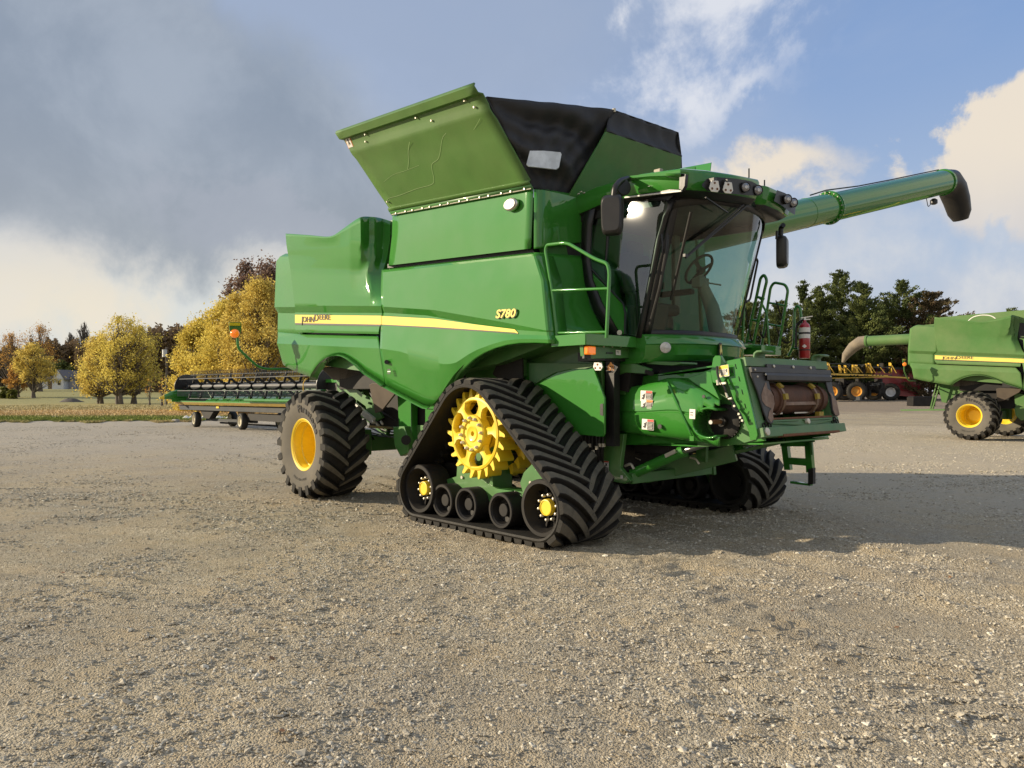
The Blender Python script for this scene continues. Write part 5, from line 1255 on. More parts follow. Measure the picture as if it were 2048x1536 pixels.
def gravelmat():
    m=bpy.data.materials.new('gravel'); m.use_nodes=True; nt=m.node_tree; N=nt.nodes; L=nt.links; b=N['Principled BSDF']
    g=N.new('ShaderNodeNewGeometry'); pos=g.outputs['Position']
    def nz(sc,det=6,ro=.6):
        k=N.new('ShaderNodeTexNoise'); k.inputs['Scale'].default_value=sc; k.inputs['Detail'].default_value=det; k.inputs['Roughness'].default_value=ro; L.new(pos,k.inputs['Vector']); return k.outputs[0]
    def vor(sc,rnd_=1.0):
        k=N.new('ShaderNodeTexVoronoi'); k.inputs['Scale'].default_value=sc; k.inputs['Randomness'].default_value=rnd_; L.new(pos,k.inputs['Vector']); return k
    v1=vor(62); v2=vor(130); v3=vor(24)
    def ramp(src,els):
        k=N.new('ShaderNodeValToRGB'); e=k.color_ramp.elements
        while len(e)>1: e.remove(e[0])
        e[0].position=els[0][0]; e[0].color=(*els[0][1],1)
        for p,c in els[1:]: q=e.new(p); q.color=(*c,1)
        L.new(src,k.inputs[0]); return k.outputs[0]
    def mix(f,a,b_,mode='MIX'):
        k=N.new('ShaderNodeMix'); k.data_type='RGBA'; k.blend_type=mode
        if isinstance(f,float): k.inputs[0].default_value=f
        else: L.new(f,k.inputs[0])
        for s_,x in((6,a),(7,b_)):
            if isinstance(x,tuple): k.inputs[s_].default_value=(*x,1)
            else: L.new(x,k.inputs[s_])
        return k.outputs[2]
    sp=N.new('ShaderNodeSeparateColor'); L.new(v1.outputs['Color'],sp.inputs[0])
    stones=ramp(sp.outputs[0],[(0,(.16,.145,.12)),(.3,(.29,.26,.21)),(.55,(.40,.36,.29)),(.8,(.51,.465,.385)),(1,(.64,.59,.50))])
    sp2=N.new('ShaderNodeSeparateColor'); L.new(v2.outputs['Color'],sp2.inputs[0])
    stones2=ramp(sp2.outputs[1],[(0,(.19,.17,.13)),(.5,(.37,.33,.265)),(1,(.57,.52,.43))])
    dirt=mix(nz(3.0),(.34,.285,.205),(.43,.365,.27))
    n1=nz(.5,8,.6); n2=nz(2.2,8,.65); 
    c=mix(.45,stones,stones2)
    f=N.new('ShaderNodeMapRange'); f.inputs[1].default_value=.42; f.inputs[2].default_value=.62; L.new(n2,f.inputs[0])
    f2=N.new('ShaderNodeMath'); f2.operation='MULTIPLY'; f2.inputs[1].default_value=.75; L.new(f.outputs[0],f2.inputs[0])
    c=mix(f2.outputs[0],c,dirt)
    # broad tone changes: greyer / browner patches
    f3=N.new('ShaderNodeMapRange'); f3.inputs[1].default_value=.35; f3.inputs[2].default_value=.68; L.new(n1,f3.inputs[0])
    c=mix(f3.outputs[0],mix(1.0,c,(1.15,1.09,.95),'MULTIPLY'),mix(1.0,c,(.90,.88,.84),'MULTIPLY'))
    # paler packed gravel lane on the right, grey lane on the left far
    sx=N.new('ShaderNodeVectorMath'); sx.operation='DOT_PRODUCT'; L.new(pos,sx.inputs[0]); sx.inputs[1].default_value=RIGHT
    sd=N.new('ShaderNodeVectorMath'); sd.operation='DOT_PRODUCT'; L.new(pos,sd.inputs[0]); sd.inputs[1].default_value=DEEP
    cr=CAM.dot(RIGHT); cd=CAM.dot(DEEP)
    def mr(src,a,b_,lo=0,hi=1):
        k=N.new('ShaderNodeMapRange'); k.interpolation_type='SMOOTHSTEP'; k.inputs[1].default_value=a; k.inputs[2].default_value=b_; k.inputs[3].default_value=lo; k.inputs[4].default_value=hi; L.new(src,k.inputs[0]); return k.outputs[0]
    def mul(a,b_):
        k=N.new('ShaderNodeMath'); k.operation='MULTIPLY'; L.new(a,k.inputs[0]); L.new(b_,k.inputs[1]); return k.outputs[0]
    wob=N.new('ShaderNodeMath'); wob.operation='MULTIPLY_ADD'; wob.inputs[1].default_value=9.0; L.new(n1,wob.inputs[0]); L.new(sd.outputs[1] if len(sd.outputs)>1 else sd.outputs[0],wob.inputs[2])
    right_=mr(sx.outputs[1],cr+1,cr+8); lane=mul(right_,mul(mr(wob.outputs[0],cd+11,cd+17),mr(wob.outputs[0],cd+43,cd+38)))
    k=N.new('ShaderNodeMath'); k.operation='MULTIPLY'; k.inputs[1].default_value=.5; L.new(lane,k.inputs[0])
    c=mix(k.outputs[0],c,(.60,.52,.40))
    far_strip=mul(right_,mr(wob.outputs[0],cd+52,cd+60)); k=N.new('ShaderNodeMath'); k.operation='MULTIPLY'; k.inputs[1].default_value=.7; L.new(far_strip,k.inputs[0])
    c=mix(k.outputs[0],c,(.24,.19,.145))  # darker brown strip beyond the pale lane
    left_=mul(mr(sx.outputs[1],cr+1,cr-4),mr(wob.outputs[0],cd+17,cd+30)); k=N.new('ShaderNodeMath'); k.operation='MULTIPLY'; k.inputs[1].default_value=.55; L.new(left_,k.inputs[0])
    c=mix(k.outputs[0],c,(.44,.41,.36))
    L.new(c,b.inputs['Base Color']); b.inputs['Roughness'].default_value=.9; b.inputs['Specular IOR Level'].default_value=.15
    # bump: stones
    h1=N.new('ShaderNodeMapRange'); h1.inputs[1].default_value=0; h1.inputs[2].default_value=.6; h1.inputs[3].default_value=1; h1.inputs[4].default_value=0; L.new(v1.outputs['Distance'],h1.inputs[0])
    hh=N.new('ShaderNodeMath'); hh.operation='MULTIPLY'; L.new(h1.outputs[0],hh.inputs[0]); L.new(sp.outputs[1],hh.inputs[1])
    h2=N.new('ShaderNodeMath'); h2.operation='MULTIPLY_ADD'; h2.inputs[1].default_value=-.35; L.new(v2.outputs['Distance'],h2.inputs[0]); L.new(hh.outputs[0],h2.inputs[2])
    h3=N.new('ShaderNodeMath'); h3.operation='MULTIPLY_ADD'; h3.inputs[1].default_value=.8; L.new(nz(14,6,.7),h3.inputs[0]); L.new(h2.outputs[0],h3.inputs[2])
    bp=N.new('ShaderNodeBump'); bp.inputs['Strength'].default_value=1.0; bp.inputs['Distance'].default_value=.02; L.new(h3.outputs[0],bp.inputs['Height']); L.new(bp.outputs[0],b.inputs['Normal'])
    return m
GM=gravelmat()
go=npmesh('gravel_yard',verts,faces,GM); go['kind']='structure'
# --- loose stones
rs=np.random.RandomState(11)
def sample(N,d0,d1,power,w=.80):
    # density falls with distance
    u_=rs.rand(N); d=(d0**power+(d1**power-d0**power)*u_)**(1/power); r=(rs.rand(N)*2-1)*w*(d+1.2)
    return r,d
pts=[];scl=[]
for (N_,d0,d1,pw,s0,s1) in((150000,2.6,10,1.5,.004,.0085),(62000,2.6,14,1.6,.007,.013),(7000,2.6,18,1.7,.012,.019),(60000,9,36,1.2,.011,.021),(300,3,24,1.4,.018,.028)):
    r,d=sample(N_,d0,d1,pw); 
    cl=vnoise(r*1.1+5,d*1.1)+.5+.6*vnoise(r*.35,d*.35+3); keep=rs.rand(N_)<np.clip(cl*1.9-.45,.05,1)
    r=r[keep];d=d[keep]
    x=CAM.x+r*FX+d*FD; y=CAM.y+r*LX+d*LD; s=s0+(s1-s0)*rs.rand(len(r))**2.2
    z=terrain(x,y)-s*.15
    pts.append(np.stack([x,y,z],-1)); scl.append(s)
pts=np.concatenate(pts); scl=np.concatenate(scl)
def stonemat():
    m=bpy.data.materials.new('loose_stones'); m.use_nodes=True; nt=m.node_tree; N=nt.nodes; L=nt.links; b=N['Principled BSDF']
    at=N.new('ShaderNodeAttribute'); at.attribute_type='INSTANCER'; at.attribute_name='tone'
    k=N.new('ShaderNodeValToRGB'); e=k.color_ramp.elements; e[0].position=0; e[0].color=(.28,.25,.195,1); e[1].position=1; e[1].color=(.66,.61,.50,1)
    for p,c in((.35,(.36,.315,.24,1)),(.75,(.47,.42,.33,1))): q=e.new(p); q.color=c
    L.new(at.outputs['Fac'],k.inputs[0]); L.new(k.outputs[0],b.inputs['Base Color']); b.inputs['Roughness'].default_value=.88; b.inputs['Specular IOR Level'].default_value=.2
    return m
pm=bpy.data.meshes.new('loose_gravel'); pm.vertices.add(len(pts)); pm.vertices.foreach_set('co',pts.astype(np.float32).ravel())
a_=pm.attributes.new('sz','FLOAT_VECTOR','POINT'); sv=np.stack([scl*(1.0+.5*rs.rand(len(scl))),scl*(.8+.4*rs.rand(len(scl))),scl*(.5+.35*rs.rand(len(scl)))],-1).astype(np.float32); a_.data.foreach_set('vector',sv.ravel())
a_=pm.attributes.new('rot','FLOAT_VECTOR','POINT'); rv=np.stack([(rs.rand(len(scl))-.5)*1.0,(rs.rand(len(scl))-.5)*1.0,rs.rand(len(scl))*6.28],-1).astype(np.float32); a_.data.foreach_set('vector',rv.ravel())
a_=pm.attributes.new('tone','FLOAT','POINT'); a_.data.foreach_set('value',rs.rand(len(scl)).astype(np.float32))
a_=pm.attributes.new('pick','INT','POINT'); a_.data.foreach_set('value',rs.randint(0,4,len(scl)).astype(np.int32))
pm.materials.append(stonemat())
lo_=bpy.data.objects.new('loose_gravel',pm); COL.objects.link(lo_); lo_['kind']='stuff'; lo_['label']='loose grey and tan gravel stones scattered over the yard'; lo_['category']='gravel'
ng=bpy.data.node_groups.new('scatter','GeometryNodeTree'); ng.interface.new_socket('Geometry',in_out='INPUT',socket_type='NodeSocketGeometry'); ng.interface.new_socket('Geometry',in_out='OUTPUT',socket_type='NodeSocketGeometry')
N=ng.nodes; L=ng.links; gi=N.new('NodeGroupInput'); goo=N.new('NodeGroupOutput')
j=N.new('GeometryNodeGeometryToInstance')
for sd_ in range(4):
    ic=N.new('GeometryNodeMeshIcoSphere'); ic.inputs['Radius'].default_value=1; ic.inputs['Subdivisions'].default_value=2
    spn=N.new('GeometryNodeSetPosition'); tn=N.new('ShaderNodeTexNoise'); tn.noise_dimensions='3D'; tn.inputs['Scale'].default_value=.85+.15*sd_; tn.inputs['Detail'].default_value=1
    ps=N.new('GeometryNodeInputPosition'); ad_=N.new('ShaderNodeVectorMath'); ad_.operation='ADD'; ad_.inputs[1].default_value=(sd_*7.3,sd_*2.1,3.3*sd_); L.new(ps.outputs[0],ad_.inputs[0]); L.new(ad_.outputs[0],tn.inputs['Vector'])
    sb=N.new('ShaderNodeVectorMath'); sb.operation='SUBTRACT'; sb.inputs[1].default_value=(.5,.5,.5); L.new(tn.outputs['Color'],sb.inputs[0]); sc_=N.new('ShaderNodeVectorMath'); sc_.operation='SCALE'; sc_.inputs['Scale'].default_value=2.3; L.new(sb.outputs[0],sc_.inputs[0])
    L.new(ic.outputs[0],spn.inputs[0]); L.new(sc_.outputs[0],spn.inputs['Offset']); L.new(spn.outputs[0],j.inputs[0])
ip=N.new('GeometryNodeInstanceOnPoints'); ip.inputs['Pick Instance'].default_value=True
def attr(nm,t):
    k=N.new('GeometryNodeInputNamedAttribute'); k.data_type=t; k.inputs['Name'].default_value=nm; return k.outputs[0]
L.new(gi.outputs[0],ip.inputs['Points']); L.new(j.outputs[0],ip.inputs['Instance']); L.new(attr('pick','INT'),ip.inputs['Instance Index']); L.new(attr('rot','FLOAT_VECTOR'),ip.inputs['Rotation']); L.new(attr('sz','FLOAT_VECTOR'),ip.inputs['Scale'])
sm=N.new('GeometryNodeSetMaterial'); sm.inputs['Material'].default_value=pm.materials[0]; L.new(ip.outputs[0],sm.inputs[0]); L.new(sm.outputs[0],goo.inputs[0])
md=lo_.modifiers.new('scatter','NODES'); md.node_group=ng
# fallen leaves
NLf=90; r=(rs.rand(NLf)*2-1)*.75; d=3.2+rs.rand(NLf)**.8*20; r=r*d; x=CAM.x+r*FX+d*FD; y=CAM.y+r*LX+d*LD; z=terrain(x,y)+.012
an=rs.rand(NLf)*6.28; s_l=.012+.016*rs.rand(NLf); a1_=np.stack([np.cos(an)*s_l,np.sin(an)*s_l,(rs.rand(NLf)-.3)*.012],-1); b1_=np.stack([-np.sin(an)*s_l*.7,np.cos(an)*s_l*.7,(rs.rand(NLf)-.3)*.012],-1); c_=np.stack([x,y,z],-1)
lv=np.stack([c_-a1_,c_-b1_,c_+a1_,c_+b1_],1).reshape(-1,3); fl_o=npmesh('fallen_leaves',lv,np.arange(4*NLf).reshape(-1,4),mat('dry_fallen_leaf',(.22,.10,.045),.7,island=.5),False); tag(fl_o,'small dry brown leaves scattered over the gravel','leaves',kind='stuff')
# --- lawn sheet with ragged edge (left) 
def strip_sheet(name,near_fn,far_fn,r0,r1,nr,nd,m,dz):
    V_=[]; 
    for i in range(nr+1):
        t=i/nr
        for k in range(nd+1):
            s=k/nd; ratio=r0+(r1-r0)*t; dn=near_fn(ratio); df=far_fn(ratio); d=dn*(df/dn)**s; r=ratio*d; p=W(r,d); V_.append((p.x,p.y))
    V_=np.array(V_); z=terrain(V_[:,0],V_[:,1])+dz; vv=np.column_stack([V_,z])
    I,J=np.meshgrid(np.arange(nr),np.arange(nd),indexing='ij'); a=(I*(nd+1)+J).ravel(); f=np.stack([a,a+nd+1,a+nd+2,a+1],-1)
    return npmesh(name,vv,f,m)
def lawnmat():
    m=bpy.data.materials.new('autumn_grass'); m.use_nodes=True; nt=m.node_tree; N=nt.nodes; L=nt.links; b=N['Principled BSDF']
    g=N.new('ShaderNodeNewGeometry'); pos=g.outputs['Position']
    sd=N.new('ShaderNodeVectorMath'); sd.operation='DOT_PRODUCT'; L.new(pos,sd.inputs[0]); sd.inputs[1].default_value=DEEP
    sx=N.new('ShaderNodeVectorMath'); sx.operation='DOT_PRODUCT'; L.new(pos,sx.inputs[0]); sx.inputs[1].default_value=RIGHT
    cb_=N.new('ShaderNodeCombineXYZ'); q=N.new('ShaderNodeMath'); q.operation='MULTIPLY'; q.inputs[1].default_value=.35; L.new(sx.outputs['Value'],q.inputs[0]); L.new(q.outputs[0],cb_.inputs[0]); L.new(sd.outputs['Value'],cb_.inputs[1])
    n1=N.new('ShaderNodeTexNoise'); n1.inputs['Scale'].default_value=.22; n1.inputs['Detail'].default_value=6; L.new(cb_.outputs[0],n1.inputs['Vector'])
    n2=N.new('ShaderNodeTexNoise'); n2.inputs['Scale'].default_value=3; n2.inputs['Detail'].default_value=8; n2.inputs['Roughness'].default_value=.7; L.new(pos,n2.inputs['Vector'])
    w_=N.new('ShaderNodeMath'); w_.operation='MULTIPLY_ADD'; w_.inputs[1].default_value=14; L.new(n1.outputs[0],w_.inputs[0]); L.new(sd.outputs['Value'],w_.inputs[2])
    mr_=N.new('ShaderNodeMapRange'); cd=CAM.dot(DEEP); mr_.inputs[1].default_value=cd+44; mr_.inputs[2].default_value=cd+144; L.new(w_.outputs[0],mr_.inputs[0])
    k=N.new('ShaderNodeValToRGB'); e=k.color_ramp.elements; e[0].position=0; e[0].color=(.50,.38,.19,1); e[1].position=1; e[1].color=(.30,.28,.13,1)
    for p,c in((.035,(.45,.37,.18)),(.06,(.20,.235,.055)),(.13,(.22,.25,.065)),(.17,(.50,.37,.18)),(.30,(.56,.40,.20)),(.36,(.42,.34,.16)),(.5,(.42,.35,.17)),(.75,(.32,.29,.13))): q=e.new(p); q.color=(*c,1)
    L.new(mr_.outputs[0],k.inputs[0])
    mx=N.new('ShaderNodeMix'); mx.data_type='RGBA'; mx.blend_type='MULTIPLY'; mx.inputs[0].default_value=.7
    r2=N.new('ShaderNodeMapRange'); r2.inputs[1].default_value=.3; r2.inputs[2].default_value=.7; r2.inputs[3].default_value=.6; r2.inputs[4].default_value=1.35; L.new(n2.outputs[0],r2.inputs[0])
    L.new(k.outputs[0],mx.inputs[6]); L.new(r2.outputs[0],mx.inputs[7]); L.new(mx.outputs[2],b.inputs['Base Color']); b.inputs['Roughness'].default_value=.95; b.inputs['Specular IOR Level'].default_value=.1
    bp=N.new('ShaderNodeBump'); bp.inputs['Distance'].default_value=.08; bp.inputs['Strength'].default_value=.8; L.new(n2.outputs[0],bp.inputs['Height']); L.new(bp.outputs[0],b.inputs['Normal'])
    return m
LM=lawnmat()
def edge(ratio):
    return 42.0+6.5*float(smooth(-.42,-.30,ratio))+1.2*math.sin(ratio*60)+.7*math.sin(ratio*143+1)+.4*math.sin(ratio*331)
lw=strip_sheet('lawn',edge,lambda r:700,-1.6,.0,420,60,LM,.02); lw['kind']='structure'
# grass tufts along the lawn
def tufts(N,name):
    r_=-.95+.86*rs.rand(N); d=np.array([edge(x) for x in r_])*(1+ (rs.rand(N)**2.2)*1.3)*.998; r=r_*d
    x=CAM.x+r*FX+d*FD; y=CAM.y+r*LX+d*LD; z=terrain(x,y)+.01
    h=.05+.07*rs.rand(N); an=rs.rand(N)*6.28; wd=.03+.03*rs.rand(N)
    c=np.stack([x,y,z],-1); dx_=np.stack([np.cos(an)*wd,np.sin(an)*wd,0*an],-1); tp=c+np.stack([(rs.rand(N)-.5)*.06,(rs.rand(N)-.5)*.06,h],-1)
    vv=np.stack([c-dx_,c+dx_,tp],1).reshape(-1,3); f=np.arange(3*N).reshape(-1,3); o=npmesh(name,vv,f,LM,False); return o
gt=tufts(60000,'grass'); tag(gt,'short autumn grass growing along the edge of the gravel','grass',kind='stuff')
# ================================================================ trees
def leafmat(name,cols,trans=.5):
    m=bpy.data.materials.new(name); m.use_nodes=True; nt=m.node_tree; N=nt.nodes; L=nt.links; b=N['Principled BSDF']; o=N['Material Output']
    g=N.new('ShaderNodeNewGeometry'); n=N.new('ShaderNodeTexNoise'); n.inputs['Scale'].default_value=.55; n.inputs['Detail'].default_value=3; L.new(g.outputs['Position'],n.inputs['Vector'])
    a=N.new('ShaderNodeMath'); a.operation='MULTIPLY_ADD'; a.inputs[1].default_value=.5; L.new(g.outputs['Random Per Island'],a.inputs[0]); 
    s_=N.new('ShaderNodeMapRange'); s_.inputs[1].default_value=.3; s_.inputs[2].default_value=.7; s_.inputs[3].default_value=0; s_.inputs[4].default_value=.5; L.new(n.outputs[0],s_.inputs[0]); L.new(s_.outputs[0],a.inputs[2])
    k=N.new('ShaderNodeValToRGB'); e=k.color_ramp.elements
    while len(e)>1: e.remove(e[0])
    e[0].position=0; e[0].color=(*cols[0],1)
    for i,c in enumerate(cols[1:]): q=e.new((i+1)/(len(cols)-1)); q.color=(*c,1)
    L.new(a.outputs[0],k.inputs[0]); L.new(k.outputs[0],b.inputs['Base Color']); b.inputs['Roughness'].default_value=.8; b.inputs['Specular IOR Level'].default_value=.15
    t=N.new('ShaderNodeBsdfTranslucent'); L.new(k.outputs[0],t.inputs[0]); mx=N.new('ShaderNodeMixShader'); mx.inputs[0].default_value=trans; L.new(b.outputs[0],mx.inputs[1]); L.new(t.outputs[0],mx.inputs[2]); L.new(mx.outputs[0],o.inputs[0])
    return m
M['bark']=mat('grey_brown_bark',(.12,.10,.08),.9,var=.35,scale=5,bump=.4,bscale=12)
M['barkd']=mat('dark_bark',(.05,.04,.034),.9,var=.35,scale=5)
LF={'yellow':leafmat('yellow_leaves',[(.36,.30,.07),(.58,.47,.10),(.76,.63,.15),(.86,.76,.28)]),
 'gold':leafmat('golden_leaves',[(.34,.26,.07),(.54,.42,.10),(.72,.57,.15),(.84,.71,.27)]),
 'orange':leafmat('orange_leaves',[(.24,.12,.05),(.40,.21,.06),(.52,.31,.08),(.6,.42,.14)]),
 'rust':leafmat('russet_leaves',[(.10,.065,.055),(.17,.11,.09),(.25,.17,.12),(.3,.22,.16)]),
 'brown':leafmat('brown_leaves',[(.055,.045,.035),(.10,.08,.05),(.16,.12,.06),(.2,.15,.07)]),
 'pine':leafmat('pine_needles',[(.04,.058,.024),(.075,.10,.034),(.125,.15,.045),(.19,.205,.065)],.15),
 'pineb':leafmat('dry_pine_needles',[(.05,.045,.022),(.09,.075,.035),(.14,.10,.055),(.18,.13,.08)],.15),
 'bush':leafmat('olive_bush_leaves',[(.07,.08,.02),(.14,.15,.03),(.22,.21,.05)])}
def quads(cs,sz,rs_,elong=1.0,flat=.0,dirs=None):
    n=len(cs); a=rs_.normal(size=(n,3)); a/=np.linalg.norm(a,axis=1)[:,None]
    if dirs is not None: a=dirs+.35*a; a/=np.linalg.norm(a,axis=1)[:,None]
    b=rs_.normal(size=(n,3)); b-=a*(a*b).sum(1)[:,None]; b/=np.linalg.norm(b,axis=1)[:,None]
    s=sz*(.6+.8*rs_.rand(n))[:,None]; u=a*s*elong; v=b*s*.62
    vv=np.stack([cs-u,cs-v*.9+u*.1,cs+u,cs+v*.9+u*.1],1).reshape(-1,3); return vv,np.arange(4*n).reshape(-1,4)
def tube_np(mb,p,q,r0,r1,seg=6): mb.cyl(p,q,r0,r1,seg=seg,caps=False)
def decid(name,label,cat,base,H,Wd,leaf,seed,nleaf=9000,lsz=.16,trunks=1,group=None,crown_z=.1,bark='bark',sparse_top=0.0,nclump=110):
    rg=random.Random(seed); rn=np.random.RandomState(seed)
    b=Vector(base); b.z=tz(b)-.05
    root=empty(name,b,label,cat,group); wood=MB(); minr=.05 if nleaf==0 else .012
    # lumpy egg-shaped envelope; clump centres inside it, every clump hangs on a limb
    lob=[(rg.uniform(0,6.28),rg.uniform(.2,.95),rg.uniform(.10,.26),rg.uniform(.10,.22)) for _ in range(9)]
    def env(z,az):
        t=(z-crown_z)/(1-crown_z); t=min(max(t,0),1)
        r=(math.sin(math.pi*min(1,t**.72*.96+.03))**.5)*(1-.12*t)
        for a0,z0,w_,am in lob: r*=1+am*math.exp(-((z-z0)/w_)**2)*math.cos(az-a0)
        return max(.04,r*.98)
    stems=[]
    for t in range(trunks):
        az=6.28*t/trunks+rg.uniform(0,1); ln=rg.uniform(.10,.20) if trunks>1 else .03; p=b+Vector((math.cos(az),math.sin(az),0))*(.22*(trunks>1)); pts=[p]
        for k in range(6):
            f=(k+1)/6; pts.append(b+Vector((math.cos(az)*ln*H*.55*f**.8+rg.gauss(0,.012)*H,math.sin(az)*ln*H*.55*f**.8+rg.gauss(0,.012)*H,H*.86*f)))
        r0=H*(.026 if trunks==1 else .019)+.03; rr=[r0*(1.5 if k==0 else 1)*(1-k/6.6) for k in range(7)]
        wood.tube(pts,rr,seg=8); stems.append(pts)
    cen=[]
    for k in range(nclump):
        z=crown_z+(1-crown_z)*rg.random()**.85; az=rg.uniform(0,6.28); e=env(z,az); q=rg.random()**.45
        if z>.97: q*=.5
        c=b+Vector((math.cos(az)*e*q*Wd/2,math.sin(az)*e*q*Wd/2,z*H)); cen.append((c,z))
        st=rg.choice(stems); za=max(.10,z-.10-.28*q); i=min(5,max(0,int(za*6/.86))); s0=st[i].lerp(st[i+1],min(1,max(0,za*6/.86-i)))
        mid=s0.lerp(c,.5)+Vector((0,0,-.03*H*rg.random())); r1=max(minr,H*.0065*(1-z*.5)); wood.tube([s0,mid,c],[r1*1.6,r1,max(minr*.7,r1*.35)],seg=5)
        for j in range(5 if nleaf==0 else 2):
            d=Vector((rg.gauss(0,1),rg.gauss(0,1),rg.gauss(.5,.8))).normalized()*Wd*rg.uniform(.05,.12); wood.tube([mid.lerp(c,rg.random()),c+d],[minr,minr*.6],seg=4)
    if nleaf==0 or sparse_top>.3:
        for k in range(26):
            st=rg.choice(stems); s0=st[5]; d=Vector((rg.gauss(0,.35),rg.gauss(0,.35),1)).normalized()*H*rg.uniform(.12,.24); wood.tube([s0,s0+d],[minr*1.3,minr*.6],seg=4)
    wood.build('trunk',M[bark],root,smooth=60)
    if nleaf==0: return root
    w=np.array([(.35+rg.random())*(1-sparse_top if z>.8 else 1) for c,z in cen]); w/=w.sum(); C_=np.array([tuple(c) for c,z in cen]); idx=rn.choice(len(cen),nleaf,p=w)
    sr=np.array([rg.uniform(.7,1.35) for _ in cen])[idx][:,None]
    g=rn.normal(size=(nleaf,3)); g/=np.linalg.norm(g,axis=1)[:,None]; g*=rn.rand(nleaf)[:,None]**.5*(1+.9*(rn.rand(nleaf)[:,None]>.84))
    cs=C_[idx]+g*sr*np.array([Wd*.10,Wd*.10,H*.064]); cs[:,2]=np.maximum(cs[:,2],b.z+.15)
    vv,ff=quads(cs,lsz,rn); o=npmesh('crown',vv,ff,LF[leaf],False); o.parent=root; o.matrix_parent_inverse=wm(root).inverted()
    return root
def pine(name,label,base,H,Wd,leaf,seed,group=None,nl=16000,lsz=.17,top=.9,gap=.25):
    rg=random.Random(seed); rn=np.random.RandomState(seed); b=Vector(base); b.z=tz(b)-.05
    root=empty(name,b,label,'tree',group); wood=MB(); wood.cyl(b,b+V(0,0,H*.97),.018*H,.01,seg=8,caps=False)
    cs=[];ds=[]; z=.04
    brs=[]
    while z<.97:
        nb=rg.randint(3,5)
        for k in range(nb):
            az=rg.uniform(0,6.28); rel=1-z; L_=Wd/2*(min(1,rel*1.35)**.8)*(.5+.75*rg.random())*(1.0 if z>.12 else .8)
            if rg.random()<gap*.6: L_*=.5
            up=.28+.35*z+rg.uniform(-.12,.15); d=Vector((math.cos(az),math.sin(az),up)).normalized(); p=b+V(0,0,z*H); q=p+d*L_
            wood.cyl(p,q,.05*rel+.015,.01,seg=4,caps=False); brs.append((p,q,L_))
        z+=.026+.02*rg.random()
    tot=sum(x[2] for x in brs)
    for p,q,L_ in brs:
        n=int(nl*L_/tot); t=rn.rand(n)**.7*.95+.08; c=np.array(p)[None]*(1-t)[:,None]+np.array(q)[None]*t[:,None]
        ncl=max(3,int(L_*2.2)); cl=np.round(t*ncl)/ncl; jit=rn.normal(size=(ncl+2,3))*np.array([.22,.22,.12])*min(1.4,L_*.35)
        c=c+jit[np.clip((cl*ncl).astype(int),0,ncl+1)]+rn.normal(size=(n,3))*np.array([.17,.17,.10])*(0.7+.12*L_)
        c[:,2]+=.10*L_*t**2
        cs.append(c); dd=np.array((q-p).normalized())[None]+np.array([0,0,.35])[None]; ds.append(np.repeat(dd,n,0))
    cs=np.concatenate(cs); ds=np.concatenate(ds); wood.build('trunk',M['barkd'],root,smooth=60)
    vv,ff=quads(cs,lsz,rn,elong=1.15,dirs=ds/np.linalg.norm(ds,axis=1)[:,None]); o=npmesh('crown',vv,ff,LF[leaf],False); o.parent=root; o.matrix_parent_inverse=wm(root).inverted()
    return root
def at(px,d,z=0): return W((px-1024)/F_*d,d,z)
def hgt(ytop,d,px):  # crown height so the top shows at ytop
    p=at(px,d); return 1.6+(HOR-ytop)/F_*d-tz(p)
D=F_
# left: near golden clump
for i,(px,top,wpx,d,lf,lab,tr) in enumerate((
 (200,668,118,108,'gold','golden tree with three leaning stems, leftmost of the clump beside the gravel yard',2),
 (240,634,150,104,'yellow','tallest yellow tree in the middle of the clump, left of the utility pole',3),
 (268,650,110,107,'yellow','yellow tree with a split trunk on the right side of the clump, nearest the pole',2))):
    decid('maple_tree',lab,'tree',at(px,d),hgt(top,d,px),wpx/D*d,lf,20+i,nleaf=9500,nclump=120,lsz=.12,trunks=tr,group='yellow trees in a clump on the lawn',crown_z=.16,sparse_top=.35)
decid('maple_tree','orange and amber tree with a straight trunk in front of the white house','tree',at(67,142),hgt(690,142,67),82/D*142,'gold',31,nleaf=7500,nclump=150,lsz=.15,crown_z=.30,sparse_top=.2)
decid('maple_tree','small amber tree with two forked stems at the far left, beside the bushes','tree',at(36,146),hgt(726,146,36),50/D*146,'orange',32,nleaf=3800,lsz=.16,trunks=2,crown_z=.25)
decid('tall_tree','tall thin tree with pale sparse leaves behind the amber tree at the left','tree',at(80,175),hgt(654,175,80),90/D*175,'orange',33,nleaf=2600,lsz=.14,crown_z=.4)
decid('tall_tree','pale almost leafless tree at the left edge behind the forked amber tree','tree',at(22,180),hgt(668,180,22),60/D*180,'orange',34,nleaf=2200,lsz=.14,crown_z=.35)
decid('bare_tree','bare round crowned tree standing above the woods behind the white house','tree',at(168,240),hgt(646,240,168),44/D*240,'brown',35,nleaf=0)
decid('bare_tree','smaller bare tree to the left of the round bare one','tree',at(140,250),hgt(664,250,140),26/D*250,'brown',36,nleaf=0)
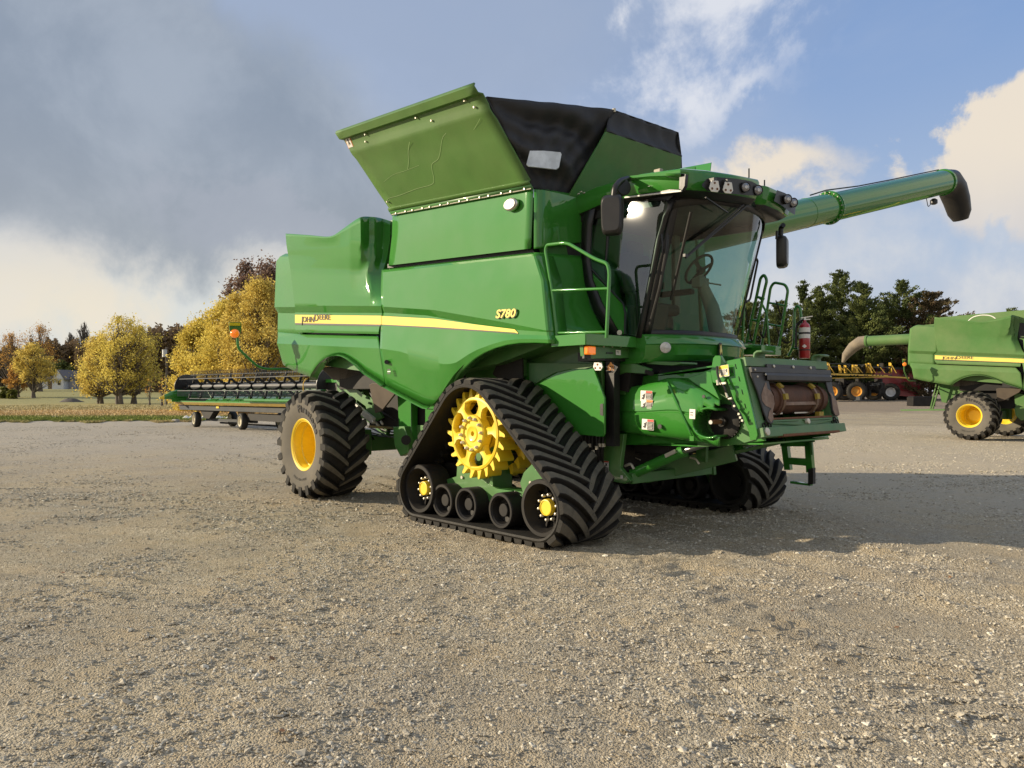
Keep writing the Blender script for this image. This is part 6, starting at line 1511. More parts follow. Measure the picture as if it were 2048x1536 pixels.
# behind the combine: big yellow trees + russet top
for i,(px,top,wpx,d,lf,lab) in enumerate((
 (400,640,120,66,'yellow','low bright yellow tree behind the left end of the header'),
 (455,606,130,63,'yellow','wide yellow tree behind the orange warning light'),
 (520,568,150,60,'gold','tall golden tree directly behind the rear end of the combine'),
 (612,575,150,66,'gold','golden tree mostly hidden behind the rear side door of the combine'))):
    decid('maple_tree',lab,'tree',at(px,d),hgt(top,d,px),wpx*1.15/D*d,lf,40+i,nleaf=34000,lsz=.085,trunks=2,group='yellow trees behind the header',crown_z=.04,sparse_top=.15,nclump=150)
for i,(px,top,wpx,d,lab) in enumerate(((492,532,100,88,'russet brown tree rising left of the other above the yellow leaves'),(543,525,115,86,'taller russet brown tree next to the rear corner of the combine'))):
    decid('oak_tree',lab,'tree',at(px,d),hgt(top,d,px),wpx*1.2/D*d,'rust',50+i,nleaf=15000,lsz=.15,crown_z=.3,sparse_top=.4,group='russet trees behind the yellow ones')
# right: pine row
PN=[(1500,600,120,84,'pine','dark pine seen through the cab glass and behind the access ladder'),
(1560,600,95,80,'pine','pine behind the hooped handrail left of the fire extinguisher'),
(1607,553,60,92,'pine','slim pine with a thin spire above the fire extinguisher'),
(1640,570,90,82,'pine','bushy pine just right of the fire extinguisher'),
(1682,536,110,84,'pine','tallest broad pine of the row in the middle'),
(1725,560,90,80,'pine','pine with a forked top right of the tallest one'),
(1760,600,80,90,'pine','low pine in the gap left of the spreading one'),
(1800,558,120,82,'pine','open pine with spreading branches above the stowed auger'),
(1860,578,110,80,'pineb','brownish pine leaning right at the end of the row'),
(1905,640,80,88,'pine','low dark pine behind the rear of the second combine'),
(1960,626,60,110,'pine','round dark pine top above the second combine roof'),
(2020,612,80,112,'pine','dark pine top at the right edge above the second combine'),
(2075,600,90,112,'pine','dark pine just outside the right edge of the yard')]
for i,(px,top,wpx,d,lf,lab) in enumerate(PN):
    pine('pine_tree',lab,at(px,d),hgt(top,d,px),wpx*1.75/D*d,lf,60+i,group='pine trees along the right side of the yard',nl=42000,lsz=.095)
# far woods: one mass of foliage along the horizon
def woods():
    rn=np.random.RandomState(5); cs=[]
    for (px0,px1,top0,top1,d) in((-60,130,702,698,225),(60,215,690,694,215),(150,345,700,672,205),(280,480,664,660,170),(440,760,664,690,190),(1350,1500,700,690,150),(-400,-60,705,705,220)):
        n=15000; t=rn.rand(n); px=px0+(px1-px0)*t; top=top0+(top1-top0)*t+16*(-np.abs(np.sin(px*.075))-.5*np.abs(np.sin(px*.17+1)))+12; dd=d+rn.rand(n)*9
        r=(px-1024)/F_*dd; x=CAM.x+r*FX+dd*FD; y=CAM.y+r*LX+dd*LD; zb=terrain(x,y); zt=CH+(HOR-top)/F_*dd; f=rn.rand(n)**.75
        zt=zt+vnoise(px*.22,dd*.4)*2.2+vnoise(px*.6,dd)*1.1; cs.append(np.stack([x,y,zb+(zt-zb)*f+rn.normal(size=n)*.25],-1))
    cs=np.concatenate(cs); vv,ff=quads(cs,.42,rn); o=npmesh('far_woods',vv,ff,leafmat('far_wood_leaves',[(.10,.085,.07),(.17,.125,.085),(.25,.17,.085),(.18,.13,.10)],.2),False); return o
fw=woods(); tag(fw,'distant brown autumn woods along the horizon','woods',kind='stuff')
# dark conifer clump behind the house
for i,(px,top,w_,d,lab) in enumerate(((122,722,50,212,'dark green round tree behind the roof of the white house'),(150,735,46,208,'dark green tree between the house and the yellow clump'))):
    decid('evergreen_tree',lab,'tree',at(px,d),hgt(top,d,px),w_/D*d,'pine',80+i,nleaf=3500,lsz=.4,crown_z=.05)
for i,(px,top,w_,d,lab) in enumerate(((8,775,26,140,'yellow green bush at the left edge of the lawn'),(24,780,20,138,'low olive bush beside the forked amber tree'))):
    decid('bush',lab,'bush',at(px,d),hgt(top,d,px),w_/D*d,'bush',90+i,nleaf=2200,lsz=.2,crown_z=.0,nclump=40)
# saplings and stake
for i,(px,yt,d,lab) in enumerate(((299,755,95,'thin leafless sapling on the lawn nearest the clump'),(324,745,92,'thin leafless sapling under the utility pole'),(279,745,160,'young bare tree with a stake behind the clump'))):
    decid('sapling',lab,'tree',at(px,d),hgt(yt,d,px),16/D*d,'orange',95+i,nleaf=60,lsz=.1,crown_z=.35,nclump=14)
# mulch pile
p=at(141,121); p.z=tz(p); mb=MB(); rows=[]
for j in range(9):
    v=j/8; rows.append([p+RIGHT*(math.cos(t)*2.0*(1-v)*(1+.15*math.sin(3*t)))+DEEP*(math.sin(t)*1.2*(1-v))+V(0,0,.62*math.sin(v*1.57)+.05*math.sin(t*5+v*9)-.02) for t in[6.283*k/28 for k in range(28)]])
mb.grid(rows,closeu=True); tag(mb.build('mulch_pile',mat('dark_mulch',(.10,.085,.07),.95,var=.4,scale=8,bump=.8,bscale=6),None,smooth=80),'low grey brown mound of mulch on the lawn in front of the house','mulch pile')
# ================================================================ white house
hd_=190; hp=at(112,hd_); hz=tz(hp); hr=empty('house',(hp.x,hp.y,hz),'small white gabled house with grey roof beyond the lawn at the left','house')
def hbox(px0,px1,z0,z1,d0,d1,nm,m,par=hr,bev=0):
    q=[at(px0,d0),at(px1,d0),at(px1,d0)+DEEP*(d1-d0),at(px0,d0)+DEEP*(d1-d0)]; 
    for v in q: v.z=hz+z0
    return MB().prism(q,V(0,0,z1-z0)).build(nm,m,par,bevel=bev)
M['siding']=mat('white_siding',(.62,.64,.68),.6,var=.06,scale=2,bump=.2,bscale=20,stretch=(0.2,.2,6))
M['roofg']=mat('grey_shingles',(.17,.16,.165),.9,var=.2,scale=4)
u_=hd_/F_
w1=hbox(104,127,0,2.7,hd_,hd_+9,'wall',M['siding'])
g0=at(104,hd_-.3);g1=at(127,hd_-.3);gp=at(115.5,hd_-.3)
for v,z in((g0,2.6),(g1,2.6),(gp,4.7)): v.z=hz+z
MB().prism([g0+V(0,0,.0),g1,gp],DEEP*8.9).build('gable',M['siding'],hr)
MB().prism([g0-RIGHT*.4-V(0,0,.3),gp,gp+V(0,0,.2),g0-RIGHT*.5-V(0,0,.1)],DEEP*9.2-DEEP*0).build('roof',M['roofg'],hr)
MB().prism([g1+RIGHT*.4-V(0,0,.3),gp,gp+V(0,0,.2),g1+RIGHT*.5-V(0,0,.1)],DEEP*9.2).build('roof',M['roofg'],hr)
hbox(78,104,0,2.3,hd_+3,hd_+9,'wall',M['siding']); hbox(127,152,0,2.4,hd_+2,hd_+9,'garage_wall',mat('blue_grey_siding',(.30,.31,.36),.6,var=.05))
hbox(78,104,2.3,3.3,hd_+3,hd_+9,'roof',M['roofg']); hbox(126,166,2.4,3.1,hd_+1.8,hd_+9,'roof',M['roofg'])
wf=hbox(114.5,122,1.0,2.3,hd_-.05,hd_+.1,'window_frame',M['white']); hbox(115.3,121.2,1.12,2.18,hd_-.08,hd_,'window_pane',M['black'],wf)
hbox(97,104,0,2.1,hd_+2.5,hd_+3,'porch_door',mat('porch_dark_brown',(.12,.08,.06),.7)); hbox(96,97,0,2.5,hd_+1,hd_+1.2,'porch_post',M['barkd'])  # plain dark brown on the porch door
# utility pole with lamp/transformer
pd_=100; pp=at(333,pd_); pp.z=tz(pp); pr_=empty('utility_pole',pp,'wooden utility pole with a grey transformer can, left of the yellow trees','utility pole')
ph=1.6+(HOR-694)/F_*pd_-pp.z
MB().cyl(pp,pp+V(0,0,ph),.16,.11,seg=12).build('pole',M['bark'],pr_)
MB().cyl(pp+V(0,0,ph-1.3)-DEEP*.3-RIGHT*.12,pp+V(0,0,ph-.35)-DEEP*.3-RIGHT*.12,.28,seg=16).build('transformer',mat('galvanised_can',(.5,.52,.55),.45,metal=.3),pr_)
MB().bar(pp+V(0,0,ph-.2)-RIGHT*.25,pp+V(0,0,ph-.2)+RIGHT*.25,.06,.06).build('bracket',M['greysteel'],pr_)
MB().tube([pp-RIGHT*.35+V(0,0,0),pp-RIGHT*.35+V(0,0,1.5),pp-RIGHT*.1+V(0,0,2.2)],.05,seg=6).build('conduit_guard',M['gold'],pr_)
# white stones strip beside the trailer
rs2=random.Random(4); mb=MB()
sr=[]
for k in range(46):
    px=365+150*rs2.random(); d=46.5+2*rs2.random(); c=at(px,d); c.z=tz(c)+.03; s=.08+.12*rs2.random()
    q=[c+RIGHT*(math.cos(t)*s*1.5)+DEEP*(math.sin(t)*s)+V(0,0,0) for t in[6.28*j/7 for j in range(7)]]; o=len(mb.v)
    mb.add(q+[c+V(0,0,s*.9),c+RIGHT*s*.5+V(0,0,s*.8)],[(i,(i+1)%7,7) for i in range(7)])
tag(mb.build('white_stones',mat('pale_stones',(.62,.60,.56),.8,var=.15),None,smooth=0),'scattered pale stones on the ground behind the header trailer wheels','stones',kind='stuff')
c=at(351.5,41.2); c.z=tz(c); tag(MB().box(c+V(0,0,.08),(.34,.26,.16),Matrix.Rotation(.4,3,'Z')).build('stone_block',mat('grey_block',(.3,.28,.25),.9,var=.2,scale=6),None,bevel=.04),'small grey block lying at the edge of the grass, left of the trailer wheel','block')
# ================================================================ harvester header on trailer (behind, left)
Lx_,Ld_=-15.9,37.4; Rx_,Rd_=-7.4,29.6
hv=V(0,0,0); A0=W(Lx_,Ld_); B0=W(Rx_,Rd_); hu=(B0-A0).normalized(); HL=(B0-A0).length+2.2; hn=V(0,0,1).cross(hu).normalized()
if hn.dot(DEEP)<0: hn=-hn     # hn points away from the camera
A0.z=tz(A0)
def H(s,z,o=0): return A0+hu*s+V(0,0,z)+hn*o
hr_=empty('grain_header',H(HL/2,.9),'green and black grain header with a wide pickup reel resting on the grey trailer','harvester header')
# cutter bar and yellow tube
MB().prism([H(.2,1.02,-.55),H(HL,1.02,-.55),H(HL,1.14,-.62),H(.2,1.14,-.62)],hn*.35).build('cutter_bar',mat('worn_yellow_bar',(.30,.20,.03),.6,var=.2,dust=DUST,dustamt=.2),hr_,bevel=.01)
MB().prism([H(.1,1.14,-.6),H(HL,1.14,-.6),H(HL,1.20,-.6),H(.1,1.20,-.6)],hn*1.3).build('deck',M['green'],hr_)
MB().prism([H(0.2,1.2,.60),H(HL,1.2,.60),H(HL,1.75,.75),H(.2,1.75,.75)],hn*.06).build('rear_panel',M['greenold'],hr_)
for k in range(9):
    s=3.0+k*1.05; MB().prism([H(s,1.20,-.45),H(s+.95,1.20,-.45),H(s+.95,1.42,-.1),H(s,1.42,-.1)],hn*.03).build('draper_panel',M['green'],hr_) if s+.95<HL else None
MB().tube([H(7.2,1.27,-.75),H(HL,1.27,-.75)],.06,seg=10).build('drive_tube',M['green'],hr_)
# reel: centre tube, arms, bats with tines
rc=(1.86,-.15); RRd=.56
MB().cyl(H(.75,rc[0],rc[1]),H(HL-1.2,rc[0],rc[1]),.13,seg=14).build('reel_tube',mat('dull_grey_reel_tube',(.035,.038,.042),.55,var=.15),hr_)
nb=6
for k in range(9):
    s=1.1+k*1.15
    if s>HL-1.2: break
    mb=MB()
    for j in range(nb):
        t=R(20)+2*math.pi*j/nb; p=H(s,rc[0],rc[1]); q=H(s+.12*(1 if j%2 else -1),rc[0]+RRd*math.sin(t),rc[1]+RRd*math.cos(t)); mb.bar(p,q,.10,.03,up=hu)
    mb.lathe(H(s,rc[0],rc[1]),hu,[(-.03,.12),(-.03,.18),(.03,.18),(.03,.12)],seg=12)
    mb.build('reel_arm',M['blackmetal'],hr_)
for j in range(nb):
    t=R(20)+2*math.pi*j/nb; z=rc[0]+RRd*math.sin(t); o=rc[1]+RRd*math.cos(t); mb=MB().cyl(H(.7,z,o),H(HL-1.1,z,o),.022,seg=6); s=.75
    while s<HL-1.1:
        mb.bar(H(s,z,o),H(s+.05,z-.26 if math.sin(t)<.5 else z+.20,o-.05),.02,.02); s+=.125
    mb.build('reel_bat',M['reelgrey'],hr_,smooth=0)
# end shields
def disc(s,nm,r=.62):
    pts=[H(s,rc[0]+r*math.sin(t),rc[1]+r*math.cos(t)*1.05) for t in[R(a) for a in range(-10,200,12)]]; return MB().prism(pts,hu*.06).build(nm,M['black'],hr_,bevel=.01)
disc(.55,'reel_end_shield',.60); disc(HL-1.15,'reel_end_shield',.68)
def snout(s0,side):
    # divider pointing towards the camera side
    rows=[]
    for f,zc,hh,ww in((0,1.35,.05,.03),(.12,1.37,.12,.07),(.45,1.45,.24,.13),(.9,1.52,.33,.17),(1.3,1.50,.38,.18),(1.6,1.45,.40,.18)):
        o=-1.25+f; rows.append([H(s0+math.cos(t)*ww,zc+math.sin(t)*hh*.8,o) for t in[6.283*k/16 for k in range(16)]])
    mb=MB().grid(rows,closeu=True); mb.f.append(tuple(range(16))); mb.f.append(tuple(range(len(mb.v)-1,len(mb.v)-17,-1)))
    d=mb.build('end_divider',M['green'],hr_,smooth=60)
    rows=[[H(s0+math.cos(t)*.03,1.33+math.sin(t)*.04,-1.34) for t in[6.283*k/10 for k in range(10)]],[H(s0+math.cos(t)*.08,1.365+math.sin(t)*.11,-1.13) for t in[6.283*k/10 for k in range(10)]]]
    m2=MB().grid(rows,closeu=True); m2.f.append(tuple(range(10))); m2.build('divider_tip',M['decal'],d,smooth=60)
    return d
snout(.25,0); d2=snout(HL-1.3,1)
MB().prism([H(.30,1.15,-.8),H(.30,1.15,.8),H(.30,1.9,.8),H(.30,1.75,-.2),H(.30,1.5,-.8)],hu*.06).build('end_sheet',M['green'],hr_)
MB().tube([H(HL-1.35,1.4,-1.25),H(HL-1.38,1.95,-1.25),H(HL-1.25,2.1,-1.2)],.02,seg=6,fillet=.1).build('crop_guide_rod',M['gold'],d2)
MB().prism([H(HL-1.2,1.55,-.4),H(HL,1.55,-.4),H(HL,1.98,-.4),H(HL-1.2,1.98,-.4)],hn*.5).build('end_drive_cover',M['black'],hr_,bevel=.02)
MB().bar(H(HL-1.25,2.02,-.45),H(HL-.3,2.02,-.45),.05,.12).build('reel_lift_arm',M['green'],hr_)
MB().bar(H(HL+.1,1.9,-.3),H(HL+.9,1.5,-.3),.07,.07).build('red_strut',M['red'],hr_)
gb=MB(); gb.box(H(HL+.6,1.75,0),(.8,.8,.6)); gb.build('end_gearbox',M['blackmetal'],hr_,bevel=.03)
MB().box(H(HL+.75,2.0,-.5),(.5,.3,.10)).build('yellow_cap',M['decal'],hr_,bevel=.02); MB().box(H(HL+.75,1.8,-.55),(.3,.1,.08)).build('orange_reflector',M['amber'],hr_,bevel=.01)
# trailer
tr=empty('header_trailer',H(HL/2,0),'long grey four-wheeled trailer with cream rims under the grain header','trailer')
MB().bar(H(.35,.88,-.35),H(HL+1,.88,-.35),.16,.22).build('main_beam',M['greysteel'],tr,bevel=.01)
MB().bar(H(-.25,.90,.1),H(HL,.90,.45),.12,.16).build('rear_beam',M['greysteel'],tr,bevel=.01)
bx=MB(); bx.prism([H(2.2,.80,-.3),H(3.6,.80,-.3),H(3.1,.40,-.3),H(2.6,.40,-.3)],hn*.3); bx.build('support_bracket',M['blackmetal'],tr)
MB().bar(H(2.3,.34,0),H(6.8,.34,0),.12,.12).build('tongue_tube',M['greysteel'],tr); MB().bar(H(2.6,.18,.5),H(HL,.16,.5),.08,.08).build('drawbar',M['blackmetal'],tr)
MB().bar(H(6.6,.55,.0),H(HL,.50,.0),.6,.28).build('running_gear',M['blackmetal'],tr)
MB().box(H(4.6,.62,.7),(1.1,.2,.22),Matrix.Rotation(math.atan2(hu.y,hu.x),3,'Z')).build('wooden_block',mat('raw_timber',(.36,.24,.12),.8,var=.2),tr)
MB().prism([H(-.9,.95,.1),H(-.45,.95,.1),H(-.45,1.18,.1),H(-.9,1.18,.1)],hn*.08).build('tail_light_box',mat('dark_red_lamp',(.10,.02,.015),.4),tr,bevel=.01)
MB().bar(H(-.9,.93,.08),H(.4,.93,.08),.05,.05).build('light_bar',M['blackmetal'],tr)
MB().cyl(H(-.78,1.08,.09),H(-.78,1.08,.07),.06,seg=14).build('tail_lamp',M['amber'],tr)
MB().box(H(4.2,.93,-.44),(.25,.03,.08),Matrix.Rotation(math.atan2(hu.y,hu.x),3,'Z')).build('reflector',M['decal'],tr)
wax=(RIGHT*-.78+DEEP*-.62).normalized()
for s,o in((1.95,-.35),(6.25,-.35),(2.6,1.1),(6.9,1.1)):
    c=H(s,0,o); c.z=tz(c)+.36; wr=empty('trailer_wheel',c,parent=tr)
    t_=MB().lathe(c,wax,[(-.12,.20),(-.14,.24),(-.14,.31),(-.10,.355),(0,.365),(.10,.355),(.14,.31),(.14,.24),(.12,.20)],seg=36).build('tyre',M['rubber'],wr,smooth=50)
    MB().lathe(c,wax,[(.12,.20),(.13,.215),(.115,.20),(.05,.17),(.04,.10),(.07,.08),(.07,.0001)],seg=28).build('rim',M['creamrim'],wr,smooth=50)
# ================================================================ second combine (right)
T_=W(15.2,25.6)-V(WX,-2.3,0); T_.z=float(terrain(W(15.2,25.6).x,W(15.2,25.6).y))
c2=empty('combine_harvester',V(-3,0,0)+T_,'dusty green combine harvester with its unloading tube folded back, at the right edge','combine harvester')
SW={M['green']:M['greendusty'],M['greend']:M['greendusty'],M['decal']:M['decaldusty']}
def cptree(o,par,keep=None):
    c=o.copy(); COL.objects.link(c); pinv=o.matrix_parent_inverse.copy(); c.parent=par; c.matrix_parent_inverse=pinv
    if c.type=='MESH':
        for i,s in enumerate(c.material_slots):
            if s.material in SW: s.link='OBJECT'; s.material=SW[o.material_slots[i].material if s.material is None else o.data.materials[i]]
    for ch in [x for x in list(bpy.data.objects) if x.parent==o and x not in NEW]: 
        NEW.append(cptree(ch,c))
    return c
NEW=[]
names=('side_panel','rear_side_door','rear_quarter_panel','grain_tank_side','hull','left_side_panel','door_slot','panel_gap','tank_gap','rear_wheel','rear_axle','chassis','underbody','chaff_deflector','chopper_housing','warning_light_arm','frame_rail','side_bracket','frame_post','hinge_bracket','grain_tank_front','front_corner_cover')
for o in [x for x in list(bpy.data.objects) if x.parent==cb and x.name.split('.')[0] in names]:
    NEW.append(cptree(o,c2))
def q2(x,y,z): return V(x,y,z)+T_
a_=q2(-1.1,1.84,3.75); b_=q2(-10.1,1.55,3.72); tb=MB().cyl(a_,b_,.21,seg=36).build('unloading_auger',M['greendusty'],c2,smooth=50)
dd=(b_-a_).normalized(); MB().lathe(b_,dd,[(-.05,.21),(-.05,.24),(.03,.24),(.03,.21)],seg=32).build('auger_flange',M['greendusty'],tb)
MB().tube([b_,b_+dd*.25+V(0,0,-.03),b_+dd*.55+V(0,0,-.22),b_+dd*.85+V(0,0,-.55),b_+dd*.98+V(0,0,-.85)],[.23,.25,.23,.17,.06],seg=22).build('auger_spout',mat('dusty_black_rubber',(.10,.09,.08),.8,var=.2,dust=DUST,dustamt=.5),tb,smooth=60)
MB().lathe(b_-dd*.15+V(0,0,-.21),(0,0,-1),[(0,.02),(.02,.06),(.09,.06),(.1,.001)],seg=12).build('auger_light',M['black'],tb)
# closed roof covers, engine deck hoop and tail ladder
MB().prism([q2(-3.5,-1.65,4.08),q2(-.7,-1.65,3.9),q2(-.7,0,4.35),q2(-3.5,0,4.5)],V(0,0,.02)).build('tank_lid',M['greendusty'],c2)
MB().prism([q2(-3.5,1.65,4.08),q2(-.7,1.65,3.9),q2(-.7,0,4.35),q2(-3.5,0,4.5)],V(0,0,.02)).build('tank_lid',M['greendusty'],c2)
MB().prism([q2(-6.7,-.2,4.0),q2(-3.6,-.2,4.1),q2(-3.6,-.2,4.42),q2(-6.7,-.2,4.35)],V(0,.04,0)).build('engine_deck_panel',M['greendusty'],c2)
MB().tube([q2(-5.7,-.6,4.05),q2(-5.5,-.6,4.25),q2(-5.2,-.6,4.30),q2(-4.9,-.6,4.25),q2(-4.7,-.6,4.05)],.02,seg=8,fillet=.2).build('deck_handrail',M['white'],c2)
tl=MB(); tl.bar(q2(-7.6,-1.2,.95),q2(-5.6,-1.2,1.0),.5,.05); tl.bar(q2(-6.6,-1.2,1.0),q2(-6.3,-1.2,2.1),.05,.05); tl.bar(q2(-6.4,-1.4,1.9),q2(-6.6,-1.4,1.0),.05,.04); tl.build('rear_step',M['greendusty'],c2,bevel=.005)
ag_wheel(q2(-1.2,-2.0,.95),.95,.42,.7,-1,c2,text=False); [setattr(x,'name','front_wheel') for x in bpy.data.objects if x.parent==c2 and x.type=='EMPTY' and (x.matrix_parent_inverse is not None) and abs((x.location-q2(-1.2,-2.0,.95)).length)<.01]
ag_wheel(q2(-1.2,2.0,.95),.95,.42,.7,1,c2,text=False); [setattr(x,'name','front_wheel') for x in bpy.data.objects if x.parent==c2 and x.type=='EMPTY' and abs((x.location-q2(-1.2,2.0,.95)).length)<.01]
# ================================================================ yellow boom sprayer/tillage machine + maroon cart
def wheel(c,r,ri,w,axv,par,rimm,nm='wheel'):
    wr=empty(nm,c,parent=par); ty=MB().lathe(c,axv,[(-w*.4,ri),(-w*.5,ri+.1),(-w*.48,r-.1),(-w*.3,r-.02),(0,r),(w*.3,r-.02),(w*.48,r-.1),(w*.5,ri+.1),(w*.4,ri)],seg=48)
    for k in range(26):
        t=2*math.pi*k/26; e=Vector(axv).cross(V(0,0,1)).normalized(); p=Vector(c)+e*math.cos(t)*(r+.005)+V(0,0,math.sin(t)*(r+.005)); ty.bar(p-Vector(axv)*w*.42,p+Vector(axv)*w*.42,.07,.05,up=(e*math.cos(t)+V(0,0,math.sin(t))))
    ty.build('tyre',M['rubber'],wr,smooth=50)
    MB().lathe(c,axv,[(w*.38,ri),(w*.42,ri+.03),(w*.36,ri-.03),(w*.05,ri-.06),(0,ri*.55),(w*.1,ri*.5),(w*.12,.001)],seg=40).build('rim',rimm,wr,smooth=50)
    return wr
M['orim']=mat('orange_yellow_rims',(.60,.27,.02),.5,var=.08,dust=DUST,dustamt=.12)
M['wrim']=mat('white_rims',(.62,.62,.62),.5,var=.05)
toc=(-DEEP*.93-RIGHT*.36).normalized()
s1=empty('boom_sprayer',at(1700,74,0),'yellow and black farm sprayer with folded booms and orange rims in front of the pines','sprayer'); s1.location.z=tz(s1.location)
zb=tz(s1.location)
def at3(px,py,d): return P(px,py,D=d)
for px,d in((1664,73),(1713,74),(1747,77),(1690,78)):
    c=at(px,d); c.z=tz(c)+.95; wheel(c,.93,.48,.5,toc,s1,M['orim'])
bm=MB(); bm.bar(at3(1640,748,73),at3(1775,752,74),.2,.16); bm.bar(at3(1640,757,73),at3(1788,754,74),.08,.06); bm.bar(at3(1730,751,74.5),at3(1818,756,75),.16,.14)
bmo=bm.build('boom_beam',M['gold'],s1,bevel=.02)
cut=MB()
for x in(1664,1670,1700,1707,1714,1728,1733,1744,1751,1758,1764,1779,1782,1796,1806): cut.bar(at3(x,750.5,72.8),at3(x+3,750.7,72.8),.05,.10)
into(cut,bmo,M['black'])
r3=random.Random(8); fr3=MB(); blk=MB(); pp3=MB()
for k,x in enumerate((1648,1655,1679,1690,1706,1712,1733,1738,1757,1780)):
    w_=r3.uniform(2,4); y0=r3.uniform(724,731); fr3.prism([at3(a,b,74+r3.random()) for a,b in((x,y0),(x+w_,y0+1),(x+w_+2,746),(x+1,746))],DEEP*.3)
    fr3.bar(at3(x+4,y0+6,74),at3(x+13,746,74),.07,.05)
for x0,x1,y in((1650,1700,727),(1700,1740,729),(1738,1785,734),(1655,1690,733)): pp3.bar(at3(x0,y,74.2),at3(x1,y+1,74.2),.05,.05)
for k in range(26):
    x=1645+r3.random()*135; y=730+r3.random()*14; blk.box(at3(x,y,74.6),(r3.uniform(.1,.35),r3.uniform(.1,.3),r3.uniform(.12,.4)))
fr3.build('folding_brackets',M['gold'],s1); pp3.build('spray_pipe',M['reelgrey'],s1)
for k in range(46):
    x=1645+r3.random()*112; y=762+r3.random()*24; blk.box(at3(x,y,75),(r3.uniform(.2,.9),.4,r3.uniform(.15,.7)))
blk.bar(at3(1640,775,75.5),at3(1765,776,76),.8,1.0)
blk.build('chassis',M['blackmetal'],s1)
lt=MB(); lt.bar(at3(1742,768,74),at3(1766,765,74),.06,.05); lt.bar(at3(1740,771,74),at3(1760,769,74),.06,.05); lt.bar(at3(1680,757,73.5),at3(1677,772,73.5),.04,.04); lt.build('hydraulic_pipe',M['reelgrey'],s1)
pr2=at(1728,72.5); pr2.z=tz(pr2); tag(MB().box(pr2+V(0,0,.10),(1.9,.7,.08),Matrix.Rotation(math.atan2(RIGHT.y,RIGHT.x),3,'Z')).box(pr2-RIGHT*.6+V(0,0,.3),(.6,.4,.4)).bar(pr2-RIGHT*2.4+V(0,0,.05),pr2+RIGHT*2.3+V(0,0,.10),.3,.06).build('pallet_of_parts',M['greysteel'],None,bevel=.02),'low grey steel frame lying on the ground in front of the yellow sprayer','steel frame')
gc_=empty('grain_cart',at(1800,80),'maroon grain cart with white rims behind the yellow booms','grain cart'); gc_.location.z=tz(gc_.location)
MB().prism([at3(x,y,80) for x,y in((1745,752),(1758,737),(1840,738),(1845,795),(1800,792),(1765,780))],DEEP*2.6).build('hopper',M['maroon'],gc_,bevel=.04)
MB().bar(at3(1772,736.5,80),at3(1842,737.5,80),.3,.22).build('hopper_rim',M['greysteel'],gc_)
MB().bar(at3(1766,766,79.9),at3(1830,767,79.9),.06,.10).build('side_rib',M['maroon'],gc_); MB().bar(at3(1798,790,79.9),at3(1845,793,79.9),.2,.18).build('frame_rail',M['maroon'],gc_)
c=at(1781,77.5); c.z=tz(c)+.84; wheel(c,.88,.46,.6,toc,gc_,M['wrim'])
c=at(1806,81); c.z=tz(c)+.8; wheel(c,.86,.44,.6,toc,gc_,M['wrim'])
# a dark tyre stack edge and pallet under the second combine's step
p_=at(1842,62); p_.z=tz(p_); tag(MB().box(p_+V(0,0,.35),(1.8,1.0,.7),Matrix.Rotation(math.atan2(RIGHT.y,RIGHT.x),3,'Z')).box(p_+V(0,0,.74),(1.7,.9,.08),Matrix.Rotation(math.atan2(RIGHT.y,RIGHT.x),3,'Z')).build('counterweight_crate',M['blackmetal'],None,bevel=.03),'dark crate standing on the gravel behind the step of the second combine','crate')
# ================================================================ camera, light, world
cam=bpy.data.cameras.new('camera'); co=bpy.data.objects.new('camera',cam); COL.objects.link(co)
co.location=CAM; co.rotation_euler=Matrix((( RIGHT.x,0,-DEEP.x),(RIGHT.y,0,-DEEP.y),(0,1,0))).to_euler()
cam.sensor_width=36; cam.lens=F_/2048*36; cam.shift_y=(HOR-768)/2048; cam.clip_end=6000; cam.clip_start=.05
S.camera=co
SUN_EL=18.0; LT=Vector((math.cos(R(45))*math.cos(R(SUN_EL)),math.sin(R(45))*math.cos(R(SUN_EL)),-math.sin(R(SUN_EL))))
sl=bpy.data.lights.new('sun','SUN'); sl.energy=5.0; sl.angle=R(.53); sl.color=(1,.85,.62)
so=bpy.data.objects.new('sun',sl); COL.objects.link(so); so.rotation_euler=LT.to_track_quat('-Z','Y').to_euler(); so.location=(0,0,30)
w=bpy.data.worlds.new('World'); S.world=w; w.use_nodes=True; nt=w.node_tree; N=nt.nodes; L=nt.links
bg=N['Background']; sky=N.new('ShaderNodeTexSky'); sky.sky_type='NISHITA'; sky.sun_disc=False; sky.sun_elevation=R(SUN_EL)
# direction to the sun is -LT ; blender: rotation 0 = +Y, positive turns towards +X
sd=-LT; sky.sun_rotation=math.atan2(sd.x,sd.y); sky.altitude=200; sky.air_density=1.0; sky.dust_density=2.0; sky.ozone_density=1.5
CLOUDS=globals().get('CLOUDS',None)
tc=N.new('ShaderNodeTexCoord')
def vm(op,a,b=None,c=None):
    n=N.new('ShaderNodeVectorMath'); n.operation=op
    for i,x in enumerate((a,b,c)):
        if x is None: continue
        if hasattr(x,'default_value') or hasattr(x,'is_linked'): L.new(x,n.inputs[i])
        else: n.inputs[i].default_value=x
    return n
def m_(op,a,b=None,c=None,clamp=False):
    n=N.new('ShaderNodeMath'); n.operation=op; n.use_clamp=clamp
    for i,x in enumerate((a,b,c)):
        if x is None: continue
        if isinstance(x,(int,float)): n.inputs[i].default_value=x
        else: L.new(x,n.inputs[i])
    return n.outputs[0]
dirv=tc.outputs['Generated']
sepn=N.new('ShaderNodeSeparateXYZ'); L.new(dirv,sepn.inputs[0])
dx,dy,dz=sepn.outputs
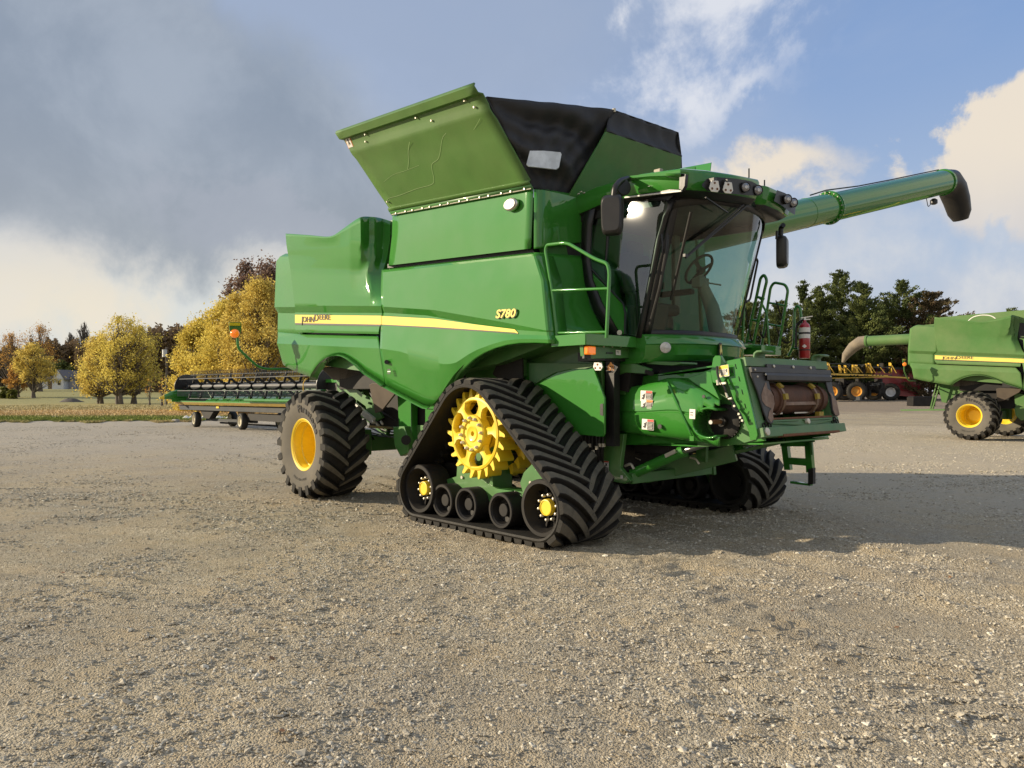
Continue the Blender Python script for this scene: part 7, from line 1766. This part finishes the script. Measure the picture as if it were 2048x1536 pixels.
# azimuth (deg, 0 = direction the machine is seen from, + to the right) and elevation in degrees
ar=m_('ADD',m_('MULTIPLY',dx,RIGHT.x),m_('MULTIPLY',dy,RIGHT.y)); ad=m_('ADD',m_('MULTIPLY',dx,DEEP.x),m_('MULTIPLY',dy,DEEP.y))
az=m_('MULTIPLY',m_('ARCTAN2',ar,ad),180/math.pi); el=m_('MULTIPLY',m_('ARCSINE',dz),180/math.pi)
cmb=N.new('ShaderNodeCombineXYZ')
# cloud-plane projection: noise gets flatter towards the horizon
inv=m_('DIVIDE',1.0,m_('ADD',m_('MAXIMUM',dz,0.0),0.16))
L.new(m_('MULTIPLY',dx,inv),cmb.inputs[0]); L.new(m_('MULTIPLY',dy,inv),cmb.inputs[1]); L.new(m_('MULTIPLY',dz,1.5),cmb.inputs[2])
def noise(vec,scale,detail=8,rough=.55,dist=0.0,off=0.0):
    n=N.new('ShaderNodeTexNoise'); n.inputs['Scale'].default_value=scale; n.inputs['Detail'].default_value=detail; n.inputs['Roughness'].default_value=rough; n.inputs['Distortion'].default_value=dist
    if off: v=vm('ADD',vec,(off,off*.7,off*.3)).outputs[0]
    else: v=vec
    L.new(v,n.inputs['Vector']); return n.outputs[0]
cv=cmb.outputs[0]
nA=noise(cv,.55,8,.55,.3); nB=noise(dirv,5.5,10,.6,.2,3.1); nC=noise(dirv,2.2,8,.55,.2,7.7); nD=noise(dirv,16,6,.6,0,1.3)
azw=m_('ADD',az,m_('ADD',m_('MULTIPLY',m_('SUBTRACT',nB,.5),20),m_('MULTIPLY',m_('SUBTRACT',nD,.5),6)))
elw=m_('ADD',el,m_('ADD',m_('MULTIPLY',m_('SUBTRACT',nB,.5),-16),m_('MULTIPLY',m_('SUBTRACT',nC,.5),10)))
def blob(a0,e0,sa,se,tilt=0.0,soft=1.0):
    da=m_('SUBTRACT',azw,a0); de=m_('SUBTRACT',elw,e0)
    if tilt:
        c,s=math.cos(R(tilt)),math.sin(R(tilt)); da,de=m_('ADD',m_('MULTIPLY',da,c),m_('MULTIPLY',de,s)),m_('SUBTRACT',m_('MULTIPLY',de,c),m_('MULTIPLY',da,s))
    q=m_('ADD',m_('POWER',m_('ABSOLUTE',m_('DIVIDE',da,sa)),2),m_('POWER',m_('ABSOLUTE',m_('DIVIDE',de,se)),2))
    return m_('SUBTRACT',1.0,m_('POWER',q,.5*soft) if soft!=1 else m_('SQRT',q),clamp=False)
def ss(x,a,b):
    n=N.new('ShaderNodeMapRange'); n.interpolation_type='SMOOTHSTEP'; n.inputs[1].default_value=a; n.inputs[2].default_value=b; L.new(x,n.inputs[0]); return n.outputs[0]
def mixc(f,a,b):
    n=N.new('ShaderNodeMix'); n.data_type='RGBA'
    if isinstance(f,(int,float)): n.inputs[0].default_value=f
    else: L.new(f,n.inputs[0])
    for i,x in((6,a),(7,b)):
        if isinstance(x,tuple): n.inputs[i].default_value=(*x,1)
        else: L.new(x,n.inputs[i])
    return n.outputs[2]
K=10.0
def C(r,g,b,k=1.0): c=srgb(r,g,b); return tuple(x*K*k*SKYK for x in c)
SKYK=0.86
elc=m_('MAXIMUM',el,0.0)
# clear sky: nishita pulled towards the hazy blue of the day
skc=vm('MINIMUM',sky.outputs[0],(7.2,6.8,6.1)).outputs[0]
clear=mixc(.74,skc,mixc(ss(elc,0,30),C(184,196,214),C(120,154,206)))
# thin high veil, stronger on the left and low down
veil=m_('MULTIPLY',ss(m_('ADD',nA,m_('MULTIPLY',az,-.006)),.30,.62),.95)
veilcol=mixc(ss(elc,2,22),C(216,212,204),C(160,174,198))
col=mixc(veil,clear,veilcol)
# cloud colour fields
low_left=m_('MULTIPLY',ss(az,8,-18),ss(el,14,2))
col=mixc(m_('MULTIPLY',low_left,m_('ADD',.45,m_('MULTIPLY',nC,.6))),col,mixc(ss(nB,.4,.62),C(200,208,208),C(230,218,192)))
dark=ss(blob(-26,17,27,10.5,-8),-.02,.42)
dark2=ss(blob(-8,29,34,10,0),-.1,.7)
dcol=mixc(ss(nB,.35,.68),C(126,137,150),C(152,161,172))
col=mixc(m_('MULTIPLY',dark2,.55),col,C(141,156,181))
col=mixc(m_('MULTIPLY',dark,.74),col,dcol)
band=ss(blob(-15,11.5,13,3.2,-6),-.02,.4)
col=mixc(m_('MULTIPLY',band,.55),col,C(158,164,176))
# white cumulus on the right
cum=ss(m_('MAXIMUM',blob(35,12.5,8,5),m_('MULTIPLY',blob(20,13.5,7,3),.35)),.0,.25)
ccol=mixc(ss(m_('ADD',m_('MULTIPLY',elw,.05),nB),.7,1.25),C(190,190,196),C(226,214,196))
col=mixc(m_('MULTIPLY',cum,.93),col,ccol)
base=ss(m_('ADD',m_('MULTIPLY',m_('SUBTRACT',9.5,elw),.16),m_('MULTIPLY',ss(az,-5,12),.8)),.6,1.6)
col=mixc(m_('MULTIPLY',base,m_('ADD',.35,m_('MULTIPLY',nC,.75))),col,mixc(ss(nB,.4,.6),C(184,188,200),C(214,211,208)))
# wisps of bright cloud high right of centre
wsp=m_('MULTIPLY',ss(blob(13,23.5,12,7,35),0,.4),ss(nB,.42,.58))
col=mixc(m_('MULTIPLY',wsp,.85),col,C(216,218,224))
# behind the camera: broken bright cloud
back=m_('MULTIPLY',ss(m_('ABSOLUTE',az),45,75),ss(nA,.42,.56))
col=mixc(m_('MULTIPLY',back,.85),col,mixc(ss(nC,.4,.6),C(172,176,184),C(240,232,214)))
L.new(col,bg.inputs[0]); bg.inputs[1].default_value=.1
S.view_settings.view_transform='Standard'; S.view_settings.look='None'; S.view_settings.gamma=1; S.view_settings.exposure=0.42
